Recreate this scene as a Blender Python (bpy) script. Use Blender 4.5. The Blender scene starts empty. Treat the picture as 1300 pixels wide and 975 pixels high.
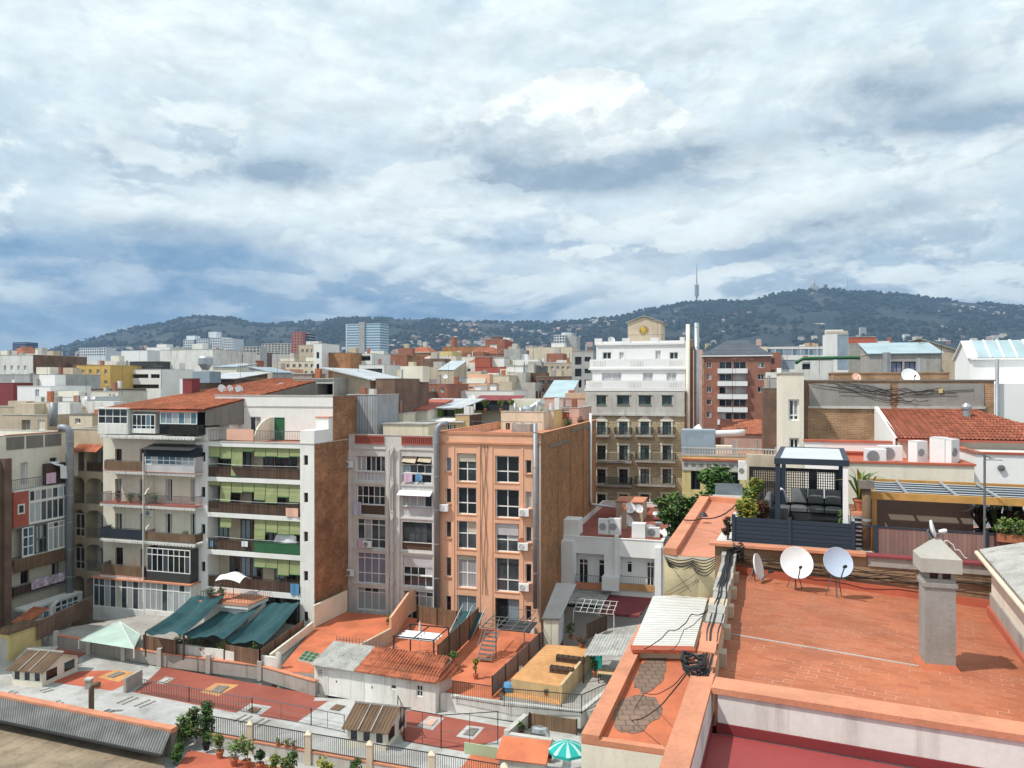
import bpy,math,random
from mathutils import Vector,Matrix
R=math.radians
rnd=random.Random(7)
sc=bpy.context.scene
COL=sc.collection
# camera
F,H,CX,CY=980.0,27.0,650.0,487.5
cam=bpy.data.objects.new('camera',bpy.data.cameras.new('camera'))
COL.objects.link(cam);sc.camera=cam
cam.location=(0,0,H);cam.rotation_euler=(R(90),0,0)
cam.data.sensor_width=36;cam.data.lens=36*F/1300
cam.data.clip_start=0.1;cam.data.clip_end=30000
# light
SUN_EL,SUN_DIR=56.0,21.0
sl=bpy.data.lights.new('sun','SUN');sl.energy=3.4;sl.angle=R(0.5);sl.color=(1,.955,.88)
sun=bpy.data.objects.new('sun',sl);COL.objects.link(sun)
_d=Vector((math.cos(R(SUN_EL))*math.cos(R(SUN_DIR)),math.cos(R(SUN_EL))*math.sin(R(SUN_DIR)),-math.sin(R(SUN_EL))))
sun.rotation_euler=_d.to_track_quat('-Z','Y').to_euler()
sun.location=(0,0,200)
sc.view_settings.view_transform='Standard';sc.view_settings.look='None'
sc.view_settings.exposure=0.31;sc.view_settings.gamma=1.0;sc.view_settings.use_curve_mapping=False
try:
 cy=sc.cycles
 cy.max_bounces=6;cy.diffuse_bounces=3;cy.glossy_bounces=2;cy.transmission_bounces=3
 cy.volume_bounces=0;cy.transparent_max_bounces=6;cy.use_denoising=True
 cy.sample_clamp_indirect=4;cy.caustics_reflective=False;cy.caustics_refractive=False
except Exception as e:
 print(e)
 # node helper
class N:
 def __init__(s,nt):s.nt=nt;s.L=nt.links
 def n(s,t,**kw):
  o=s.nt.nodes.new(t)
  for k,v in kw.items():setattr(o,k,v)
  return o
 def put(s,sock,v):
  if isinstance(v,bpy.types.NodeSocket):s.L.new(v,sock)
  else:
   if hasattr(sock.default_value,'__len__')and not hasattr(v,'__len__'):v=(v,)*len(sock.default_value)
   if hasattr(sock.default_value,'__len__')and len(sock.default_value)==4 and len(v)==3:v=(*v,1)
   sock.default_value=v
 def math(s,op,a,b=0.0,c=None,clamp=False):
  o=s.n('ShaderNodeMath',operation=op,use_clamp=clamp)
  s.put(o.inputs[0],a);s.put(o.inputs[1],b)
  if c is not None:s.put(o.inputs[2],c)
  return o.outputs[0]
 def vec(s,op,a,b=(0,0,0)):
  o=s.n('ShaderNodeVectorMath',operation=op);s.put(o.inputs[0],a);s.put(o.inputs[1],b)
  return o.outputs['Value']if op in('DOT_PRODUCT','LENGTH')else o.outputs[0]
 def mix(s,f,a,b,blend='MIX'):
  o=s.n('ShaderNodeMix',data_type='RGBA',blend_type=blend)
  s.put(o.inputs[0],f);s.put(o.inputs[6],a);s.put(o.inputs[7],b)
  return o.outputs[2]
 def rng(s,v,a,b,c=0.0,d=1.0,smooth=True):
  o=s.n('ShaderNodeMapRange',interpolation_type='SMOOTHSTEP' if smooth else 'LINEAR')
  s.put(o.inputs[0],v)
  for i,x in enumerate((a,b,c,d)):s.put(o.inputs[i+1],x)
  return o.outputs[0]
 def noise(s,v,scale,detail=4,rough=.55,dist=0.0):
  o=s.n('ShaderNodeTexNoise');s.put(o.inputs['Vector'],v)
  o.inputs['Scale'].default_value=scale;o.inputs['Detail'].default_value=detail
  o.inputs['Roughness'].default_value=rough;o.inputs['Distortion'].default_value=dist
  return o.outputs[0]
 def comb(s,x,y,z):
  o=s.n('ShaderNodeCombineXYZ');s.put(o.inputs[0],x);s.put(o.inputs[1],y);s.put(o.inputs[2],z);return o.outputs[0]
 def sep(s,v):
  o=s.n('ShaderNodeSeparateXYZ');s.put(o.inputs[0],v);return o.outputs
  # sky: Nishita behind a broken cloud cover
world=bpy.data.worlds.new('World');sc.world=world;world.use_nodes=True
def build_sky():
 nt=world.node_tree;nt.nodes.clear();w=N(nt)
 out=w.n('ShaderNodeOutputWorld');bg=w.n('ShaderNodeBackground')
 w.L.new(bg.outputs[0],out.inputs[0]);bg.inputs[1].default_value=0.1
 world.cycles.sampling_method='MANUAL';world.cycles.sample_map_resolution=512
 sky=w.n('ShaderNodeTexSky',sky_type='NISHITA');sky.sun_disc=False
 sky.sun_elevation=R(SUN_EL);sky.sun_rotation=R(90-(SUN_DIR+180));sky.altitude=60
 sky.air_density=1.0;sky.dust_density=1.2;sky.ozone_density=1.5
 tc=w.n('ShaderNodeTexCoord');dirv=tc.outputs['Generated']
 x,y,z=w.sep(dirv)
 az=w.math('ARCTAN2',x,y);el=w.math('ARCSINE',z)
 den=w.math('ADD',w.math('MAXIMUM',z,0.0),.16)
 pl=w.comb(w.math('DIVIDE',x,den),w.math('DIVIDE',y,den),0)
 sq0=w.comb(w.math('MULTIPLY',az,.75),w.math('MULTIPLY',w.math('POWER',w.math('MAXIMUM',el,.001),.8),2.0),0)
 big=w.noise(w.vec('ADD',sq0,(7.3,2.1,0)),2.6,9,.58,.3)
 aev=w.comb(az,w.math('MULTIPLY',el,1.9),0)
 sq=w.comb(az,w.math('MULTIPLY',w.math('POWER',w.math('MAXIMUM',el,.001),.8),2.0),0)
 fine=w.noise(w.vec('ADD',sq,(1.3,9.1,4)),6.0,11,.6,.25)
 finb=w.noise(w.vec('ADD',sq,(1.298,9.145,4)),6.0,11,.6,.25)
 lump=w.rng(w.math('SUBTRACT',fine,finb),-.055,.075)
 an=w.noise(aev,9.0,10,.62)
 def jitter(f):return w.math('ADD',w.math('MULTIPLY',w.math('SUBTRACT',w.noise(aev,f,8,.62),.5),1.3),w.math('MULTIPLY',w.math('SUBTRACT',w.noise(w.vec('ADD',aev,(3,5,1)),f*3.3,6,.65),.5),.7))
 jl,jh=jitter(8.0),jitter(26.0)
 lit=w.vec('ADD',aev,(-.012,.022,0))
 rel=w.math('SUBTRACT',w.noise(aev,13.0,8,.6),w.noise(lit,13.0,8,.6))
 rel2=w.math('SUBTRACT',w.noise(aev,34.0,6,.6),w.noise(w.vec('ADD',aev,(-.005,.009,0)),34.0,6,.6))
 relief=w.math('ADD',1.0,w.math('ADD',w.math('MULTIPLY',rel,.42),w.math('MULTIPLY',rel2,.10)))
 ae=w.comb(az,el,0)
 def blob(px,py,rx,ry,k=1.0,j=1.6,jt=None):
  a=math.atan2(px-CX,F);e=math.atan2((CY-py)*math.cos(a),F)
  v=w.vec('MULTIPLY',w.vec('SUBTRACT',ae,(a,e,0)),(F/rx,F/ry,0))
  d=w.vec('DOT_PRODUCT',v,v)
  d=w.math('ADD',d,w.math('MULTIPLY',jt or(jh if rx<75 else jl),j))
  return w.math('MULTIPLY',w.math('POWER',2.718,w.math('MULTIPLY',d,-1)),k)
 def total(lst):
  t=lst[0]
  for q in lst[1:]:t=w.math('ADD',t,q)
  return t
 K=10.2
 def c(r,g,b):return(r*K*.98,g*K*1.015,b*K*.965)
 veil=w.rng(w.math('ADD',big,w.math('MULTIPLY',w.rng(el,.02,.30),.30)),.36,.70)
 clear=w.mix(.55,sky.outputs[0],c(.25,.40,.62))
 veilc=w.mix(w.rng(w.math('ADD',w.math('MULTIPLY',an,.6),w.math('MULTIPLY',fine,.4)),.38,.60),c(.47,.58,.70),c(.76,.82,.87))
 colr=w.mix(veil,clear,veilc)
 low=w.rng(w.math('ADD',fine,w.math('MULTIPLY',w.rng(el,.33,.05),.10)),.505,.545)
 lowc=w.mix(lump,c(.37,.46,.58),c(.87,.90,.92))
 lowf=w.math('MULTIPLY',low,w.math('MULTIPLY',w.rng(el,.03,.10),w.rng(el,.52,.26)))
 colr=w.mix(w.math('MULTIPLY',lowf,.88),colr,lowc)
 br=total([blob(560,262,190,42,.8),blob(150,60,260,80,.55),blob(500,120,220,60,.45),blob(1060,110,260,80,.5),blob(700,30,320,50,.4),blob(330,262,150,30,.6),blob(110,262,100,20,.6),blob(960,275,150,40,.6),blob(60,372,130,13,.5),blob(1200,235,170,40,.55),blob(780,352,130,26,.6),blob(520,330,170,22,.55),blob(380,320,130,16,.35)])
 colr=w.mix(w.math('MINIMUM',br,.72),colr,c(.84,.88,.915))
 band=total([blob(230,345,200,34,.5,.9),blob(230,410,190,24,.9,.7),blob(40,418,150,22,.75,.9),blob(240,385,150,24,.95,.9),blob(330,372,120,22,.7,1),blob(480,392,170,15,.8,.9),blob(640,398,170,12,.7,.9),blob(250,318,130,20,.75,1.4),blob(80,345,110,14,.6,1.4),blob(15,310,50,14,.6,1.4),blob(1010,325,110,18,.5),blob(800,310,150,12,.45),blob(500,350,60,10,.45),blob(880,392,220,12,.35,.9),blob(640,300,60,20,.4)])
 colr=w.mix(w.math('MULTIPLY',w.math('MINIMUM',band,1.0),w.rng(w.math('ADD',w.math('MULTIPLY',fine,.5),w.math('MULTIPLY',an,.5)),.60,.40,.45,.95)),colr,c(.16,.285,.47))
 colr=w.mix(w.math('MULTIPLY',w.rng(el,.085,.02),.6),colr,c(.27,.39,.56))
 pf=total([blob(925,300,46,17,1.0,2.0),blob(865,308,36,13,.9,2.0),blob(945,342,24,8,1.0,2),blob(880,358,40,8,.9,2),blob(740,320,70,14,.7,2),blob(1015,258,55,18,.8,2),blob(1140,78,40,20,.8,2),blob(140,272,42,12,.8,2),blob(560,270,60,12,.6,2),blob(920,345,60,8,.5,2)])
 colr=w.mix(w.rng(pf,.32,.62,0,.92),colr,c(.86,.89,.91))
 cu=total([blob(745,128,75,42,1.0,1.5,jh),blob(665,160,60,30,1.0,1.5,jh),blob(800,182,120,40,.95,1.3,jh),blob(690,205,100,34,.9,1.6,jh)])
 cum=w.rng(cu,.38,.44)
 shade=w.rng(w.math('ADD',el,w.math('MULTIPLY',w.math('SUBTRACT',an,.5),.26)),.245,.36)
 cuc=w.mix(w.math('MULTIPLY',w.math('ADD',w.math('MULTIPLY',shade,.75),w.math('MULTIPLY',w.rng(lump,.1,.9),.38)),w.rng(rel,-.16,.05,.85,1.0)),c(.45,.52,.61),c(.93,.945,.955))
 colr=w.mix(cum,colr,cuc)
 dk=total([blob(600,60,160,30,.16),blob(330,130,160,26,.2),blob(180,190,180,24,.22),blob(560,190,100,26,.25),blob(950,180,120,26,.25),blob(860,60,130,24,.15),blob(760,226,135,20,1.1,1.4),blob(865,195,60,14,.7,1.5),blob(640,208,50,16,.5,1.5),blob(1140,115,80,36,.85,1.6),blob(1270,152,60,20,.6,1.6),blob(370,222,62,17,.9,1.4),blob(345,215,30,10,.5,1.4),blob(1050,285,70,12,.6,1.4),blob(1160,258,80,16,.55,1.4),blob(990,316,70,12,.55,1.4),blob(200,290,100,14,.55,1.5),blob(1180,160,120,14,.5,1.4)])
 colr=w.mix(w.math('MINIMUM',dk,.9),colr,c(.28,.36,.47))
 colr=w.mix(1.0,colr,relief,'MULTIPLY')
 colr=w.mix(w.rng(el,-.06,-.01),c(.28,.30,.32),colr)
 w.L.new(colr,bg.inputs[0])
build_sky()
# materials
MATS={}
def mat(name,col,rough=.85,var=.12,scale=.5,fine=.06,fscale=14,streak=0.0,dirt=(.12,.10,.085),bump=0.0,bscale=30,metal=0.0,spec=.4,pat=None,**k):
 if name in MATS:return MATS[name]
 m=bpy.data.materials.new(name);m.use_nodes=True;MATS[name]=m
 nt=m.node_tree;w=N(nt);b=nt.nodes['Principled BSDF']
 b.inputs['Roughness'].default_value=rough;b.inputs['Metallic'].default_value=metal
 b.inputs['Specular IOR Level'].default_value=spec
 tc=w.n('ShaderNodeTexCoord');oi=w.n('ShaderNodeObjectInfo')
 raw=tc.outputs['Object']
 co=w.vec('ADD',raw,w.comb(w.math('MULTIPLY',oi.outputs['Random'],91.0),w.math('MULTIPLY',oi.outputs['Random'],37.0),0))
 base=col;bh=None
 if pat:base,bh=pat(w,raw,co,col,k)
 n1=w.noise(co,scale,5,.6)
 c1=w.mix(1.0,base,w.mix(w.rng(n1,.3,.7),(1-var,)*3,(1+var,)*3),'MULTIPLY')
 n2=w.noise(co,fscale,3,.6)
 c1=w.mix(1.0,c1,w.mix(n2,(1-fine*2,)*3,(1+fine*2,)*3),'MULTIPLY')
 if streak>0:
  s1=w.noise(w.vec('MULTIPLY',co,(2.4,2.4,.16)),1.0,6,.65)
  s2=w.noise(co,.9,5,.6)
  c1=w.mix(w.math('MULTIPLY',w.rng(s1,.48,.75),streak),c1,dirt)
  c1=w.mix(w.math('MULTIPLY',w.rng(s2,.56,.78),streak*.8),c1,dirt)
 w.put(b.inputs['Base Color'],c1)
 hs=None
 if bump>0:hs=w.math('MULTIPLY',w.noise(co,bscale,4,.6),bump)
 if bh is not None:hs=bh if hs is None else w.math('ADD',hs,bh)
 if hs is not None:
  bp=w.n('ShaderNodeBump');bp.inputs['Strength'].default_value=.8;bp.inputs['Distance'].default_value=.03
  w.L.new(hs,bp.inputs['Height']);w.L.new(bp.outputs[0],b.inputs['Normal'])
 return m
def pat_brick(w,raw,co,col,k):
 x,y,z=w.sep(raw)
 v=w.comb(w.math('ADD',x,y),z,0)if not k.get('flat')else raw
 t=w.n('ShaderNodeTexBrick');w.put(t.inputs['Vector'],v)
 t.inputs['Scale'].default_value=k.get('bs',1.0);w.put(t.inputs['Color1'],col);w.put(t.inputs['Color2'],k.get('col2',tuple(q*.72 for q in col)))
 w.put(t.inputs['Mortar'],k.get('mortar',(.32,.28,.24)))
 t.inputs['Mortar Size'].default_value=k.get('ms',.012);t.inputs['Brick Width'].default_value=k.get('bw',.29);t.inputs['Row Height'].default_value=k.get('bh',.075)
 t.inputs['Bias'].default_value=k.get('bias',-.1);t.inputs['Mortar Smooth'].default_value=.2
 t.offset=k.get('off',.5)
 c0=t.outputs[0]
 if k.get('mfade'):c0=w.mix(w.math('MULTIPLY',t.outputs['Fac'],w.rng(w.noise(co,1.6,6,.7),.68,.44,.35,1)),c0,tuple(q*.85 for q in col))
 if k.get('blotch'):
  c0=w.mix(w.math('MULTIPLY',w.rng(w.noise(co,.8,6,.65),.45,.7),.6),c0,k['blotch'])
 return c0,w.math('MULTIPLY',t.outputs['Fac'],-k.get('mb',.3))
def pat_rows(w,raw,co,col,k):
 x,y,z=w.sep(raw);p=k.get('pitch',.22);q=k.get('course',.38)
 u=w.math('SINE',w.math('MULTIPLY',x if not k.get('swap')else y,2*math.pi/p))
 yy=w.math('DIVIDE',y if not k.get('swap')else x,q)
 f=w.math('FRACT',yy)
 cell=w.n('ShaderNodeTexWhiteNoise',noise_dimensions='2D')
 w.put(cell.inputs['Vector'],w.comb(w.math('FLOOR',w.math('DIVIDE',x if not k.get('swap')else y,p)),w.math('FLOOR',yy),0))
 c0=w.mix(cell.outputs[0],tuple(a*.72 for a in col),tuple(a*1.25 for a in col))
 c0=w.mix(w.rng(f,.10,.0),c0,tuple(a*.45 for a in col))
 c0=w.mix(w.math('MULTIPLY',w.rng(w.noise(co,.7,6,.65),.5,.72),.55),c0,k.get('moss',(.12,.075,.05)))
 return c0,w.math('ADD',w.math('MULTIPLY',u,.9),w.math('MULTIPLY',f,-.5))
def pat_lines(w,raw,co,col,k):
 x,y,z=w.sep(raw);a={'x':x,'y':y,'z':z,'xy':w.math('ADD',x,y)}[k.get('ax','x')]
 p=k.get('pitch',.1);f=w.math('FRACT',w.math('DIVIDE',a,p))
 wn=w.n('ShaderNodeTexWhiteNoise',noise_dimensions='1D');w.put(wn.inputs['W'],w.math('FLOOR',w.math('DIVIDE',a,p)))
 c0=w.mix(wn.outputs[0],tuple(q*(1-k.get('bv',.15))for q in col),tuple(q*(1+k.get('bv',.15))for q in col))
 g=k.get('gap',.12)
 c0=w.mix(w.rng(f,g,g*.4),c0,k.get('gapc',tuple(q*.35 for q in col)))
 return c0,w.math('MULTIPLY',w.rng(f,0,g),k.get('gb',.5))
def pat_patch(w,raw,co,col,k):
 n=w.noise(co,k.get('ps',.35),8,.65)
 return w.mix(w.rng(n,k.get('p0',.5),k.get('p1',.6)),col,k.get('col2',(.3,.25,.2))),None
def pat_curtain(w,raw,co,col,k):
 x,y,z=w.sep(co)
 s=w.math('SINE',w.math('MULTIPLY',w.math('ADD',x,y),k.get('cf',38)))
 return w.mix(w.rng(s,-1,1),tuple(q*.6 for q in col),col),None
mat('concrete',(.36,.34,.31),streak=.5,bump=.2)
mat('concrete_dark',(.20,.185,.165),streak=.6,bump=.2)
mat('concrete_pale',(.50,.48,.44),streak=.35,bump=.15)
mat('white',(.78,.77,.74),streak=.16,var=.05,dirt=(.35,.32,.28))
mat('white_clean',(.82,.81,.80),streak=.06,var=.03,dirt=(.4,.38,.36))
mat('white_worn',(.70,.69,.655),streak=.6,var=.08,dirt=(.30,.27,.23))
mat('cream',(.68,.60,.46),streak=.25,var=.08,dirt=(.30,.25,.18))
mat('cream_pale',(.74,.69,.58),streak=.22,var=.07,dirt=(.34,.29,.22))
mat('beige',(.52,.43,.32),streak=.3,var=.1,dirt=(.2,.16,.12))
mat('tan',(.55,.40,.22),streak=.2)
mat('yellow_ochre',(.62,.40,.12),streak=.2,var=.08,dirt=(.3,.2,.1))
mat('yellow_pale',(.66,.53,.24),streak=.2)
mat('salmon',(.76,.43,.28),streak=.2,var=.08,dirt=(.42,.20,.12))
mat('salmon_dark',(.60,.28,.16),streak=.25,var=.08,dirt=(.3,.14,.08))
mat('pink',(.62,.40,.33),streak=.25,dirt=(.35,.2,.16))
mat('lilac_grey',(.60,.575,.55),streak=.35,var=.07,dirt=(.28,.25,.24))
mat('grey',(.40,.40,.39),streak=.3)
mat('grey_blue',(.30,.36,.42),streak=.2)
mat('red_wall',(.42,.11,.075),streak=.2)
mat('maroon',(.22,.045,.05),streak=.15)
mat('brick',(.43,.19,.075),pat=pat_brick,var=.2,scale=.35,bw=.5,bh=.17,fine=.16,fscale=4,col2=(.27,.115,.05),mortar=(.36,.24,.14),blotch=(.26,.12,.055),streak=.2,dirt=(.16,.09,.055))
mat('brick_old',(.35,.155,.07),pat=pat_brick,bw=.5,bh=.17,fine=.16,fscale=4,var=.25,scale=.4,streak=.35,dirt=(.14,.08,.05),col2=(.22,.095,.045),mortar=(.32,.22,.14),blotch=(.40,.22,.11))
mat('brick_orange',(.50,.20,.07),pat=pat_brick,var=.2,scale=.5,col2=(.38,.15,.06),mortar=(.35,.25,.16),blotch=(.3,.12,.05))
mat('brick_red',(.38,.12,.07),pat=pat_brick,var=.15,scale=.5,col2=(.30,.09,.055),mortar=(.3,.2,.15))
mat('brick_rough',(.40,.21,.10),pat=pat_brick,var=.25,scale=1.2,bs=1.0,bw=.3,bh=.085,ms=.016,col2=(.30,.14,.07),mortar=(.40,.31,.22),blotch=(.24,.12,.07),bump=.3,mb=.8)
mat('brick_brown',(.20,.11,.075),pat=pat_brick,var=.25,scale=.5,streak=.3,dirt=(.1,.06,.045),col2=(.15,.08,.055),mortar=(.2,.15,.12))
mat('stone_coursed',(.50,.40,.26),pat=pat_brick,bw=.75,bh=.34,ms=.02,col2=(.44,.35,.23),mortar=(.28,.22,.15),streak=.2,dirt=(.25,.19,.12),mb=.6)
mat('roof_tile',(.38,.118,.058),pat=pat_rows,var=.2,scale=.3,pitch=.24,course=.40)
mat('roof_tile_new',(.32,.10,.058),pat=pat_rows,var=.08,scale=.3,pitch=.26,course=.36,moss=(.32,.085,.045))
mat('roof_tile_swap',(.42,.125,.055),pat=pat_rows,var=.2,scale=.3,pitch=.24,course=.40,swap=True)
mat('roof_tile_old',(.30,.105,.06),pat=pat_rows,var=.25,scale=.3,pitch=.24,course=.40)
mat('roof_slate',(.085,.10,.125),pat=pat_lines,ax='y',pitch=.4)
mat('terracotta_deck',(.44,.143,.068),pat=pat_brick,flat=True,bw=.34,bh=.17,ms=.010,col2=(.35,.108,.052),mortar=(.66,.42,.29),var=.16,scale=.3,mb=.15,bias=0.0,blotch=(.40,.15,.085),rough=.8,mfade=1,streak=.22,dirt=(.22,.10,.065))
mat('terracotta_fade',(.55,.21,.125),pat=pat_brick,flat=True,bw=.30,bh=.15,ms=.006,col2=(.48,.175,.10),mortar=(.6,.36,.26),var=.12,scale=.3,mb=.15)
mat('coping',(.57,.24,.14),var=.14,scale=.9,streak=.35,dirt=(.36,.17,.11),bump=.35,fine=.1)
mat('red_coat',(.44,.115,.065),var=.2,scale=.4,streak=.12,dirt=(.3,.09,.05))
mat('orange_coat',(.52,.155,.075),var=.2,scale=.5,streak=.25,dirt=(.42,.13,.06))
mat('maroon_deck',(.29,.08,.055),var=.16,scale=.3,streak=.1,dirt=(.36,.12,.09))
mat('ox_floor',(.28,.05,.05),var=.07,scale=.3,rough=.6)
mat('ox_skirt',(.21,.033,.035),var=.07,scale=.4,rough=.6)
mat('roof_grey',(.43,.43,.42),pat=pat_patch,col2=(.34,.335,.32),ps=.3,var=.12,scale=.35,streak=.4,dirt=(.24,.22,.20),fine=.08)
mat('roof_brown',(.27,.21,.145),pat=pat_lines,ax='x',pitch=1.1,gap=.03,bv=.08,var=.25,scale=.5,streak=.6,dirt=(.12,.095,.07),fine=.12)
mat('tan_deck',(.60,.31,.125),pat=pat_brick,flat=True,bw=.25,bh=.25,ms=.012,col2=(.50,.25,.10),mortar=(.5,.28,.12),var=.14,scale=.5)
mat('sheet_white',(.70,.69,.66),var=.08,streak=.2,dirt=(.42,.36,.3),rough=.5,scale=.6)
mat('sheet_cement',(.40,.395,.37),var=.2,scale=.9,streak=.6,dirt=(.13,.12,.105),fine=.1)
mat('sheet_lean',(.20,.20,.195),var=.2,scale=.8,streak=.4,dirt=(.09,.085,.08))
mat('sheet_brown',(.15,.095,.058),var=.2,scale=.8,streak=.3,dirt=(.10,.065,.045))
mat('sheet_zinc',(.48,.50,.52),pat=pat_lines,ax='x',pitch=.55,gap=.08,bv=.06,rough=.45,streak=.2,dirt=(.3,.28,.26))
mat('sheet_wall',(.34,.36,.38),pat=pat_lines,ax='x',pitch=.28,gap=.25,bv=.1,rough=.6,streak=.5,dirt=(.2,.15,.11))
mat('zinc',(.42,.44,.46),metal=.55,rough=.42,var=.12,streak=.15,dirt=(.22,.22,.22))
mat('duct',(.27,.285,.305),metal=.35,rough=.5,var=.12)
mat('steel',(.62,.63,.64),metal=.9,rough=.28,var=.05)
mat('iron',(.035,.035,.038),rough=.6)
mat('iron_grey',(.13,.135,.14),rough=.6)
mat('pvc',(.72,.72,.70),rough=.4,var=.03)
mat('aluminium',(.60,.61,.61),rough=.4,metal=.3,var=.03)
mat('frame_white',(.78,.78,.76),rough=.45,var=.03)
mat('frame_wood',(.10,.055,.035),rough=.6)
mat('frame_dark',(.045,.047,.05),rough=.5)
mat('frame_green',(.03,.12,.05),rough=.6)
mat('anthracite',(.028,.042,.062),rough=.55,var=.08,spec=.3)
mat('anthracite_slats',(.034,.050,.072),pat=pat_lines,ax='z',pitch=.16,gap=.14,bv=.12,gapc=(.012,.016,.024),rough=.5,spec=.4)
mat('glass_dark',(.012,.016,.02),rough=.06,spec=.6,var=.3,scale=.6)
mat('glass_mid',(.05,.062,.072),rough=.07,spec=.6,var=.4,scale=.8)
mat('glass_blue',(.12,.20,.27),rough=.08,spec=.6,var=.2)
mat('glass_lilac',(.20,.205,.27),rough=.15,spec=.6,var=.15)
mat('glass_roof',(.36,.47,.50),rough=.15,spec=.5,var=.12)
mat('glass_frost',(.42,.46,.48),rough=.3,spec=.5,var=.1)
mat('curtain',(.42,.43,.44),pat=pat_curtain,rough=.35,spec=.5)
mat('curtain_blue',(.28,.36,.42),pat=pat_curtain,rough=.3,spec=.5)
mat('shutter',(.60,.58,.60),pat=pat_lines,ax='z',pitch=.06,gap=.25,bv=.02,gb=.3)
mat('shutter_cream',(.58,.54,.44),pat=pat_lines,ax='z',pitch=.06,gap=.25,bv=.02,gb=.3)
mat('blind_green',(.34,.385,.18),pat=pat_lines,ax='z',pitch=.09,gap=.2,bv=.1,rough=.7)
mat('door_green',(.02,.11,.045),rough=.6)
mat('door_blue',(.22,.24,.36),rough=.6)
mat('wood_dark',(.085,.05,.033),pat=pat_lines,ax='xy',pitch=.14,gap=.1,bv=.3,var=.2)
mat('wood_fence',(.16,.095,.06),pat=pat_lines,ax='xy',pitch=.13,gap=.12,bv=.3,var=.2)
mat('wood_honey',(.48,.26,.075),var=.15,scale=2,rough=.6)
mat('reed',(.26,.155,.135),pat=pat_lines,ax='xy',pitch=.11,gap=.06,bv=.14,var=.14,streak=.2,dirt=(.15,.09,.08))
mat('reed_tan',(.38,.24,.11),pat=pat_lines,ax='xy',pitch=.06,gap=.2,bv=.25,var=.15)
mat('straw',(.20,.125,.075),pat=pat_lines,ax='xy',pitch=.05,gap=.2,bv=.25,var=.2)
mat('canvas_navy',(.022,.03,.045),rough=.9)
mat('canvas_green',(.022,.078,.09),rough=.9,var=.18,scale=.9)
mat('canvas_maroon',(.20,.045,.05),rough=.9)
mat('canvas_white',(.72,.73,.75),rough=.9,var=.06)
mat('canvas_sage',(.42,.54,.48),rough=.8,var=.12)
mat('canvas_teal',(.02,.36,.33),rough=.9)
mat('canvas_mint',(.42,.62,.58),rough=.9)
mat('net_tan',(.52,.44,.28),rough=.95,streak=.25,dirt=(.34,.27,.17),var=.12)
mat('sofa',(.115,.12,.128),rough=.95,var=.12,scale=3)
mat('wicker',(.022,.023,.026),rough=.7)
mat('plastic_white',(.80,.80,.80),rough=.4,var=.03)
mat('plastic_black',(.012,.012,.014),rough=.45)
mat('terracotta',(.42,.15,.075),rough=.85,var=.15,scale=3)
mat('soil',(.05,.035,.025))
mat('leaf',(.075,.15,.028),rough=.6,var=.35,scale=2.0,spec=.3)
mat('leaf_dark',(.03,.07,.018),rough=.6,var=.35,scale=2.0,spec=.3)
mat('leaf_yellow',(.30,.27,.03),rough=.6,var=.35,scale=3.0,spec=.3)
mat('leaf_red',(.12,.03,.025),rough=.6,var=.3,scale=3.0,spec=.3)
mat('leaf_pale',(.17,.22,.06),rough=.6,var=.3,scale=3.0,spec=.3)
mat('bark',(.10,.07,.05),var=.2,scale=3)
mat('cloth_lilac',(.50,.48,.62),rough=.9,var=.1)
mat('cloth_pink',(.62,.42,.56),rough=.9,var=.1)
mat('cloth_peach',(.68,.40,.30),rough=.9,var=.12)
mat('cloth_blue',(.10,.26,.44),rough=.9,var=.2)
mat('cloth_mixed',(.48,.38,.46),rough=.9,var=.5,scale=3)
mat('brass',(.60,.38,.05),rough=.4,metal=.4)
mat('ground',(.10,.098,.095),var=.2,scale=.02,rough=.95)
mat('hillside',(.015,.024,.020),var=.3,scale=.004,pat=pat_patch,col2=(.055,.052,.04),ps=.0045,p0=.52,p1=.66,fine=.2,fscale=.03)  # cloud shade over the hills is put into this darkened colour
mat('wood_far',(.009,.016,.013),var=.3,scale=.02)  # both woodland tones darkened in place of cloud shade on the hills
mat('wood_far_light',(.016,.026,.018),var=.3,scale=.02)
mat('far_pane',(.03,.034,.04),rough=.2,spec=.5)
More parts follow.
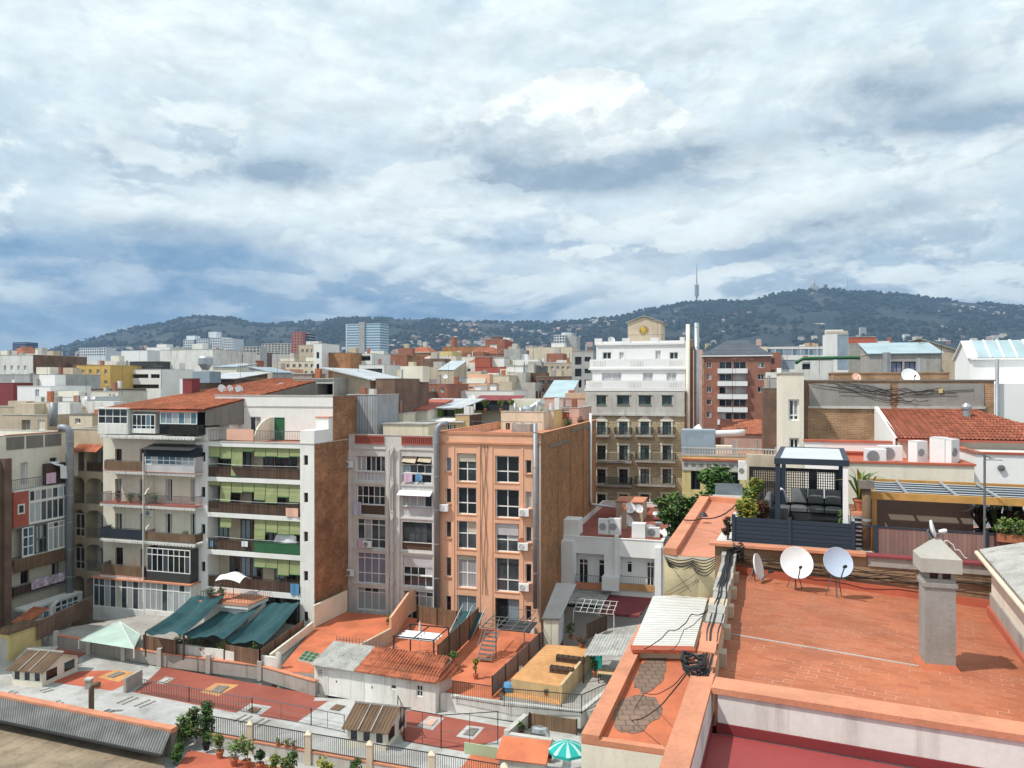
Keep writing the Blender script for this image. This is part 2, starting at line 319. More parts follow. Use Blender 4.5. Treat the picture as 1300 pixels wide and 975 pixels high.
# mesh tools
def V(*a):return Vector(a)
def P(px,py,Y):return V((px-CX)*Y/F,Y,H-(py-CY)*Y/F)
def G(px,py,z):
 Y=(H-z)*F/(py-CY);return V((px-CX)*Y/F,Y,z)
class MB:
 def __init__(s):s.v,s.f,s.m,s.mats,s.cur=[],[],[],[],0
 def use(s,name):
  if name not in s.mats:s.mats.append(name)
  s.cur=s.mats.index(name);return s
 def face(s,pts):
  n=len(s.v);s.v+=[tuple(p)for p in pts];s.f.append(tuple(range(n,n+len(pts))));s.m.append(s.cur)
 def mesh(s,vs,fs):
  n=len(s.v);s.v+=[tuple(p)for p in vs]
  for f in fs:s.f.append(tuple(n+i for i in f));s.m.append(s.cur)
 def hexa(s,p):
  s.mesh(p,[(3,2,1,0),(4,5,6,7),(0,1,5,4),(1,2,6,5),(2,3,7,6),(3,0,4,7)])
 def box(s,x0,y0,z0,x1,y1,z1):
  s.hexa([(x0,y0,z0),(x1,y0,z0),(x1,y1,z0),(x0,y1,z0),(x0,y0,z1),(x1,y0,z1),(x1,y1,z1),(x0,y1,z1)]);return s
 def prism(s,ring,z0,z1,cap=True):
  n=len(ring);lo=[(p[0],p[1],z0 if not hasattr(z0,'__len__')else z0[i])for i,p in enumerate(ring)]
  hi=[(p[0],p[1],z1 if not hasattr(z1,'__len__')else z1[i])for i,p in enumerate(ring)]
  fs=[(i,(i+1)%n,n+(i+1)%n,n+i)for i in range(n)]
  if cap:fs+=[tuple(range(n-1,-1,-1)),tuple(range(n,2*n))]
  s.mesh(lo+hi,fs);return s
 def slab(s,a,b,c,d,t):
  s.hexa([V(*p)-V(0,0,t)for p in(a,b,c,d)]+[a,b,c,d]);return s
 def plate(s,a,b,c,d,t):
  a,b,c,d=(V(*p)for p in(a,b,c,d));n=(b-a).cross(d-a).normalized()*t
  s.hexa([a-n,b-n,c-n,d-n,a,b,c,d]);return s
 def bar(s,a,b,w,h=None):
  a,b=V(*a),V(*b);h=h or w;d=(b-a)
  if d.length<1e-6:return s
  d.normalize();up=V(0,0,1)if abs(d.z)<.95 else V(0,1,0)
  x=d.cross(up).normalized()*w/2;y=x.cross(d).normalized()*h/2
  s.hexa([a-x-y,a+x-y,a+x+y,a-x+y,b-x-y,b+x-y,b+x+y,b-x+y]);return s
 def tube(s,pts,r,n=8,cap=True):
  pts=[V(*p)for p in pts];rs=r if hasattr(r,'__len__')else[r]*len(pts);vs,fs=[],[]
  ref=None
  for i,p in enumerate(pts):
   d=(pts[min(i+1,len(pts)-1)]-pts[max(i-1,0)]).normalized()
   if ref is None:ref=(V(1,0,0)if abs(d.x)<.9 else V(0,1,0))
   x=(ref-d*ref.dot(d)).normalized();y=d.cross(x);ref=x
   for k in range(n):
    a=2*math.pi*k/n;vs.append(p+(x*math.cos(a)+y*math.sin(a))*rs[i])
  for i in range(len(pts)-1):
   for k in range(n):fs.append((i*n+k,i*n+(k+1)%n,(i+1)*n+(k+1)%n,(i+1)*n+k))
  if cap:fs+=[tuple(range(n-1,-1,-1)),tuple(range((len(pts)-1)*n,len(pts)*n))]
  s.mesh(vs,fs);return s
 def lathe(s,prof,c=(0,0,0),n=16,mtx=None):
  vs,fs=[],[]
  for r,z in prof:
   for k in range(n):
    a=2*math.pi*k/n;p=V(r*math.cos(a),r*math.sin(a),z)
    vs.append((mtx@p if mtx else p)+V(*c))
  for i in range(len(prof)-1):
   for k in range(n):fs.append((i*n+k,i*n+(k+1)%n,(i+1)*n+(k+1)%n,(i+1)*n+k))
  s.mesh(vs,fs);return s
 def grid(s,fn,nu,nv):
  vs=[fn(i/nu,j/nv)for j in range(nv+1)for i in range(nu+1)]
  fs=[(j*(nu+1)+i,j*(nu+1)+i+1,(j+1)*(nu+1)+i+1,(j+1)*(nu+1)+i)for j in range(nv)for i in range(nu)]
  s.mesh(vs,fs);return s
 def corrugated(s,a,b,c,d,waves,amp,t=.03,seg=6,steps=0):
  a,b,c,d=(V(*p)for p in(a,b,c,d));nrm=(b-a).cross(d-a).normalized()
  if nrm.z<0:nrm=-nrm
  nu=waves*seg;nv=max(1,steps)
  def pt(u,v,off=0):
   p=(a*(1-u)+b*u)*(1-v)+(d*(1-u)+c*u)*v
   return p+nrm*(amp*math.sin(u*waves*2*math.pi)+off)
  if steps:
   for j in range(steps):
    s.grid(lambda u,v,j=j:pt(u,(j+v)/steps,.03*v+.0),nu,1)
  else:s.grid(lambda u,v:pt(u,v),nu,1)
  s.grid(lambda u,v:pt(u,v,-t),nu,1);return s
 def build(s,name,parent=None,m=None,loc=(0,0,0),a=0.0,smooth=False,props=None):
  me=bpy.data.meshes.new(name);me.from_pydata(s.v,[],s.f)
  if not s.mats:s.mats=[m or 'concrete']
  elif m and m not in s.mats and len(s.mats)==0:s.mats=[m]
  for q in s.mats:me.materials.append(MATS[q])
  me.polygons.foreach_set('material_index',s.m)
  if smooth:me.polygons.foreach_set('use_smooth',[True]*len(s.f))
  me.update()
  o=bpy.data.objects.new(name,me);COL.objects.link(o)
  o.location=loc;o.rotation_euler=(0,0,R(a))
  if parent is not None:o.parent=parent
  for k,v in(props or{}).items():o[k]=v
  return o
def tag(o,label,cat,group=None,kind=None):
 if label:o['label']=label
 if cat:o['category']=cat
 if group:o['group']=group
 o['kind']=kind or 'thing'
 return o
def structure(o):o['kind']='structure';return o
def thing(name,label,cat,loc=(0,0,0),a=0.0,group=None):
 o=bpy.data.objects.new(name,None);COL.objects.link(o);o.empty_display_size=.3
 o.location=loc;o.rotation_euler=(0,0,R(a));return tag(o,label,cat,group)
def dup(root,loc,a=None,label=None,group=None):
 r=root.copy();COL.objects.link(r);r.location=loc
 if a is not None:r.rotation_euler=(0,0,R(a))
 if label:r['label']=label
 if group:r['group']=group
 for ch in list(root.children):
  c=ch.copy();COL.objects.link(c);c.parent=r
  for g in ch.children:
   d=g.copy();COL.objects.link(d);d.parent=c
 return r
def arc(c,r,a0,a1,n,ax=((1,0,0),(0,0,1))):
 u,v=V(*ax[0]),V(*ax[1]);c=V(*c)
 return[c+u*r*math.cos(a0+(a1-a0)*i/n)+v*r*math.sin(a0+(a1-a0)*i/n)for i in range(n+1)]
 # frames: a vertical facade plane through a measured point, turned by angle a
class Frame:
 def __init__(s,px,Y,a,z0=0.0):
  s.o=V((px-CX)*Y/F,Y,z0);s.a=a;s.z0=z0
  s.u=V(math.cos(R(a)),math.sin(R(a)),0);s.n=V(-math.sin(R(a)),math.cos(R(a)),0)
 def hit(s,px,d=0.0):
  k=(px-CX)/F;o=s.o+s.n*d
  t=(k*o.y-o.x)/(s.u.x-k*s.u.y)
  return t,o.y+t*s.u.y
 def s(s,px,d=0.0):return s.hit(px,d)[0]
 def z(s,px,py,d=0.0):
  Y=s.hit(px,d)[1];return H-(py-CY)*Y/F-s.z0
 def rect(s,x0,y0,x1,y1,d=0.0):
  xm=(x0+x1)/2;return(s.s(x0,d),s.z(xm,y1,d),s.s(x1,d),s.z(xm,y0,d))
 def L(s,w):
  q=w-s.o;return V(q.dot(s.u),q.dot(s.n),w.z-s.z0)
 def W(s,x,y,z):return s.o+s.u*x+s.n*y+V(0,0,z)
def holed(mb,s0,s1,z0,z1,holes,y=0.0):
 """vertical wall sheet at depth y with recessed openings (a, c, b, e, depth)"""
 hs=[(max(a,s0),max(c,z0),min(b,s1),min(e,z1),dp)for a,c,b,e,dp in holes if b>s0 and a<s1 and e>z0 and c<z1]
 xs=sorted({round(q,4)for q in[s0,s1]+[h[0]for h in hs]+[h[2]for h in hs]})
 zs=sorted({round(q,4)for q in[z0,z1]+[h[1]for h in hs]+[h[3]for h in hs]})
 for i in range(len(xs)-1):
  run=None
  for j in range(len(zs)-1):
   mx,mz=(xs[i]+xs[i+1])/2,(zs[j]+zs[j+1])/2
   inside=any(h[0]<mx<h[2]and h[1]<mz<h[3]for h in hs)
   if not inside and run is None:run=zs[j]
   if(inside or j==len(zs)-2)and run is not None:
    top=zs[j]if inside else zs[j+1]
    mb.face([(xs[i],y,run),(xs[i+1],y,run),(xs[i+1],y,top),(xs[i],y,top)]);run=None
 for a,c,b,e,dp in hs:
  q=y+dp
  mb.face([(a,y,c),(b,y,c),(b,q,c),(a,q,c)]);mb.face([(a,y,e),(a,q,e),(b,q,e),(b,y,e)])
  mb.face([(a,y,c),(a,q,c),(a,q,e),(a,y,e)]);mb.face([(b,y,c),(b,y,e),(b,q,e),(b,q,c)])
GL=['glass_dark','glass_dark','glass_mid','curtain','curtain_blue']
def window(par,a,c,b,e,y=.2,cols=2,rows=(),fm='frame_white',pm=None,fw=.07,name='window',sill=None,low=None,shutter=0.0,sm='shutter'):
 """frame (part) with one pane object (sub-part); rows: fractions for horizontal bars; low: material of the lowest row; shutter: share covered"""
 mb=MB().use(fm);h=e-c;wd=b-a
 for x in(a,b-fw):mb.box(x,y-.04,c,x+fw,y+.04,e)
 for z in(c,e-fw):mb.box(a+fw,y-.04,z,b-fw,y+.04,z+fw)
 for i in range(1,cols):
  x=a+wd*i/cols;mb.box(x-fw*.45,y-.03,c+fw,x+fw*.45,y+.03,e-fw)
 for f in rows:
  z=c+h*f;mb.box(a+fw,y-.035,z-fw*.5,b-fw,y+.035,z+fw*.5)
 if sill:
  mb.use(sill);mb.box(a-.06,y-.34,c-.09,b+.06,y-.045,c-.003)
 fo=mb.build(name,par)
 p=MB();cells=[0]+list(rows)+[1]
 for i in range(cols):
  x0,x1=a+wd*i/cols,a+wd*(i+1)/cols
  for j in range(len(cells)-1):
   mname=(low if(low and j==0)else(pm[rnd.randrange(len(pm))]if isinstance(pm,(list,tuple))else(pm or GL[rnd.randrange(len(GL))])))
   if j and not isinstance(pm,str)and rnd.random()<.6:mname=p.mats[p.cur]
   p.use(mname);p.box(x0+.002,y+.0,c+h*cells[j]+.002,x1-.002,y+.02,c+h*cells[j+1]-.002)
 p.build('pane',fo)
 if shutter>0:
  s=MB().use(sm);s.box(a+.03,y-.09,e-h*shutter,b-.03,y-.05,e-.01);s.build('shutter',fo)
 return fo
def railing(par,pts,h,m='iron',gap=.13,bw=.022,top=.045,posts=0,name='railing',panel=None,low=.06):
 mb=MB().use(m)
 for p,q in zip(pts[:-1],pts[1:]):
  p,q=V(*p),V(*q);L=(q-p).length;n=max(2,int(L/gap))
  up=V(0,0,h)
  mb.bar(p+up,q+up,top);mb.bar(p+V(0,0,low),q+V(0,0,low),top*.7)
  if panel:
   mb.use(panel);d=(q-p).normalized();nn=V(-d.y,d.x,0)*.012
   mb.hexa([p-nn+V(0,0,low),q-nn+V(0,0,low),q+nn+V(0,0,low),p+nn+V(0,0,low),p-nn+up*.93,q-nn+up*.93,q+nn+up*.93,p+nn+up*.93]);mb.use(m)
  else:
   for i in range(n+1):r=p.lerp(q,i/n);mb.bar(r+V(0,0,low),r+up,bw)
  if posts:
   k=max(1,int(L/posts))
   for i in range(k+1):r=p.lerp(q,i/k);mb.bar(r,r+up*1.02,top*1.3)
 return mb.build(name,par)
def balcony(par,a,b,z,proj=1.1,t=.16,m='white',rail='iron',h=1.0,panel=None,gap=.13,scallop=False,y=0.0,edge=None):
 mb=MB().use(m);mb.box(a,y-proj,z-t,b,y-.004,z)
 if edge:mb.use(edge);mb.box(a-.03,y-proj-.03,z+.003,b+.03,y-.01,z+.05)
 if scallop:
  n=int((b-a)/.35);mb.use(m)
  for i in range(n):
   x0=a+(b-a)*i/n;x1=a+(b-a)*(i+1)/n;xm=(x0+x1)/2
   mb.mesh([(x0,y-proj+.01,z-t-.003),(x1,y-proj+.01,z-t-.003),(xm+.1,y-proj+.01,z-t-.13),(xm-.1,y-proj+.01,z-t-.13),(x0,y-proj+.07,z-t-.003),(x1,y-proj+.07,z-t-.003),(xm+.1,y-proj+.07,z-t-.13),(xm-.1,y-proj+.07,z-t-.13)],[(0,1,2,3),(7,6,5,4),(0,3,7,4),(1,5,6,2),(3,2,6,7)])
 o=mb.build('balcony',par)
 if rail:railing(o,[(a+.04,y-.02,z+.05),(a+.04,y-proj+.05,z+.05),(b-.04,y-proj+.05,z+.05),(b-.04,y-.02,z+.05)],h,rail,gap=gap,panel=panel)
 return o
 # small kinds
def ac_unit(loc,a,label,w=.82,h=.6,d=.32,group='air conditioner boxes on walls and roofs',grille='zinc'):
 t=thing('air_conditioner',label,'air conditioner',loc,a,group)
 mb=MB().use('plastic_white');mb.box(-w/2,0,.06,w/2,d,h+.06)
 mb.box(-w/2-.012,.03,h+.0605,w/2+.012,d-.01,h+.075)
 mb.use('iron_grey')
 for x in(-w*.32,w*.32):mb.box(x-.03,-.03,0,x+.03,d+.05,.055)
 mb.build('casing',t)
 g=MB().use(grille);rr=min(h*.42,w*.3);cx=-w*.12
 rot=Matrix.Rotation(R(90),3,'X')
 for q in(1,.72,.45,.2):g.lathe([(rr*q,0),(rr*q,.02),(rr*q-.025,.02),(rr*q-.025,0)],(cx,-.004,.06+h/2),18,rot)
 for k in range(8):an=k*math.pi/4;g.bar((cx,-.012,.06+h/2),(cx+rr*math.cos(an),-.012,.06+h/2+rr*math.sin(an)),.014)
 g.build('fan_grille',t)
 f=MB().use('zinc');f.lathe([(rr*.98,.0),(0,.0)],(cx,-.001,.06+h/2),18,rot);f.build('fan',t)
 return t
def dish(loc,r,az,tilt,label,mast=.5,off=(0,0,0),group='satellite dishes on the roofs',mm='plastic_white',feet=False,mref=None):
 """az: compass heading the bowl faces (deg, 0=+Y, 90=+X); tilt above horizon"""
 t=thing('satellite_dish',label,'satellite dish',loc,0,group)
 ax=V(math.sin(R(az))*math.cos(R(tilt)),math.cos(R(az))*math.cos(R(tilt)),math.sin(R(tilt)))
 q=ax.to_track_quat('Z','Y').to_matrix()
 c=V(0,0,mast)
 prof=[(r*k/7,.22*r*(k/7)**2)for k in range(0,8)]+[(r*1.02,.22*r+.004),(r*1.0,.22*r-.03)]+[(r*k/7,.22*r*(k/7)**2-.03)for k in range(6,-1,-1)]
 MB().use(mref or mm).lathe(prof,c,28,q).build('reflector',t,smooth=True)
 m=MB().use('iron_grey');foc=c+q@V(0,-r*.45,r*.95)
 m.tube([c+q@V(0,-r*.98,.2*r),foc],.018*max(1,r/.5),6);m.build('feed_arm',t)
 MB().use('plastic_black' if r>.3 else 'pvc').lathe([(0,-.06),(.035,-.05),(.045,.04),(.03,.09),(0,.09)],foc,8,q).build('feed_horn',t)
 k=MB().use('iron_grey');back=c-ax*.06
 k.tube([V(0,0,0),V(0,0,mast*.6)-V(ax.x,ax.y,0)*.08,back],.022,6)
 if feet:
  s=V(-ax.y,ax.x,0).normalized()if abs(ax.z)<.99 else V(1,0,0)
  k.tube([s*.22-V(ax.x,ax.y,0)*.2,back],.014,5);k.tube([-s*.22-V(ax.x,ax.y,0)*.2,back],.014,5)
 k.build('mast',t);return t
def antenna(loc,h,label,az=60,n=9,L=1.2,group='television aerials on the roofs'):
 t=thing('television_aerial',label,'aerial',loc,az,group)
 MB().use('iron_grey').tube([(0,0,0),(0,0,h)],.022,6).build('mast',t)
 b=MB().use('aluminium');b.bar((-L*.2,0,h-.12),(L*.8,0,h-.12),.02)
 for i in range(n):
  x=-L*.18+L*.95*i/(n-1);w=.34-.15*i/n;b.bar((x,-w,h-.12),(x,w,h-.12),.012)
 b.build('boom',t);return t
def leaf_blob(mb,c,rad,n,size,rg,squash=1.0,mats=None,hollow=.35):
 for i in range(n):
  while True:
   p=V(rg.uniform(-1,1),rg.uniform(-1,1),rg.uniform(-1,1))
   if hollow<p.length<1:break
  lump=1+.22*math.sin(p.x*5+c[0])*math.cos(p.y*4+p.z*3+c[1])
  p=V(p.x*rad*lump,p.y*rad*lump,p.z*rad*squash*lump)+V(*c)
  s=size*rg.uniform(.6,1.4);d1=V(rg.uniform(-1,1),rg.uniform(-1,1),rg.uniform(-.6,.6)).normalized()
  d2=d1.cross(V(rg.uniform(-1,1),rg.uniform(-1,1),1)).normalized()
  if mats:mb.use(mats[rg.randrange(len(mats))])
  mb.mesh([p-d1*s,p+d2*s*.45,p+d1*s,p-d2*s*.45],[(0,1,2,3)])
def potted(loc,label,h=.8,r=.35,pot=.2,mats=('leaf','leaf_dark'),n=220,size=.09,group='potted plants on the terraces',potm='terracotta',seed=1,spiky=False):
 rg=random.Random(seed);t=thing('potted_plant',label,'potted plant',loc,0,group)
 MB().use(potm).lathe([(pot*.62,0),(pot*.95,pot*1.45),(pot*1.06,pot*1.45),(pot*1.06,pot*1.7),(pot*.9,pot*1.7),(pot*.86,pot*1.5),(0,pot*1.45)],(0,0,0),14).build('pot',t)
 st=MB().use('bark');f=MB()
 if spiky:
  for i in range(26):
   a=rg.uniform(0,6.28);L=h*rg.uniform(.6,1.1);lean=rg.uniform(.2,.9);d=V(math.cos(a),math.sin(a),0);sd=V(-d.y,d.x,0)*size*.35
   f.use(mats[rg.randrange(len(mats))]);b=V(0,0,pot*1.5);m=b+d*L*lean*.45+V(0,0,L*.6);e=b+d*L*lean+V(0,0,L*(.95-lean*.5))
   f.mesh([b-sd,b+sd,m+sd*1.2,m-sd*1.2,e],[(0,1,2,3),(3,2,4)])
 else:
  for i in range(5):
   a=rg.uniform(0,6.28);e=V(math.cos(a)*r*.6,math.sin(a)*r*.6,pot*1.5+h*rg.uniform(.4,.9));st.tube([(0,0,pot*1.3),e*.5+V(0,0,pot*.7),e],[.018,.013,.007],5)
  for i in range(5):
   c=V(rg.uniform(-.5,.5)*r,rg.uniform(-.5,.5)*r,pot*1.6+h*rg.uniform(.3,.85));leaf_blob(f,c,r*rg.uniform(.5,.8),n//5,size,rg,1.0,mats,.2)
  st.build('stem',t)
 f.build('foliage',t);return t
def shrub(loc,label,r,h,mats,n,size,seed,cat='shrub',name='shrub',group=None):
 rg=random.Random(seed);t=thing(name,label,cat,loc,0,group)
 st=MB().use('bark');f=MB()
 for i in range(7):
  a=rg.uniform(0,6.28);q=rg.uniform(.2,.75);e=V(math.cos(a)*r*q,math.sin(a)*r*q,h*rg.uniform(.5,.95))
  st.tube([(0,0,0),e*.5+V(0,0,.05),e],[.025,.018,.007],5)
 for i in range(14):
  a=rg.uniform(0,6.28);q=rg.uniform(0,.7);zz=rg.uniform(.18,.92);w=1-.45*zz
  leaf_blob(f,V(math.cos(a)*r*q*w,math.sin(a)*r*q*w,h*zz),r*rg.uniform(.3,.5),n//14,size,rg,1.0,mats,.1)
 st.build('stem',t);f.build('foliage',t);return t
def tree(loc,label,h,r,seed,mats=('leaf','leaf_dark'),n=4200,size=.26,group=None):
 rg=random.Random(seed);t=thing('street_tree',label,'tree',loc,0,group)
 tr=MB().use('bark');cr=MB();top=h*.45
 tr.tube([(0,0,0),(.1,.05,top*.5),(0,.1,top)],[.24,.19,.15],9)
 cs=[]
 for i in range(11):
  a=i*2.4+rg.uniform(-.4,.4);q=rg.uniform(.35,.85);e=V(math.cos(a)*r*q,math.sin(a)*r*q,h*rg.uniform(.55,.92));cs.append(e)
  tr.tube([(0,.1,top*rg.uniform(.7,1)),e*.55+V(0,0,top*.35),e],[.10,.07,.03],6)
 cs.append(V(0,0,h*.9))
 for i in range(24):
  c=cs[i%len(cs)]+V(rg.uniform(-1,1),rg.uniform(-1,1),rg.uniform(-.7,.7))*r*.25
  leaf_blob(cr,c,r*rg.uniform(.22,.36),n//24,size,rg,.8,mats,.2)
 tr.build('trunk',t);cr.build('crown',t);return t
def pipe(name,label,cat,pts,r,m,bands=0,group=None,n=12):
 base=V(*pts[0]);t=thing(name,label,cat,base,0,group);q=[V(*p)-base for p in pts]
 MB().use(m).tube(q,r,n).build('tube',t,smooth=True)
 if bands:
  b=MB().use('zinc' if m!='zinc' else 'aluminium')
  for p,s in zip(q[:-1],q[1:]):
   L=(s-p).length
   if L<1.5:continue
   for i in range(1,int(L/bands)+1):
    c=p.lerp(s,min(.98,i*bands/L));d=(s-p).normalized();b.tube([c-d*.04,c+d*.04],r*1.07,n)
  b.build('joint_band',t)
 return t
def cloth(par,name,m,fn,nu=10,nv=8,t=.01):
 mb=MB().use(m);mb.grid(fn,nu,nv);mb.grid(lambda u,v:V(*fn(u,v))-V(0,0,t),nu,nv);return mb.build(name,par,smooth=True)
def simple(name,label,cat,mb,loc=(0,0,0),a=0.0,group=None,smooth=False):
 return tag(mb.build(name,None,loc=loc,a=a,smooth=smooth),label,cat,group)
 # ground and rising city floor
A0=-16.5
def terr(Y):return 0.0 if Y<150 else(.042*(Y-150))
def build_ground():
 mb=MB().use('ground');ys=[-60,20,150,400,900,1800,3200,5000,7200];xs=[-9000,-3000,-900,-200,200,900,3000,9000]
 vs=[(x,y,terr(y))for y in ys for x in xs];n=len(xs)
 mb.mesh(vs,[(j*n+i,j*n+i+1,(j+1)*n+i+1,(j+1)*n+i)for j in range(len(ys)-1)for i in range(n-1)])
 structure(mb.build('ground'))
build_ground()
class Bld:
 def __init__(b,name,label,cat,fr,x0,x1,dep,ztop,wall,side=None,roof='roof_grey',par=.9,group=None,s=None,back=None):
  b.fr=fr;b.t=thing(name,label,cat,fr.o,fr.a,group)
  b.s0,b.s1=s if s else(fr.s(x0),fr.s(x1));b.dep=dep;b.zt=ztop-fr.z0
  b.m,b.side,b.roofm,b.par,b.holes=wall,side or wall,roof,par,[]
 def r(b,*q,d=0.0):return b.fr.rect(*q,d=d)
 def hole(b,q,dp=.25,**kw):
  a,c,e,f=q;b.holes.append((a,c,e,f,dp));return q
 def win(b,x0,y0,x1,y1,dp=.22,**kw):
  q=b.r(x0,y0,x1,y1);b.hole(q,dp+.03);window(b.t,*q,y=dp,**kw);return q
 def finish(b,z0=0.0,roof=True,cope='concrete_pale',left=None):
  mb=MB().use(b.m);zr=b.zt
  holed(mb,b.s0,b.s1,z0,zr,b.holes)
  mb.use(b.side);mb.face([(b.s1,0,z0),(b.s1,b.dep,z0),(b.s1,b.dep,zr),(b.s1,0,zr)])
  mb.use(left or b.side);mb.face([(b.s0,b.dep,z0),(b.s0,0,z0),(b.s0,0,zr),(b.s0,b.dep,zr)])
  mb.use(b.side);mb.face([(b.s1,b.dep,z0),(b.s0,b.dep,z0),(b.s0,b.dep,zr),(b.s1,b.dep,zr)])
  w=mb.build('wall',b.t)
  if roof:
   q=.22;z=b.zt-b.par
   MB().use(b.roofm).box(b.s0+.003,.003,z-.2,b.s1-.003,b.dep-.003,z).build('roof',b.t)
   p=MB().use(b.m if b.par>.15 else cope)
   i=[(b.s0+q,q),(b.s1-q,q),(b.s1-q,b.dep-q),(b.s0+q,b.dep-q)]
   for k in range(4):
    u,v=i[k],i[(k+1)%4];p.face([(*u,z),(*v,z),(*v,b.zt-.001),(*u,b.zt-.001)])
   p.use(cope)
   for(xa,ya,xb,yb)in((b.s0-.05,-.05,b.s1+.05,q+.03),(b.s0-.05,b.dep-q-.03,b.s1+.05,b.dep+.05),(b.s0-.05,q+.031,b.s0+q+.03,b.dep-q-.031),(b.s1-q-.03,q+.031,b.s1+.05,b.dep-q-.031)):
    p.box(xa,ya,b.zt,xb,yb,b.zt+.07)
   p.build('parapet',b.t)
  return w
  # salmon apartment block
def salmon():
 fr=Frame(622,69.5,A0);zt=H-(549.5-CY)*69.5/F
 b=Bld('apartment_building','salmon orange apartment block with two columns of wide windows and bare brick party wall','building',fr,557.5,687,27,zt,'salmon','brick','terracotta_fade',.7)
 rows=[(575.5,612,.45),(618.7,653.4,.42),(661.4,697.4,.55),(704.8,746.7,.45),(756,794,None)]
 for i,(y0,y1,f)in enumerate(rows):
  pm=[['glass_mid','glass_dark','glass_mid'],['glass_dark','glass_mid'],['shutter_cream','glass_mid'],['curtain','glass_mid'],['curtain_blue','curtain']][i]
  b.win(580,y0,604.6,y1,cols=2,rows=(f,)if f else(),fm='frame_white',fw=.10,pm=pm,sill='salmon_dark',dp=.30)
 for i,(y0,y1,f)in enumerate([(578.7,613.4,.42),(621.4,657.9,.40),(664.6,701.4,.42),(708.8,752,.35),(760,800,None)]):
  pm=[['glass_dark'],['curtain','curtain','glass_dark'],['glass_mid','curtain'],['curtain','glass_mid'],['glass_dark','glass_dark','curtain_blue']][i]
  b.win(628.5,y0,659,y1,cols=2,rows=(f,)if f else(),fm='frame_white' if i<4 else 'frame_dark',fw=.10,pm=pm,sill='salmon_dark',dp=.30)
 for i,(y0,y1)in enumerate([(580.8,598.7),(620,638.7),(662,682.7),(707.5,732),(756.6,778.7)]):
  b.win(565.6,y0,572.6,y1,cols=1,fm='frame_white',pm='glass_dark' if i else 'glass_blue',sill='salmon_dark',fw=.06)
 for i,(y0,y1)in enumerate([(584,601.4),(624,645.4),(668.8,688.6),(716,740),(769,788)]):
  b.win(666.9,y0,674.5,y1,cols=1,fm='frame_white',pm=['glass_dark','curtain','glass_mid','glass_dark','glass_dark'][i],sill='salmon_dark',fw=.06)
 tr=MB().use('salmon')
 for x in(575.5,608,624,663):s=fr.s(x);tr.box(s-.12,-.055,5.3,s+.12,-.004,fr.z(x,567))
 s0,s1=fr.s(558),fr.s(686.6)
 tr.use('salmon_dark');tr.box(s0,-.16,b.zt-1.02,s1,-.004,b.zt-.86);tr.box(s0,-.10,b.zt-.12,s1,-.052,b.zt-.02)
 tr.build('cornice',b.t)
 b.finish(cope='salmon_dark')
 m=MB().use('brick')
 for d in(6.5,12.2,19.0):m.box(b.s1+.003,d,6,b.s1+.05,d+.07,b.zt-.3)
 m.use('concrete_dark');m.box(b.s1+.003,3.2,b.zt-1.5,b.s1+.08,12.0,b.zt-1.28);m.box(b.s1+.003,12.6,b.zt-.6,b.s1+.08,26.5,b.zt-.4)
 m.build('wall_trim',b.t)
 ds=MB().use('concrete');ds.box(b.s0+5.2,6,b.zt-.7,b.s0+7.0,7.5,b.zt+.5);ds.build('roof_box',b.t)
 rl=railing(b.t,[(b.s0+.4,2.5,b.zt-.7),(b.s1-.5,2.5,b.zt-.7)],1.6,'iron_grey',gap=.9,name='roof_railing')
 for k,(px,py,lab)in enumerate([(564.5,644.5,'white air conditioner left of the windows on the salmon wall, third floor'),(666.3,650.5,'white air conditioner on the salmon wall beside the upper curtained window'),(665.2,693.5,'white air conditioner below a small terracotta disc on the salmon wall'),(666.3,745,'white air conditioner on the salmon wall near the lower downpipe'),(566,785.6,'white air conditioner low on the salmon wall above the tarped skylight'),(673,799,'large air conditioner low on the salmon wall beside the metal stairs')]):
  L=V(fr.s(px),-.42,fr.z(px,py)-.34);w=fr.W(*L);ac_unit(w,A0,lab,w=.92,h=.62,d=.34,grille='frame_white' if k<5 else 'iron_grey')
 s=fr.s(556.7);z0=6.2;zt_=fr.z(557,547)
 pts=[fr.W(s,-.42,z0),fr.W(s,-.42,zt_-.1),fr.W(s+.08,-.38,zt_+.35),fr.W(s+.35,-.2,zt_+.62),fr.W(s+.8,.15,zt_+.66)]
 pipe('ventilation_duct','tall dark grey duct with bent top between the lilac and salmon facades','duct',pts,.26,'duct',bands=3.1,n=14)
 s=fr.s(680.8)
 pipe('ventilation_duct','straight dark grey duct at the brick corner of the salmon facade','duct',[fr.W(s,-.35,fr.z(681,771)),fr.W(s,-.35,fr.z(681,537))],.20,'duct',bands=3.1,n=14)
 s=fr.s(685.6);pipe('downpipe','thin pale downpipe on the corner of the salmon block','pipe',[fr.W(s,-.1,6),fr.W(s,-.1,fr.z(686,560))],.06,'pvc')
 def bw(d,z):return fr.W(b.s1+.16,d,z)
 pts=[bw(22.6,b.zt+1.0),bw(22.6,b.zt-9.2),bw(22.9,b.zt-9.6),bw(23.6,b.zt-9.75),fr.W(b.s1+3.6,23.9,b.zt-10.1),fr.W(b.s1+5.2,23.9,b.zt-10.2),fr.W(b.s1+5.5,23.9,b.zt-10.6),fr.W(b.s1+5.55,23.9,b.zt-12.6)]
 pipe('flue_pipe','pale metal flue running down the brick party wall and across the white house roof','pipe',pts,.15,'pvc')
 for k,x in enumerate((612,615.5,618)):
  c=MB().use('plastic_black');o=fr.W(fr.s(x),-.05,8)
  q=[V(0,0,i*1.5)+fr.u*.09*math.sin(i*(1.3+k*.4)+k)for i in range(10)];c.tube(q,.018,5)
  simple('wall_cable',['black cable wandering down the salmon facade, leftmost of three','black cable down the salmon facade between two others','black cable down the salmon facade nearest the right windows'][k],'cable',c,o)
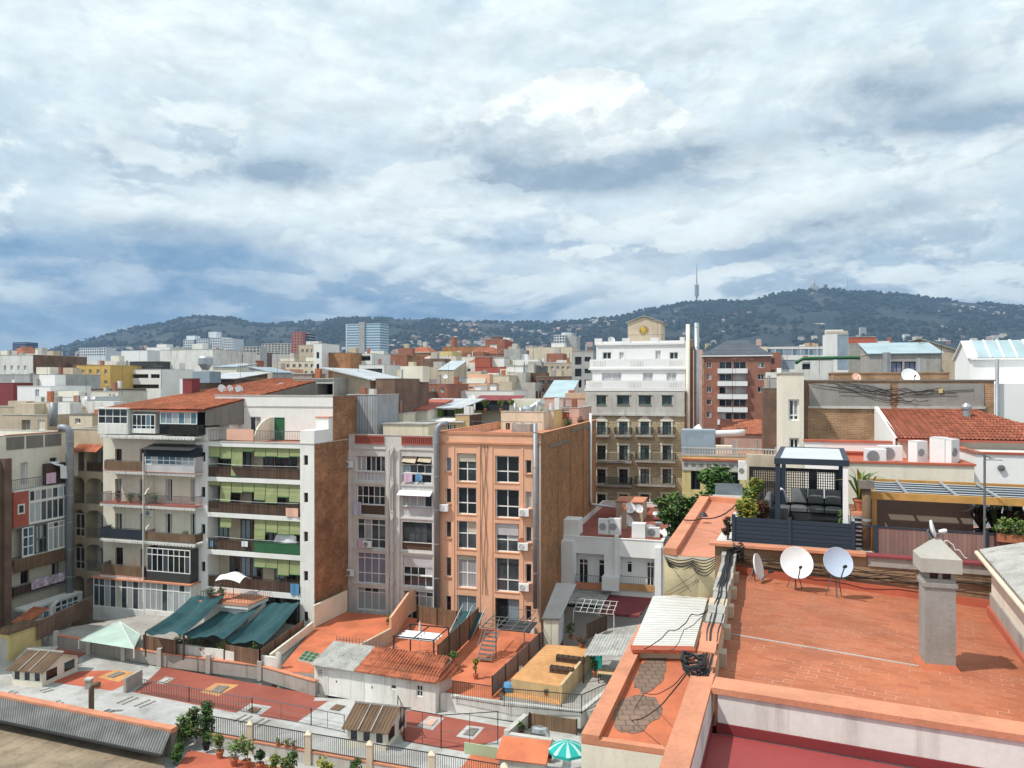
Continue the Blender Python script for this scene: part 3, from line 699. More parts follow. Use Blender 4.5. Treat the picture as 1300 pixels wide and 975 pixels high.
 d=MB().use('terracotta');d.lathe([(0,-.03),(.26,-.02),(.3,.02),(.26,.05),(0,.06)],(0,0,0),18,Matrix.Rotation(R(90),3,'X'))
 simple('wall_disc','small terracotta coloured dish fixed above an air conditioner on the salmon wall','dish',d,fr.W(fr.s(662.3),-.2,fr.z(662.3,686)))
 for x0,y0,x1,y1,f,m in((580,575.5,604.6,612,.3,'shutter_cream'),(628.5,664.6,659,701.4,.42,'shutter'),(580,704.8,604.6,746.7,.16,'shutter_cream')):
  q=fr.rect(x0,y0,x1,y1);s_=MB().use(m);s_.box(q[0]+.12,.20,q[3]-(q[3]-q[1])*f,q[2]-.12,.24,q[3]-.02);s_.build('shutter',b.t)
 return b
SAL=salmon()
# lilac grey block
def lilac():
 fr=Frame(497,72,A0);zt=H-(553-CY)*72/F
 b=Bld('apartment_building','lilac grey apartment block with red balustrades on top and two columns of glazed galleries','building',fr,439,555.5,13,zt,'lilac_grey','brick_old','concrete',.9)
 L=[(578.7,610.7),(617,653),(659,696),(702,741),(746,775)]
 b.win(451.5,578.7,488.8,598.7,cols=6,pm=['curtain','glass_mid','glass_dark'],fw=.08)
 b.win(451.5,599.6,488.8,610.7,cols=8,pm='shutter',fw=.04,dp=.16)
 b.win(452.5,617,488.5,641,cols=5,rows=(.45,),pm=['glass_dark','glass_mid'],fw=.07)
 b.win(452.5,641.5,488.5,653,cols=1,pm='frame_wood',fm='frame_wood',dp=.16)
 b.win(453,659,489,696,cols=4,rows=(.3,.8),pm=['curtain','glass_dark','glass_mid'],fw=.07,low='glass_mid')
 b.win(453,702,489,741,cols=4,rows=(.33,.82),pm='glass_lilac',fw=.07)
 b.win(453,746.5,489,775,cols=4,rows=(.8,),pm=['glass_dark','curtain'],fw=.07)
 b.win(510,590,548,601,cols=4,pm=['glass_mid','curtain_blue','glass_dark'],fw=.06);b.hole(b.r(510,579.5,548,589.5),.6)
 b.win(510,602,548,613,cols=3,pm='glass_dark',fm='frame_white',fw=.06,dp=.1)
 b.win(510,628,548,643.5,cols=4,pm=['glass_dark','curtain','curtain_blue'],fw=.06)
 b.win(510,644,548,656,cols=9,pm='shutter',fm='lilac_grey',fw=.04,dp=.14)
 b.win(510.5,663,548.5,689,cols=5,rows=(.5,),pm=['glass_dark','glass_mid'],fm='frame_dark',fw=.06)
 b.win(510.5,689.5,548.5,698.5,cols=1,pm='frame_wood',fm='frame_wood',dp=.14)
 b.win(511.5,706,549,731,cols=4,rows=(.42,),pm=['glass_dark','shutter'],fw=.07,shutter=.55)
 b.win(511.5,731.5,549,745,cols=4,pm=['glass_dark','glass_mid'],fw=.06)
 b.win(512.5,751,549.5,790,cols=4,rows=(.84,),pm=['curtain','glass_mid','glass_dark'],fw=.07)
 tr=MB().use('lilac_grey')
 for x in(442.5,492.5,506,553):s=fr.s(x);tr.box(s-.16,-.14,5.2,s+.16,-.004,fr.z(x,571))
 for y in(569,614,656,699,743):z=fr.z(497,y);tr.box(fr.s(447),-.09,z-.12,fr.s(490.3),-.005,z);tr.box(fr.s(508.2),-.09,z-.12,fr.s(550.8),-.005,z)
 s=fr.s(498.5);tr.box(s-.14,-.32,5.2,s+.14,-.004,fr.z(498,568));tr.build('pilaster',b.t)
 for x0,x1 in((451,487.5),(510,548.5)):
  bl=MB().use('red_wall');z0=b.zt-.80
  bl.box(fr.s(x0),-.12,z0-.0,fr.s(x1),-.004,z0+.1);bl.box(fr.s(x0),-.12,z0+.66,fr.s(x1),-.004,z0+.76)
  n=14
  for i in range(n+1):s=fr.s(x0)+.06+(fr.s(x1)-fr.s(x0)-.12)*i/n;bl.box(s-.045,-.10,z0+.1,s+.045,-.03,z0+.66)
  bl.use('maroon');bl.box(fr.s(x0),-.03,z0+.1,fr.s(x1),-.004,z0+.66);bl.build('balustrade',b.t)
 b.finish()
 aw=MB().use('canvas_white');q=b.r(507.5,622.5,549.5,628);aw.plate((q[0],-.02,q[3]),(q[0],-.75,q[1]),(q[2],-.75,q[1]),(q[2],-.02,q[3]),.03);aw.build('awning',b.t)
 aw=MB().use('beige');q=b.r(511,580,528,586);aw.plate((q[0],.3,q[3]),(q[0],-.2,q[1]),(q[2],-.25,q[1]-.1),(q[2],.3,q[3]),.03);q=b.r(531,580,547,587);aw.plate((q[0],.3,q[3]),(q[0],-.3,q[1]+.1),(q[2],-.2,q[1]),(q[2],.3,q[3]),.03);aw.build('blind',b.t)
 for px,py,lab in[(444.5,589,'white air conditioner by the top left gallery of the lilac block'),(446.3,726,'small white air conditioner low beside the lilac galleries of the lilac block'),(468.5,690,'air conditioner hung in front of the third left gallery of the lilac block')]:
  ac_unit(fr.W(fr.s(px),-.5,fr.z(px,py)-.35),A0,lab,w=.8,h=.58)
 for(x0,y0,x1,y1,m,lab)in[(448.5,637,459.5,653,'cloth_lilac','pale lilac cloth hung below a lilac block window'),(513,601,524,612,'cloth_pink','pale pink cloth drying under the top right lilac gallery'),(528,601.5,536,611,'cloth_blue','blue cloth drying under the top right lilac gallery'),(455,684,466,695,'cloth_pink','reddish laundry beside an air conditioner on the lilac block')]:
  q=b.r(x0,y0,x1,y1);o=fr.W(q[0],-.12,q[1]);w,h=q[2]-q[0],q[3]-q[1]
  mb=MB().use(m);mb.grid(lambda u,v:(u*w,-.05*math.sin(u*9)*(1-v),(v*h)-.06*math.sin(u*5)*(1-v)),12,6);mb.grid(lambda u,v:(u*w,.012-.05*math.sin(u*9)*(1-v),(v*h)-.06*math.sin(u*5)*(1-v)),12,6)
  simple('laundry_cloth',lab,'laundry',mb,o,A0,'laundry hung out to dry',True)
 c=MB().use('lilac_grey');o=fr.W(fr.s(498),-.40,6);pts=[]
 for i in range(5):z=i*3.1;pts+=[(-.05,0,z),(-.05,0,z+1.9),(.28,0,z+2.5),(.28,0,z+2.9)]
 c.tube(pts,.055,6);simple('drain_pipe','grey zigzag drain pipe on the middle pier of the lilac block','pipe',c,o,A0)
 t=MB().use('cream');t.box(fr.s(478),1.4,b.zt-.9,fr.s(536),4.4,b.zt+.98);t.use('concrete');t.box(fr.s(477),1.3,b.zt+.985,fr.s(537),4.5,b.zt+1.08);t.build('roof_hut',b.t)
 return b
LIL=lilac()
# white block with deep loggias
def white_block():
 fr=Frame(320,69.1,A0);zt=H-(562-CY)*69.1/F
 b=Bld('apartment_building','white apartment block with deep dark loggias and pale green blinds','building',fr,248,399,17,zt,'white','brick_old','terracotta_fade',.02)
 xs0,xs1=263.5,381
 lv=[(568,607.5),(613,653.5),(659,701.5),(707.5,749.5),(756,806)]
 for i,(y0,y1)in enumerate(lv):b.hole(b.r(xs0,y0,xs1,y1),1.6)
 for i,(y0,y1)in enumerate([(574,586),(618,631),(665.5,678),(713,725.5)]):b.win(255.3,y0,260.6,y1,cols=1,fm='frame_dark',pm='glass_dark',fw=.04)
 for i,(y0,y1)in enumerate([(578,590.5),(625.5,638),(675,687.7),(725,737.5),(776.5,789)]):b.win(385.6,y0,391,y1,cols=1,fm='frame_dark',pm='glass_dark',fw=.04)
 b.finish(z0=0)
 a,_,e,_=b.r(xs0,600,xs1,610)
 bw=(e-a)
 for i,(y0,y1)in enumerate(lv):
  q=b.r(xs0,y0,xs1,y1);z0,z1=q[1],q[3]
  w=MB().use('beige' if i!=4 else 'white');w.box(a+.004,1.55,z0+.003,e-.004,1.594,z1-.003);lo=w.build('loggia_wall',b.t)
  n=8
  for k in range(n):
   x0=a+bw*k/n+.06;x1=a+bw*(k+1)/n-.06
   if(k+i)%4==3 and i<4:
    continue
   window(b.t,x0,z0+.05,x1,z1-.35,y=1.48,cols=2,rows=(.3,),fm='frame_wood',pm=['glass_dark','glass_dark','glass_mid','curtain_blue'],fw=.09)
  if i<4:
   pan=['wood_dark','wood_dark','wood_dark','wood_dark'][i]
   railing(b.t,[(a+.02,.12,z0),(e-.02,.12,z0)],1.02,'iron',panel=pan,top=.05)
   if i==2:
    p=MB().use('frame_green');x0,x1=fr.s(322),fr.s(380);p.box(x0,.05,z0+.05,x1,.085,z0+.98);p.build('railing_screen',b.t)
  drops=[[.36,.40,.98,.14,.30,.28,.30,.26],[.14,.66,.34,.30,.55,.62,.42,.56],[.0,.32,.0,0,.62,.38,.42,.40],[0,0,0,0,.3,.3,.5,.45],[0]*8][i]
  for k,dr in enumerate(drops):
   if dr<=0:continue
   x0=a+bw*k/n+.03;x1=a+bw*(k+1)/n-.03
   s=MB().use('blind_green');zz=z1-(z1-z0-.1)*dr;out=.0 if dr<.5 else .05
   s.plate((x0,.22,z1-.01),(x0,.16-out*(k%3),zz),(x1,.16-out*((k+1)%3),zz),(x1,.22,z1-.01),.02)
   s.use('frame_green');s.box(x0,.12-out*(k%3),zz-.06,x1,.17,zz);s.build('blind',b.t)
  ln=MB().use('pvc');ln.tube([(a+.1,-.06,z0+1.25),((a+e)/2,-.06,z0+1.15),(e-.1,-.06,z0+1.2)],.015,5)
  if i in(0,1,2):ln.build('washing_line',b.t)
 p=MB().use('white')
 for x0,x1,y in((248,263.5,542.5),(381,399,546.5)):p=MB().use('white');p.box(fr.s(x0),.0,b.zt+.071,fr.s(x1),2.5,fr.z((x0+x1)/2,y));p.build('parapet_pier',b.t)
 railing(b.t,[(fr.s(264),.15,b.zt+.071),(fr.s(380.5),.15,b.zt+.071)],1.0,'iron_grey',gap=.16)
 sc_=MB().use('cloth_peach');q=b.r(287,545,321,559);sc_.box(q[0],.09,q[1],q[2],.11,q[3]);sc_.build('railing_screen',b.t)
 d=3.2;u0,u1=fr.s(273,d),b.s1;zu=fr.z(346,502.5,d);z0=b.zt
 up=MB().use('white');hl=[]
 rc=lambda x0,y0,x1,y1:(fr.s(x0,d),fr.z((x0+x1)/2,y1,d),fr.s(x1,d),fr.z((x0+x1)/2,y0,d))
 q1,q2,q3=rc(281,533,290,558),rc(316.5,529,331,558),rc(348,530,361.5,559)
 holed(up,u0,u1,z0+.072,zu,[(*q,.2)for q in(q1,q2,q3)],y=d)
 up.use('brick_old');up.face([(u1+.001,d,z0),(u1+.001,b.dep,z0),(u1+.001,b.dep,zu),(u1+.001,d,zu)])
 up.use('white');up.face([(u0,b.dep,z0),(u0,d,z0),(u0,d,zu),(u0,b.dep,zu)]);up.face([(u1,b.dep,z0),(u0,b.dep,z0),(u0,b.dep,zu),(u1,b.dep,zu)])
 up.use('concrete');up.box(u0+.003,d+.003,zu-.35,u1-.003,b.dep-.003,zu-.12)
 up.use('concrete_pale');up.box(u0-.05,d-.06,zu+.003,u1+.04,d+.25,zu+.08);zb=fr.z(346,516,d);up.box(u0,d-.05,zb-.05,u1,d-.004,zb+.05)
 up.build('upper_storey',b.t)
 window(b.t,*q2,y=d+.17,cols=2,fm='frame_white',pm=['curtain','glass_mid'])
 dr=MB().use('door_green');dr.box(q3[0],d+.05,q3[1],q3[2],d+.1,q3[3]);dr.build('door',b.t)
 dr=MB().use('glass_dark');dr.box(q1[0],d+.12,q1[1],q1[2],d+.16,q1[3]);dk=dr.build('door',b.t)
 dr=MB().use('door_green');dr.plate((q1[2],d-.01,q1[1]),(q1[2]+.9,d-.35,q1[1]),(q1[2]+.9,d-.35,q1[3]),(q1[2],d-.01,q1[3]),.04);dr.build('door_leaf',b.t)
 dv=MB().use('cream_pale');xd=fr.s(333,1.6);ring=[(0,0)]+[(2.9*(1-math.cos(t*math.pi/2/8)),2.1*math.sin(t*math.pi/2/8))for t in range(9)]+[(2.9,0)]
 vs=[(xd-.07,.3+y,z0+.072+z)for y,z in ring]+[(xd+.07,.3+y,z0+.072+z)for y,z in ring];n=len(ring)
 dv.mesh(vs,[tuple(range(n)),tuple(range(2*n-1,n-1,-1))]+[(i,(i+1)%n,n+(i+1)%n,n+i)for i in range(n)]);dv.build('terrace_divider',b.t)
 bx=MB().use('white');q=(fr.s(262),fr.s(276));bx.box(q[0],1.8,z0+.072,q[1],3.19,z0+2.2);bx.build('box_room',b.t)
 bx=MB().use('white');x0,x1=fr.s(387,.6),b.s1-.05;bx.box(x0,2.52,z0+.072,x1,3.19,fr.z(395,532));bx.use('coping');bx.box(x0-.1,2.45,fr.z(395,532)+.003,x1+.03,3.19,fr.z(395,532)+.1);bx.build('box_room',b.t)
 zc=fr.z(330,757);x0,x1=fr.s(282),fr.s(341)
 cb=MB().use('white');cb.box(x0,-3.0,zc-.3,x1,-.004,zc);cb.use('coping');cb.box(x0-.06,-3.06,zc+.003,x1+.06,-.02,zc+.09);cb.use('white');cb.box(x0+.2,-2.7,5,x1-.2,-.1,zc-.303);cbo=cb.build('balcony',b.t)
 railing(cbo,[(x0+.05,-.1,zc+.09),(x0+.05,-2.95,zc+.09),(x1-.05,-2.95,zc+.09),(x1-.05,-.1,zc+.09)],.8,'iron_grey',gap=.3)
 b.zc,b.cx=zc,(x0,x1);return b
WHB=white_block()
# cream block with scalloped balconies
def cream_block():
 fr=Frame(185,72.6,A0);zt=H-(519.5-CY)*72.6/F
 b=Bld('apartment_building','cream apartment block with scalloped balconies, glazed galleries and a wide orange tiled roof','building',fr,131,251,15,zt,'cream_pale','cream_pale','concrete',.02)
 lv=[553,599,641.5,687,731.5]
 S=lambda x:fr.s(x,0)
 for i,y in enumerate(lv[1:4]):
  y0,y1=[(570,596),(608,637),(652,682)][i]
  for x0,x1 in((146,154.5),(177.5,183),(210,218.5),(242,248)):
   if i==0 and x0>180:continue
   b.win(x0,y0,x1,y1,cols=2,fm='frame_wood' if x0<200 else 'frame_white',pm=['glass_dark','curtain'],fw=.05,dp=.25)
 b.win(146,695,156,722,cols=2,fm='frame_wood',pm='glass_dark',fw=.06);b.win(178,697,183,722,cols=1,fm='frame_wood',pm='glass_dark',fw=.05)
 b.finish()
 zz=lambda y,x=185:fr.z(x,y,-1.3)
 X0,XM,X1=fr.s(127,-1.3),fr.s(183,-1.3),fr.s(247.5,-1.3)
 z=zz(553);balcony(b.t,X0,X1,z,1.35,.2,'white_worn',None,scallop=True)
 z=zz(599);balcony(b.t,X0+.4,XM,z,1.3,.16,'white_worn','iron_grey',.9,panel='straw',scallop=True,edge='coping');balcony(b.t,XM+.005,X1,z,1.3,.16,'white_worn',None,scallop=True,edge='coping')
 z=zz(641.5);balcony(b.t,X0,XM,z,1.35,.16,'white_worn','iron_grey',.9,scallop=True,edge='red_wall');balcony(b.t,XM+.005,X1,z,1.3,.16,'white_worn','iron_grey',.9,scallop=True,edge='red_wall')
 z=zz(687);balcony(b.t,X0,XM,z,1.35,.16,'white_worn','iron',1.0,panel='canvas_navy',scallop=True);balcony(b.t,XM+.005,X1,z,1.3,.16,'white_worn','iron_grey',.85,panel='straw',scallop=True)
 z=zz(734);balcony(b.t,X0,XM,z,1.35,.16,'white_worn','iron_grey',1.0,panel='straw',scallop=True,edge='coping')
 def gallery(x0,y0,x1,y1,ysill,cols,rows,pm,low,proj=1.3,fm='frame_white',roof=None,name='gallery'):
  q=fr.rect(x0,y0,x1,y1,d=-proj);zs=fr.z((x0+x1)/2,ysill,-proj)
  g=MB().use(low);g.box(q[0],-proj,q[1],q[2],-proj+.08,zs)
  for xa in(q[0],q[2]-.08):g.box(xa,-proj+.081,q[1],xa+.08,-.005,q[3])
  if roof:g.use(roof);g.box(q[0]-.12,-proj-.18,q[3]+.003,q[2]+.1,-.005,q[3]+.1)
  o=g.build(name,b.t)
  window(o,q[0]+.03,zs,q[2]-.03,q[3],y=-proj+.06,cols=cols,rows=rows,fm=fm,pm=pm,fw=.07)
 gallery(124,519,162,551,538,4,(.5,),['glass_mid','glass_dark','glass_frost'],'white_worn',roof='white')
 gallery(167,526,197,550,545,5,(.25,),['glass_dark','glass_dark','glass_blue'],'white_worn',proj=1.0)
 gallery(202.5,523,250,552,538.5,6,(),['curtain_blue','glass_frost','glass_blue'],'glass_dark',proj=1.35,roof='red_coat')
 gallery(183.5,579,247,603,590.5,8,(.5,),['glass_blue','curtain_blue','glass_frost'],'shutter')
 a=MB().use('canvas_navy');q=fr.rect(183.5,569,247,580,d=-1.3);a.box(q[0],-1.34,q[1],q[2],-.1,q[3]);a.use('frame_dark');a.plate((q[0],-1.9,q[3]-.1),(q[2],-1.9,q[3]-.1),(q[2],-.02,q[3]+.3),(q[0],-.02,q[3]+.3),.05);a.build('awning',b.t)
 gallery(185.5,697,241.5,741,727,8,(.72,),['glass_dark','glass_mid','glass_dark'],'frame_dark')
 gallery(118,736,183,790,772,9,(.74,),['curtain','glass_mid','shutter_cream'],'white_worn',proj=1.5,roof='coping');gallery(183.4,741,242,792,777,8,(.74,),['curtain','glass_mid','glass_frost'],'white_worn',proj=1.5,roof='coping')
 p=MB().use('cream_pale')
 for y,hh in((641.5,2.6),(687,2.4)):
  z=zz(y)+.05;ring=[(-.02,0),(-1.25,0),(-1.25,hh*.35),(-.95,hh*.5),(-.5,hh*.62),(-.3,hh*.85),(-.02,hh)]
  vs=[(XM-.05,yy,z+q)for yy,q in ring]+[(XM+.05,yy,z+q)for yy,q in ring];n=len(ring)
  p.mesh(vs,[tuple(range(n)),tuple(range(2*n-1,n-1,-1))]+[(i,(i+1)%n,n+(i+1)%n,n+i)for i in range(n)])
 p.build('party_screen',b.t)
 MB().use('pvc').tube([(XM+.02,-1.45,7),(XM+.02,-1.45,zz(575))],.05,6).build('downpipe',b.t)
 ze=b.zt+.1;zr=ze+2.9
 e0,e1=X0-.1,X1+.4
 r=MB().use('roof_tile')
 def sl(pts):r.face(pts)
 y0,y1,yr=-1.1,22.0,12.5;xa,xb=e0+9.5,e1+5.0
 r.corrugated((xa,yr,zr),(xb,yr,zr),(e1+.3,y0,ze),(e0,y0,ze),52,.035,t=.12,seg=6)
 r.use('roof_tile_swap');r.face([(e0,y0,ze),(xa,yr,zr),(e0,y1,ze)])
 r.use('roof_tile');r.face([(xa,yr,zr),(xb,yr,zr),(e1,y1,ze),(e0,y1,ze)])
 r.use('concrete_dark');r.face([(e1+.3,y0+.3,ze-.12),(xb,yr,zr-.1),(xb,yr,ze-1.5),(e1+.3,y0+.3,ze-1.5)]);r.face([(xb,yr,zr-.1),(e1,y1,ze-.12),(e1,y1,ze-1.5),(xb,yr,ze-1.5)])
 r.use('white_worn');r.box(e0+.3,y0+.3,ze-.28,e1,y1-.3,ze-.1);ro=r.build('roof',b.t)
 c=MB().use('maroon');cx=fr.s(242,5.5);c.box(cx-.55,5.0,ze+.9,cx+.55,6.2,ze+2.75);c.use('concrete_dark');c.box(cx-.6,4.95,ze+2.753,cx+.6,6.25,ze+2.85);c.build('chimney',ro)
 b.ze,b.zr=ze,zr;b.S=S
 for px,py,d_,lab in[(281.3,493.5,6,'round white dish on the orange roof, leftmost of three behind the white parapet'),(292,494,6.2,'narrow white dish on the orange roof, middle of three behind the white parapet'),(303,494.5,6.0,'round white dish on the orange roof, rightmost of three behind the white parapet'),(357,491,9.5,'round white dish right of the roof skylight gable, above the white terrace')]:
  w=fr.W(fr.s(px,d_),d_,fr.z(px,py,d_));dish(w-V(0,0,1.0),.42,{281.3:126,292:108,303:128}.get(px,140),20,lab,mast=1.0)
 return b
CRM=cream_block()
# left wing of the block (its facade looks right)
def left_wing():
 fr=Frame(88,75.5,90+A0);zt=fr.z(60,551.5)+.1
 b=Bld('apartment_building','beige apartment wing at the left edge with glazed white galleries and laundry','building',fr,-60,90.5,16,zt,'cream_pale','beige','roof_grey',.6)
 zf=lambda px,py:fr.z(px,py,-.9)
 s=lambda px,d=-.95:fr.s(px,d)
 sl,sr=s(17),s(88.5)
 b.win(26,587,35,616,cols=1,fm='frame_white',pm='shutter',fw=.08);b.win(63,581,72,607,cols=2,fm='frame_wood',pm='glass_dark')
 b.win(26,716,37,741,cols=2,fm='frame_wood',pm=['glass_dark','curtain'],fw=.08);b.win(66,706,76,731,cols=2,fm='frame_wood',pm=['curtain','glass_dark'],fw=.08)
 b.finish()
 zs=[zf(52,618),zf(52,663),zf(52,703),zf(52,748)]
 mats=[('white_worn',None),('concrete_dark',None),('straw',None),('concrete_dark',None)]
 for i,z in enumerate(zs):
  m=MB().use('white_worn' if i==0 else 'concrete_dark');m.box(sl,-1.0,z-.16,sr,-.004,z)
  o=m.build('balcony',b.t)
  if i==0:railing(o,[(sl+.05,-.05,z),(sl+.05,-.95,z),(sr-.05,-.95,z)],.95,'iron_grey',gap=.18)
  if i==3:railing(o,[(sl+.05,-.05,z),(sl+.05,-.95,z),(sr-.05,-.95,z)],.9,'iron_grey',gap=.18,panel='wood_dark')
 def gal(z0,z1,xa,xb,cols,rows,fm,pm,low=None,zl=None):
  o=MB().use(low or 'white');o.box(s(xa),-.98,z0+.003,s(xb),-.90,(zl or z0+.1));g=o.build('gallery',b.t)
  window(g,s(xa)+.02,zl or z0+.1,s(xb)-.02,z1-.17,y=-.93,cols=cols,rows=rows,fm=fm,pm=pm,fw=.11)
 w=MB().use('red_wall');w.box(s(17.2),-.96,zs[1]+.004,s(36),-.7,zs[0]-.163);w.use('salmon_dark');ow=w.build('bay_wall',b.t)
 window(ow,s(22),zs[1]+1.1,s(31),zs[1]+2.0,y=-.98,cols=1,pm='glass_mid',fw=.12)
 gal(zs[1],zs[0],36.5,88,7,(.62,.66),'frame_white',['glass_mid','curtain','glass_frost'])
 gal(zs[2],zs[1],28,43.5,2,(.33,.66),'frame_white',['glass_blue','glass_mid']);gal(zs[2],zs[1],44,60,3,(.5,),'iron_grey',['glass_mid','curtain','glass_dark']);gal(zs[2],zs[1],60.5,88,4,(.8,),'frame_white',['glass_frost','curtain','glass_mid'])
 w=MB().use('straw');w.box(s(17.5),-1.06,zs[2]-1.15,s(88),-1.005,zs[2]+.05);w.build('balcony_screen',b.t)
 w=MB().use('concrete_dark');n=3
 for i in range(n):w.box(sl+(sr-sl)*i/n+.12,-.06,zt-1.25,sl+(sr-sl)*(i+1)/n-.12,-.004,zt-.12)
 w.use('coping');w.box(sl,-.12,zt+.071,sr,.2,zt+.13);w.build('parapet_panel',b.t)
 g=MB().use('white');z0=5.2;z1=zf(60,762);g.box(s(18),-2.2,z1,s(92),-.9,z1+.22);g.box(s(88),-2.15,z0,s(92),-.9,z1-.003);o=g.build('lean_to',b.t)
 window(o,s(18),z0,s(88),z1-.003,y=-2.05,cols=9,rows=(.66,),fm='frame_white',pm=['glass_mid','glass_blue','glass_frost'],fw=.12)
 k=MB().use('brick_brown');k.box(s(6,-1.6),-1.6,5,s(15,-1.6),-1.05,fr.z(10,582,-1.5));simple('party_wall','dark brown brick wall end standing between the beige wing and the left edge','wall',k,fr.o,fr.a)
 e=fr.W(s(88.5,-1.35),-1.35,6);t=fr.W(s(88.5,-1.35),-1.35,fr.z(90,549,-1.3))
 pipe('ventilation_duct','grey elbow duct at the corner of the beige wing on the left','duct',[e,t-V(0,0,.5),t,t+V(-.2,0,.32),t+V(-.6,0,.48),t+V(-1.0,0,.42)],.36,'duct',bands=2.6,n=14)
 d=MB().use('wood_dark');d.box(s(63),-.9,zs[0]+.05,s(86),-.1,zs[0]+2.0);d.use('canvas_white');d.plate((s(66),-.5,zs[0]+2.2),(s(66)+.1,-1.35,zs[0]+1.9),(s(80),-1.4,zs[0]+1.55),(s(80),-.5,zs[0]+2.1),.03);d.plate((s(72),-1.38,zs[0]+1.8),(s(72),-1.42,zs[0]+.6),(s(81),-1.42,zs[0]+.5),(s(81),-1.38,zs[0]+1.7),.02);d.build('balcony_shelter',b.t)
 for px,z,m,lab,hh,w_ in[(57,zs[0]+.2,'cloth_pink','pink towel over the top balcony rail of the beige wing',1.0,1.0),(38,zs[3]+.25,'cloth_mixed','patterned laundry spread along the lower balcony rail of the beige wing',.85,4.2)]:
  mb=MB().use(m);mb.grid(lambda u,v:(u*w_,-.05-.06*math.sin(u*8*w_),v*hh),24,4);mb.grid(lambda u,v:(u*w_,-.03-.06*math.sin(u*8*w_),v*hh),24,4)
  simple('laundry_cloth',lab,'laundry',mb,fr.W(s(px),-1.08,z),fr.a,'laundry hung out to dry',True)
 return b
LW=left_wing()
def corner_block():
 fr=Frame(110,77,A0);zt=fr.z(110,545)
 b=Bld('apartment_building','shaded grey corner block with arched loggias beside the cream block','building',fr,88,133,12,zt,'beige','beige','concrete',.5)
 zs=[fr.z(110,y)for y in(599,640,683,725)]
 xs=[(93.5,107),(109,130.5)]
 prev=fr.z(110,562)
 lev=[fr.z(110,563)]+[z-.35 for z in zs]
 for i,z in enumerate(zs+[5.2]):
  top=lev[i]-.25
  for(xa,xb)in xs:b.hole((fr.s(xa),z+.05,fr.s(xb),top),1.5)
 b.finish()
 for i,z in enumerate(zs+[5.2]):
  top=lev[i]-.25
  for k,(xa,xb)in enumerate(xs):
   a,e=fr.s(xa),fr.s(xb)
   m=MB().use('beige');n=8;rise=.55
   for sx in(0,1):
    ring=[((a if sx==0 else e),top+.0)]+[((a+(e-a)/2*(1-math.cos(q*math.pi/2/n)))if sx==0 else(e-(e-a)/2*(1-math.cos(q*math.pi/2/n))),top-rise+rise*math.sin(q*math.pi/2/n))for q in range(n+1)]
    vs=[(x,.02,zz)for x,zz in ring]+[(x,.3,zz)for x,zz in ring];nn=len(ring)
    m.mesh(vs,[tuple(range(nn)),tuple(range(2*nn-1,nn-1,-1))]+[(j,(j+1)%nn,nn+(j+1)%nn,nn+j)for j in range(nn)])
   m.build('arch',b.t)
   w=MB().use('lilac_grey' if i!=1 else 'beige');w.box(a+.004,1.45,z+.054,e-.004,1.494,top-.004);w.build('loggia_wall',b.t)
   if k==0 and i in(2,3):window(b.t,a+.02,z+.06,e-.02,top-.4,y=.25,cols=2,rows=(.35,),pm=['glass_mid','glass_dark'],fw=.08)
   else:
    window(b.t,a+.2+.3*k,z+.06,a+.95+.3*k,z+2.2,y=1.38,cols=1,pm=['glass_dark','glass_mid'],fw=.08)
    if i<4:railing(b.t,[(a+.02,.1,z+.05),(e-.02,.1,z+.05)],.95,'iron_grey',gap=.15,panel='wood_dark' if(i,k)==(0,1)else None)
 r=MB().use('roof_tile');q=b.r(101,564,133,571);r.corrugated((q[0],-.05,q[3]),(q[2],-.05,q[3]),(q[2],-1.1,q[1]-.1),(q[0],-1.1,q[1]-.1),14,.03);r.use('white');r.box(q[0]-.7,-1.0,q[1]-2.6,q[0]-.1,-.05,q[1]+.3);r.build('porch_roof',b.t)
 return b
CB=corner_block()
def edge_bits():
 fr=Frame(2,64.5,90+A0)
 b=Bld('apartment_building','ochre building sliver cut by the left edge of the view','building',fr,0,0,6,fr.z(2,556),'yellow_pale','brick_brown',s=(-9,-2.2),par=.3)
 b.finish()
 for z in(10,13.2,16.4):balcony(b.t,-9,-2.3,z,.35,.15,'yellow_pale','iron_grey',.9,gap=.2)
edge_bits()
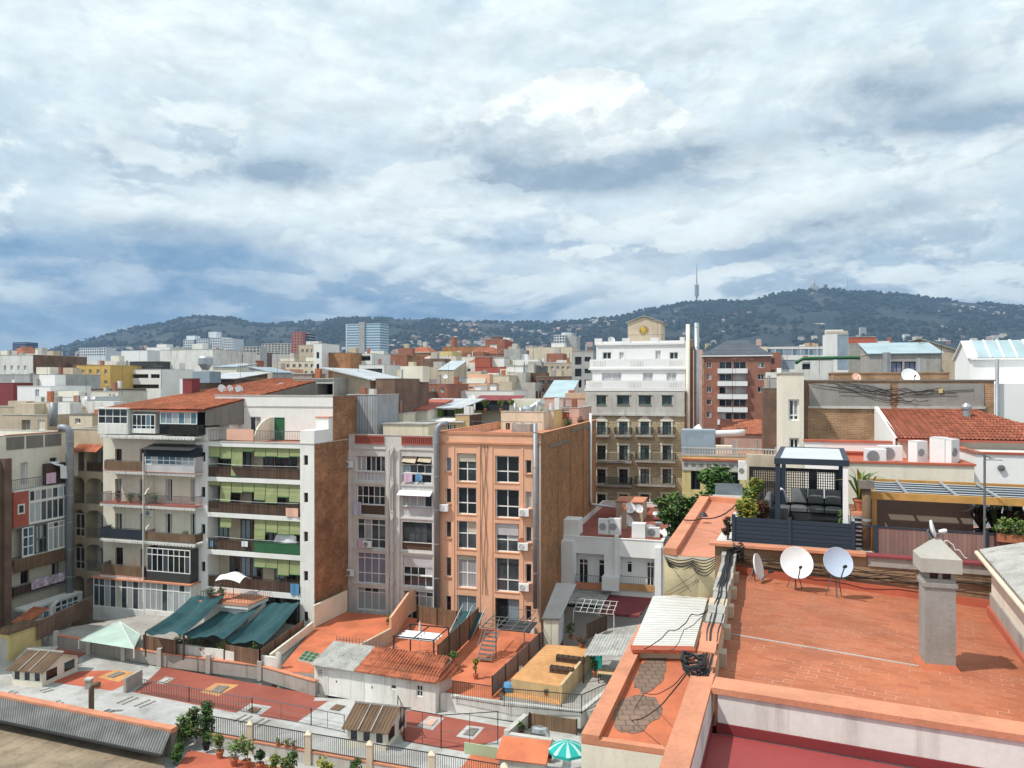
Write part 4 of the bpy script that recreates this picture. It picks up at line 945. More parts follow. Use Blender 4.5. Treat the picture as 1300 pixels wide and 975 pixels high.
# courtyard decks
ZD,ZG=5.0,6.0
def deck_poly(par,name,m,pts,z=ZD+.004,t=0.0,lift=0):
 mb=MB().use(m);q=[G(x,y,ZD)for x,y in pts];mb.prism([(p.x,p.y)for p in q],z+lift-max(t,.003),z+lift)
 return mb.build(name,par)
def court():
 t=thing('flat_roof','pale grey flat courtyard roof with red painted patches, hatches and glass block rows','flat roof',(0,0,0))
 m=MB().use('roof_grey');ring=[(-62,36),(-62,76),(-40,68.5),(-38,64.5),(-13.8,54.2),(-4.8,53),(-4.5,51.9),(4.6,48.5),(20,44),(20,36)]
 m.prism(ring,0,ZD);m.build('deck',t)
 deck_poly(t,'red_coating','red_wall',[(51,837),(52,827),(71,823),(112,829.6),(84,842)])
 deck_poly(t,'red_coating','red_coat',[(66,866),(101.5,852),(142,851),(183,856),(165,866),(142,877)])
 deck_poly(t,'red_coating','maroon_deck',[(170,879),(192,860),(206,846.5),(401,882),(398,890),(417,889.5),(377,917),(300,905)])
 deck_poly(t,'red_coating','maroon_deck',[(505,922),(495,901),(526,902.5),(652,925),(631,940),(587,954),(513,941)])
 def hatch(o,i,om,im):
  h=deck_poly(t,'hatch',om,o,lift=.004,t=.0)
  deck_poly(h,'hatch_cover',im,i,lift=.06,t=.06)
 hatch([(124,860),(147,850),(175,853.7),(150,866)],[(136,859),(151,853),(159,855),(143,861)],'tan_deck','concrete_dark')
 hatch([(254,879),(274,867),(303,869.5),(277,884)],[(268,878),(277,871),(291,872.5),(279,880.5)],'tan_deck','concrete_dark')
 hatch([(198,867),(210,859),(222,861),(208,869)],[(203,866),(210,861.5),(216,862.5),(208,867)],'roof_grey','concrete_pale')
 hatch([(300,905),(318,893),(345,897),(326,911)],[(314,903),(320,898),(332,900),(325,906)],'roof_grey','sheet_brown')
 hatch([(529,922),(545,909),(564,911.7),(549,927)],[(538,920),(547,913),(556,914),(548,922)],'roof_grey','pink')
 hatch([(579,935),(593,921),(615,923.5),(601,939)],[(588,933),(597,924.5),(608,926),(600,935)],'roof_grey','concrete_dark')
 hatch([(415,902),(426,893),(441,896),(430,905)],[(419,901),(427,895),(438,897),(430,903)],'roof_grey','sheet_brown')
 for(x0,y0,x1,y1)in[(147,893,168,884),(169,897,190,888),(124,906,139,900),(60,894,77,889),(0,883,16,877),(295,916,312,907),(318,921,334,912),(85,846,100,842),(352,945,368,937),(50,877,64,873),(236,905,250,898)]:
  g=MB().use('concrete_dark');a,e=G(x0,y0,ZD),G(x1,y1,ZD);d=(e-a);n=5;side=V(d.y,-d.x,0).normalized()*.5
  for r_ in(0,1):
   for i in range(n):
    p0=a+d*((i+.12)/n)+side*r_;p1=a+d*((i+.85)/n)+side*r_;w=side*.36
    g.prism([(p0.x,p0.y),(p1.x,p1.y),(p1.x+w.x,p1.y+w.y),(p0.x+w.x,p0.y+w.y)],ZD+.002,ZD+.03)
  o=g.build('glass_block_panel',t);
 return t
court()
def terrace(label,pts,z,m,base='concrete_pale',zb=0.0,ref=None):
 t=thing('terrace',label,'terrace',(0,0,0));q=[G(x,y,ref if ref is not None else z)for x,y in pts];mb=MB().use(base)
 ring=[(p.x,p.y)for p in q];mb.prism(ring,zb,z-.02);mb.build('base',t);MB().use(m).prism(ring,z-.019,z).build('paving',t);return t
ORT=terrace('bright orange red terrace with a green skylight in front of the lilac block',[(352,852),(398,798),(440,777),(516,783),(497,816),(452,838),(452,858)],ZG,'orange_coat')
def green_skylight():
 a,b_,c,d=(G(x,y,ZG)for x,y in((378,839),(388,828),(406,832),(396,843)))
 t=thing('roof_skylight','small gridded green skylight set in the orange red terrace','skylight',a);mb=MB().use('concrete_pale');mb.slab(*[p-a+V(0,0,.12)for p in(a,d,c,b_)],.12);mb.build('kerb',t)
 g=MB().use('frame_green')
 for i in range(3):
  for j in range(3):
   f=lambda u,v:(a.lerp(d,u)).lerp(b_.lerp(c,u),v)-a+V(0,0,.15)
   g.slab(f((i+.1)/3,(j+.1)/3),f((i+.9)/3,(j+.1)/3),f((i+.9)/3,(j+.9)/3),f((i+.1)/3,(j+.9)/3),.028)
 g.build('pane',t)
green_skylight()
PT=terrace('narrow grey courtyard terrace under the green awnings',[(60,806),(90,796),(250,770),(398,798),(345,849),(300,842),(203,827)],ZG-.1,'concrete')
STT=terrace('small red paved patio with white fabric pergola behind the white shed',[(497,816),(516,783),(590,796),(545,858),(470,862),(452,838)],ZG,'orange_coat')
RT=terrace('small red paved patio with metal stairs below the salmon block',[(545,858),(590,796),(640,800),(690,806),(632,890),(572,884)],ZG-.1,'orange_coat')
TT=terrace('raised ochre tiled terrace with pallet seats',[(649,862),(693.8,818),(750,822),(713,872)],6.9,'tan_deck','tan')
TL=terrace('low ochre tiled strip along the railing in front of the raised terrace',[(632,880),(649,862),(690,845),(712,895),(634,882)],ZG,'tan_deck')
GT=terrace('grey shaded yard beside the ochre terrace',[(713,895),(735,845),(760,800),(830,790),(830,840),(778,905),(740,902)],ZG-.1,'concrete')
def court_walls():
 def wall(label,pts,h,m,t=.25,z=ZD,cope=None,posts=None,ref=None):
  P_=[G(x,y,z if ref is None else ref)for x,y in pts];o=thing('courtyard_wall',label,'wall',P_[0]);mb=MB().use(m)
  for a,b_ in zip(P_[:-1],P_[1:]):
   d=(b_-a).normalized();n=V(-d.y,d.x,0)*t
   mb.prism([((a-P_[0]).x,(a-P_[0]).y),((b_-P_[0]).x,(b_-P_[0]).y),((b_-P_[0]+n).x,(b_-P_[0]+n).y),((a-P_[0]+n).x,(a-P_[0]+n).y)],0,h)
  mb.build('masonry',o)
  if cope:
   c=MB().use(cope)
   for a,b_ in zip(P_[:-1],P_[1:]):
    d=(b_-a).normalized();n=V(-d.y,d.x,0);a0,b0=a-P_[0]-n*.05,b_-P_[0]-n*.05;w=n*(t+.1)
    c.prism([(a0.x,a0.y),(b0.x,b0.y),((b0+w).x,(b0+w).y),((a0+w).x,(a0+w).y)],h+.003,h+.07)
   c.build('coping',o)
  if posts:
   for a,b_,i,k in[(a,b_,i,max(1,int((b_-a).length/posts)))for a,b_ in zip(P_[:-1],P_[1:])for i in range(max(1,int((b_-a).length/posts)))]:
    p=a.lerp(b_,i/k)-P_[0];c=MB().use('concrete_pale');c.box(p.x-.16,p.y-.2,0,p.x+.16,p.y+.12,h+.42);c.build('post',o)
  return o
 wall('long stained concrete courtyard wall with stub posts along the red painted roof',[(72,822.5),(203,846),(330,863),(400,884)],1.0,'concrete',.25,cope='coping',posts=3.3)
 wall('whitewashed stained retaining wall below the black railing of the ochre terrace',[(559,902),(640,914),(737,925)],1.12,'white_worn',.3)
 wall('white wall stub slanting beside the red patched roof',[(737,925),(790,880)],1.0,'white_worn',.3)
 wall('salmon garden wall between the orange terrace and the white pergola patio',[(497,815),(520,780),(556,760)],2.0,'salmon',.2,z=ZG)
 wall('low shaded retaining wall on the right edge of the orange terrace',[(452,840),(497,815)],1.1,'beige',.2,z=ZG)
 wall('white low wall at the foot of the white block party wall',[(399,797),(441,776)],1.9,'cream_pale',.2,z=ZG)
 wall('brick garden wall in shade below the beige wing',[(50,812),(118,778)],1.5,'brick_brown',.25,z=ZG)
 wall('low cream wall along the right side of the wooden fence garden',[(345,842),(398,800)],.7,'cream_pale',.2,z=ZG)
 wall('ochre end wall of the raised terrace beside the shaded yard',[(713.5,894),(751,846)],1.25,'tan',.2,z=ZG-.1)
 wall('white low wall behind the wooden planter fences',[(222,829),(350,848)],.75,'white_worn',.2,z=ZG)
 def fence(label,pts,h,m,z=ZG,posts=True,name='garden_fence',pm='wood_dark'):
  P_=[G(x,y,z)for x,y in pts];o=thing(name,label,'fence',P_[0])
  mb=MB().use(m)
  for a,b_ in zip(P_[:-1],P_[1:]):
   a,b_=a-P_[0],b_-P_[0];d=(b_-a).normalized();n=V(-d.y,d.x,0)*.04
   mb.hexa([a,b_,b_+n,a+n]+[q+V(0,0,h)for q in(a,b_,b_+n,a+n)])
  mb.build('panel',o)
  for a,b_ in zip(P_[:-1],P_[1:]):
   L=(b_-a).length;k=max(1,int(L/2))
   for i in range(k+1):
    p=a.lerp(b_,i/k)-P_[0];c=MB().use(pm);c.box(p.x-.05,p.y-.09,0,p.x+.05,p.y-.005,h+.06);c.build('post',o)
  return o
 fence('dark wooden plank fence at the left end under the green awnings',[(183,825),(224,832)],1.15,'wood_fence')
 fence('dark wooden plank fence at the right corner under the green awnings',[(285,838),(330,846),(385,806)],1.2,'wood_fence')
 fence('tall reed screen between the two red patios',[(556,852),(607,800)],1.9,'straw')
 fence('reed screen at the back of the white pergola patio',[(530,790),(580,798)],1.5,'straw')
 fence('long pinkish reed and wire fence between the stairs patio and ochre terrace',[(625,884),(697,814)],1.35,'reed')
 fence('dark reed fence behind the barbecue terrace',[(672,925),(732,934)],1.0,'straw',z=ZD)
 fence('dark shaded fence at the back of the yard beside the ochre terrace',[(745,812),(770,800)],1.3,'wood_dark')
court_walls()
def shed():
 a,b_=G(399,880,ZD),G(553,906,ZD);d=b_-a;an=math.degrees(math.atan2(d.y,d.x));L=d.length
 t=thing('garden_shed','long low white shed with half grey, half terracotta corrugated roof','shed',a,an)
 D,h=2.5,2.1;w=MB().use('white_worn');hs=[(L*.12,.04,L*.20,1.75,.06),(L*.425,.04,L*.50,1.9,.06),(L*.645,1.15,L*.69,1.5,.12),(L*.85,.95,L*.90,1.75,.12)]
 holed(w,0,L,0,h,hs);w.face([(L,0,0),(L,D,0),(L,D,h+.75),(L,0,h)]);w.face([(0,D,0),(0,0,0),(0,0,h),(0,D,h+.75)]);w.face([(L,D,0),(0,D,0),(0,D,h+.75),(L,D,h+.75)]);w.build('wall',t)
 for q in hs[:2]:
  dr=MB().use('white');dr.box(q[0],.03,q[1],q[2],.055,q[3]);o=dr.build('door',t);MB().use('iron').box(q[2]-.12,-.0,1.0,q[2]-.06,.03,1.15).build('handle',o)
 for q in hs[2:]:window(t,*q[:4],y=.09,cols=2 if q is hs[3]else 1,rows=(.5,)if q is hs[3]else(),pm='glass_dark',fw=.06)
 g=MB().use('frame_white');g.box(L*.03,-.02,1.25,L*.075,-.003,1.75);g.use('iron_grey')
 for i in range(4):g.box(L*.033,-.03,1.3+i*.12,L*.072,-.021,1.36+i*.12)
 g.build('vent',t)
 k=.36;r=MB().use('sheet_cement');r.corrugated((-.1,D+.1,h+.82),(L*k,D+.1,h+.82),(L*k,-.35,h+.03),(-.1,-.35,h+.03),15,.035)
 r.use('roof_tile');r.corrugated((L*k+.01,D+.1,h+.85),(L-.3,D+.1,h+.85),(L+.2,-.35,h+.05),(L*k+.01,-.35,h+.05),26,.045,steps=4)
 r.corrugated((L-.3,D+.1,h+.85),(L-.3,D+.1,h+.85),(L+.95,D+.1,h-.05),(L+.2,-.35,h+.05),8,.03);r.build('roof',t)
 s=MB().use('iron_grey');ra=[(L-.4,D+.25,h+.9),(0,D+.25,h+.9)]
 f=MB().use('iron_grey')
 x=0
 while x<L*.55:f.bar((x,D+.3,.9),(x,D+.3,h+1.15),.03);x+=.28
 f.bar((0,D+.3,h+.9),(L*.55,D+.3,h+.9),.03);simple('spike_railing','thin spiked railing behind the white shed along the orange terrace','railing',f,a,an)
 hd=MB().use('iron_grey')
 return t
shed()
def lantern(label,c,an,L,D,h):
 t=thing('roof_lantern',label,'roof lantern',c,an,'little pitched lantern huts on the courtyard roof');w=MB().use('cream_pale')
 hs=[(L*(i+.18)/3,.35,L*(i+.82)/3,h-.12,.1)for i in range(3)];holed(w,0,L,0,h,hs)
 rs=[((i+.2)*D/2,.35,(i+.8)*D/2,h-.1)for i in range(2)]
 w.face([(L,0,0),(L,D,0),(L,D,h),(L,0,h)]);w.face([(0,D,0),(0,0,0),(0,0,h),(0,D,h)]);w.face([(L,D,0),(0,D,0),(0,D,h),(L,D,h)])
 w.face([(L,0,h),(L,D,h),(L,D/2,h+.75)]);w.face([(0,D,h),(0,0,h),(0,D/2,h+.75)]);w.build('wall',t)
 for q in hs:window(t,q[0],q[1],q[2],q[3],y=.06,cols=1,fm='frame_white',pm='glass_dark',fw=.05)
 for y0,z0,y1,z1 in rs:
  m=MB().use('frame_white');m.box(L+.002,y0-.05,z0-.05,L+.03,y1+.05,z1+.05);o=m.build('window',t);MB().use('glass_dark').box(L+.031,y0,z0,L+.035,y1,z1).build('pane',o)
 r=MB().use('sheet_brown');o=.28
 r.corrugated((-o,D/2,h+.8),(L+o,D/2,h+.8),(L+o,-o,h-.02),(-o,-o,h-.02),14,.03);r.corrugated((L+o,D/2,h+.8),(-o,D/2,h+.8),(-o,D+o,h-.02),(L+o,D+o,h-.02),14,.03)
 r.use('concrete');r.bar((-o,D/2,h+.86),(L+o,D/2,h+.86),.12)
 for q in(.33,.66):r.bar((L*q,D/2,h+.86),(L*q,-o,h+.05),.07)
 r.build('roof',t)
lantern('brown roofed lantern hut at the left end of the pale courtyard roof',G(15,869,ZD),-12,2.6,3.4,1.15)
lantern('brown roofed lantern hut in front of the white shed, near the maroon roof patch',G(441,947,ZD),-14,2.5,3.3,1.15)
def awnings():
 spec=[('dark green shade net, leftmost of three sloping from the white block',(243,757),(286,755),(232,806),(184,803)),('dark green shade net, middle one of three sloping from the white block',(288,769),(333,768),(284,811),(233,806)),('dark green shade net, rightmost of three sloping from the white block',(340,766),(381,765),(334,818),(286,813))]
 for lab,p0,p1,p2,p3 in spec:
  a,b_=P(*p0,68.3),P(*p1,67.6);c,d=P(*p2,58.6),P(*p3,59.3);o=a.copy();o.z=ZG
  t=thing('shade_net',lab,'awning',o,0,'green shade nets over the courtyard gardens');ph=rnd.random()*3
  def fn(u,v):
   q=a.lerp(b_,u).lerp(d.lerp(c,u),v)-o;q.z-=.55*math.sin(v*math.pi)*(.55+.45*math.cos((u-.5)*6+ph))+.06*math.sin(u*17+v*4+ph)+.16*math.sin(u*math.pi*2.0)*v;return q
  cloth(t,'net','canvas_green',fn,18,16)
  m=MB().use('iron_grey')
  for k in(0,.33,.66,1):m.tube([fn(k,v/8)+V(0,0,.03)for v in range(9)],.012,4)
  m.build('wire',t)
  for k in(0,1):
   q=d.lerp(c,k)-o;MB().use('wood_dark').bar((q.x,q.y+.1,0),(q.x,q.y+.1,q.z),.09).build('post',t)
 ap=P(152,789,65);c=[G(100,813,6.5),G(170,824,6.5),G(178,806,6.5),G(125,798,6.5)];o=ap.copy();o.z=5.2
 t=thing('yard_canopy','pale grey green pyramid canopy left of the green shade nets','canopy',o);m=MB().use('canvas_sage')
 for i in range(4):m.face([c[i]-o,c[(i+1)%4]-o,ap-o])
 m.build('canopy',t)
 f=MB().use('pvc')
 for q in c:f.bar(q-o,ap-o,.06)
 f.build('rib',t)
 for q in c:MB().use('pvc').bar((q.x-o.x,q.y-o.y,.6),q-o,.08).build('post',t)
awnings()
def umbrella(loc,label,r,h,mats,open_=True,group='patio umbrellas',tilt=0):
 t=thing('patio_umbrella',label,'umbrella',loc,0,group);n=8
 MB().use('aluminium').tube([(0,0,0),(0,0,h+.12)],.025,8).build('pole',t);MB().use('concrete_dark').lathe([(0,.0),(.28,0),(.28,.06),(.05,.09),(0,.09)],(0,0,0),14).build('foot',t)
 c=MB()
 if open_:
  for k in range(n):
   a0,a1=2*math.pi*k/n,2*math.pi*(k+1)/n;am=(a0+a1)/2;m1,m2=mats
   p0,p1=V(r*math.cos(a0),r*math.sin(a0),h-r*.42),V(r*math.cos(a1),r*math.sin(a1),h-r*.42)
   c.use(m1)
   for i in range(4):
    f0,f1=i/4,(i+1)/4;bow=lambda f:.10*r*math.sin(f*math.pi)
    A,B=V(0,0,h).lerp(p0,f0)+V(0,0,bow(f0)),V(0,0,h).lerp(p1,f0)+V(0,0,bow(f0));Cc,D_=V(0,0,h).lerp(p1,f1)+V(0,0,bow(f1)),V(0,0,h).lerp(p0,f1)+V(0,0,bow(f1))
    c.use(m2);c.face([A,A.lerp(B,.17),D_.lerp(Cc,.17),D_]);c.use(m1);c.face([A.lerp(B,.17),A.lerp(B,.83),D_.lerp(Cc,.83),D_.lerp(Cc,.17)]);c.use(m2);c.face([A.lerp(B,.83),B,Cc,D_.lerp(Cc,.83)])
   c.use(m1);c.face([p0,p1,p1-V(0,0,.16),p0-V(0,0,.16)])
 else:
  c.use(mats[0]);c.lathe([(0,h),(.05,h-.05),(.12,h*.72),(.17,h*.5),(.2,h*.42),(.0,h*.42)],(0,0,0),12)
 c.build('canopy',t);return t
umbrella(G(533,830,ZG),'closed white umbrella standing by the white fabric pergola',1.2,2.5,('canvas_white','canvas_white'),False)
umbrella(G(720,990,ZD),'open turquoise parasol with pale stripes beside the red patched roof',1.05,2.15,('canvas_teal','canvas_mint'))
t_=WHB;_w=WHB.fr.W(WHB.cx[0]+2.3,-1.5,WHB.zc+.09)
def tilted_sheet():
 t=thing('patio_umbrella','white sheet draped over an umbrella on the white block balcony','umbrella',_w,A0,'patio umbrellas');MB().use('iron_grey').tube([(0,0,0),(0,0,2.1)],.03,6).build('pole',t)
 cloth(t,'canopy','canvas_white',lambda u,v:V((u-.5)*2.5,(v-.5)*1.7,2.25-.5*((u-.5)**2*2+(v-.5)**2*3)-.12*math.sin(u*9)*v),12,8)
tilted_sheet()
def draped():
 fr=WHB.fr;q=fr.rect(348,678,373,692);o=fr.W(q[0],.35,q[1]);w,h=q[2]-q[0],q[3]-q[1]
 t=MB().use('canvas_white');t.grid(lambda u,v:(u*w+(1-v)*-.4*(1-u),.5*(1-v)*math.sin(u*7)*.3,v*h*(.75+.25*math.sin(u*3))),14,8);t.grid(lambda u,v:(u*w+(1-v)*-.4*(1-u),.02+.5*(1-v)*math.sin(u*7)*.3,v*h*(.75+.25*math.sin(u*3))),14,8)
 simple('laundry_sheet','crumpled white plastic sheet on the third loggia of the white block','laundry',t,o,A0,'laundry hung out to dry',True)
 for(x0,y0,x1,y1,m,lab)in[(363,645,379,656,'cloth_peach','peach coloured sheet hanging from the second loggia of the white block'),(307,687,315,694,'canvas_white','small white cloth hanging on the third loggia rail'),(369,741,380,755,'cloth_blue','blue towel on the lowest loggia rail of the white block'),(267,686,271,694,'cloth_blue','turquoise towel at the left of the third loggia')]:
  q=fr.rect(x0,y0,x1,y1,d=-.05);o=fr.W(q[0],-.08,q[1]);w,h=q[2]-q[0],q[3]-q[1];mb=MB().use(m)
  mb.grid(lambda u,v:(u*w,-.04*math.sin(u*8),v*h*(1-.25*u*(1-v))),8,4);mb.grid(lambda u,v:(u*w,.012-.04*math.sin(u*8),v*h*(1-.25*u*(1-v))),8,4);simple('laundry_cloth',lab,'laundry',mb,o,A0,'laundry hung out to dry',True)
draped()
def patio_stuff():
 o=G(500,845,ZG);t=thing('garden_pergola','small dark metal pergola with white fabric strips behind the white shed','pergola',o,A0);L,D,h=3.2,3.0,2.2
 for x in(0,L):
  for y in(0,D):MB().use('iron').bar((x,y,0),(x,y,h),.09).build('post',t)
 m=MB().use('iron')
 for y in(0,D):m.bar((-.1,y,h),(L+.1,y,h),.08)
 for x in(0,L*.5,L):m.bar((x,-.1,h),(x,D+.1,h),.07)
 m.build('beam',t)
 c=MB().use('canvas_white');c.grid(lambda u,v:(u*L*.96+.05,v*D*.6+.1,h-.12-.14*math.sin((v*3%1)*math.pi)),6,24);c.grid(lambda u,v:(u*L*.96+.05,v*D*.6+.1,h-.13-.14*math.sin((v*3%1)*math.pi)),6,24);c.build('fabric',t)
 o=G(606,840,ZG-.1);t=thing('metal_stairs','grey metal stairs and balcony frame at the foot of the salmon block','stairs',o,A0)
 s=MB().use('iron_grey')
 for i in range(7):s.box(.0,i*.3,.2+i*.24,1.1,i*.3+.28,.25+i*.24)
 s.build('tread',t)
 f=MB().use('iron_grey');
 for x in(0,1.1):f.bar((x,0,.2),(x,2.1,1.9),.06);f.bar((x,0,1.1),(x,2.1,2.8),.04)
 for x in(0,1.2,2.4,3.4):f.bar((x,0.9,2.35),(x,4.6,2.35),.06)
 for y in(.9,1.9,2.9,3.8):f.bar((0,y,2.35),(3.5,y,2.35),.05)
 for x in(1.2,3.45):f.bar((x,.9,0),(x,.9,2.35),.07)
 f.bar((3.45,.9,2.9),(3.45,4.4,2.9),.04);f.bar((1.2,4.4,2.9),(3.45,4.4,2.9),.04);f.build('frame',t)
 g=MB().use('iron');g.box(1.15,2.1,1.85,3.5,4.7,1.92);g.build('landing',t)
 o=G(580,805,ZG);t=thing('cellar_skylight','sloping green tarped skylight between metal bars under the salmon block','skylight',o,A0)
 m=MB().use('canvas_green');m.plate((-.3,-1.1,.3),(1.6,-1.1,.3),(1.9,1.6,1.5),(0,1.6,1.5),.05);m.build('cover',t);f=MB().use('steel')
 for x in(-.4,.5,1.7):f.bar((x,-1.2,.1),(x+.3,1.7,2.0),.05)
 f.build('bar',t)
 def pallet(px,py,n,lab):
  o=G(px,py,6.9);t=thing('pallet_seat',lab,'planter',o,A0-3,'pallet planters on the ochre terrace');m=MB().use('wood_dark');L=.4*n
  for y in(0,.5):
   for z in(.05,.25):m.box(0,y,z,L,y+.03,z+.13)
  for i in range(n+1):m.box(i*.4-.03,.031,0,i*.4+.03,.499,.42)
  m.build('frame',t);s=MB().use('soil');s.box(.05,.05,.1,L-.05,.48,.36);s.build('soil',t)
 pallet(706,840,5,'longer wooden pallet planter at the back of the ochre terrace');pallet(698,854,4,'shorter wooden pallet planter nearer the middle of the ochre terrace')
 for px,py,z,lab,h,r,mt,sd in[(604,862,ZG-.1,'terracotta pot with bare climbing plant on the stairs patio',1.3,.22,('leaf_dark','leaf_yellow'),3),(694,885,ZG,'lone grey pot with a low plant on the ochre strip by the railing',.25,.25,('leaf_dark',),4),(738,822,6.9,'red flower box plants at the back right of the ochre terrace',.35,.5,('leaf_red','leaf_dark'),5),(725,812,6,'dark green bush beside the grey lean-to of the yard',1.0,.5,('leaf_dark','leaf'),6),(708,806,6,'bushy plant beside the weathered wooden cupboard',.9,.45,('leaf','leaf_dark'),7),(755,858,6,'climbing plant in shade along the ochre end wall',1.3,.4,('leaf','leaf_dark'),8)]:
  potted(G(px,py,z),lab,h,r,.2,mt,seed=sd)
 for i,(px,py,lab,mt)in enumerate([(229,826,'dark leafy pot at the left of the white planter wall under the shade nets',('leaf_dark','leaf')),(243,829,'yellow green bush on the white planter wall between the shade nets',('leaf_yellow','leaf_pale')),(262,832,'reddish plant behind the white planter wall',('leaf_red','leaf_dark')),(281,835,'bright yellow green bush beside the right hand plank fence',('leaf_yellow','leaf_pale','leaf')),(320,838,'small green pot inside the right hand plank fence',('leaf','leaf_dark')),(497,800,'green plant at the back of the fabric pergola patio',('leaf','leaf_dark')),(575,846,'small pot by the reed screen of the stairs patio',('leaf',))]):potted(G(px,py,ZG),lab,.9,.45,.2,mt,seed=120+i)
 fc=CRM.fr
 for i,(px,py,lab,mt)in enumerate([(150,641,'row of red potted flowers on the left third floor balcony of the cream block',('leaf_red','leaf_dark')),(166,641,'leafy pot in the middle of the left third floor balcony of the cream block',('leaf','leaf_dark')),(178,641,'small pot beside the S shaped screen of the cream block',('leaf_dark','leaf')),(197,641,'green bushy pot right of the S shaped screen of the cream block',('leaf','leaf_pale')),(236,687,'pot at the right end of the second floor balcony of the cream block',('leaf','leaf_dark')),(140,687,'pot behind the navy canvas balcony of the cream block',('leaf','leaf_dark'))]):potted(fc.W(fc.s(px,-.8),-.8,fc.z(185,py,-1.3)+.01),lab,.75,.4,.17,mt,160,.09,seed=140+i)
 ac_unit(fc.W(fc.s(192),-.36,fc.z(192,656)),A0,'white air conditioner below the S shaped screen on the cream block',.8,.6)
 for i,(d,x)in enumerate([(1.0,1.2),(1.6,3.6)]):potted(WHB.fr.W(WHB.cx[0]+.7+i*.9,-2.5+.3*i,WHB.zc+.1),['dry flowering pot at the left of the white block corner balcony','leafy pot at the front of the white block corner balcony'][i],.8,.4,.2,('leaf_dark','leaf_red','leaf'),seed=160+i)
 b=MB().use('cloth_blue');b.lathe([(0,0),(.4,.02),(.46,.3),(.3,.55),(0,.6)],(0,0,0),14);simple('covered_bin','dark blue tarp covered drum beside the ochre strip','bin',b,G(645,877,ZG))
 for i,(px,py,m_,w_,h_,lab)in enumerate([(652,850,'canvas_white',.9,.7,'crumpled white sheet heaped against the reed fence of the stairs patio'),(664,838,'cloth_lilac',.7,.5,'grey bundle of covered junk by the reed fence of the stairs patio'),(640,858,'concrete_pale',.8,.6,'pale heap of plaster sacks at the front of the stairs patio'),(556,838,'wood_fence',.7,.5,'dark wooden crate pile beside the fabric pergola')]):
  rg=random.Random(i);k1,k2=rg.uniform(4,7),rg.uniform(4,7);mb=MB().use(m_);mb.grid(lambda u,v:((u-.5)*w_*1.6,(v-.5)*w_,max(0,h_*(1-abs(2*u-1)**3)*(1-abs(2*v-1)**3)*(.75+.25*math.sin(u*k1*2)*math.cos(v*k2*2)))),14,10);simple('junk_heap',lab,'heap',mb,G(px,py,ZG-.1),A0+30*i,None,False)
 o=G(690,822,ZG);t=thing('storage_cupboard','weathered grey wooden cupboard between salmon wall corner and ochre terrace','cupboard',o,A0+4);m=MB().use('wood_dark');m.use('shutter');m.box(0,0,.15,1.25,2.6,2.3);m.build('body',t)
 r=MB().use('iron_grey');r.plate((-.1,-.2,2.35),(1.4,-.2,2.45),(1.7,7.0,3.4),(-.1,7.0,3.4),.06);r.build('roof',t)
 dd=MB().use('cream_pale')
 for x in(.05,.65):dd.box(x,-.03,.25,x+.55,-.003,2.2)
 dd.build('door',t)
patio_stuff()
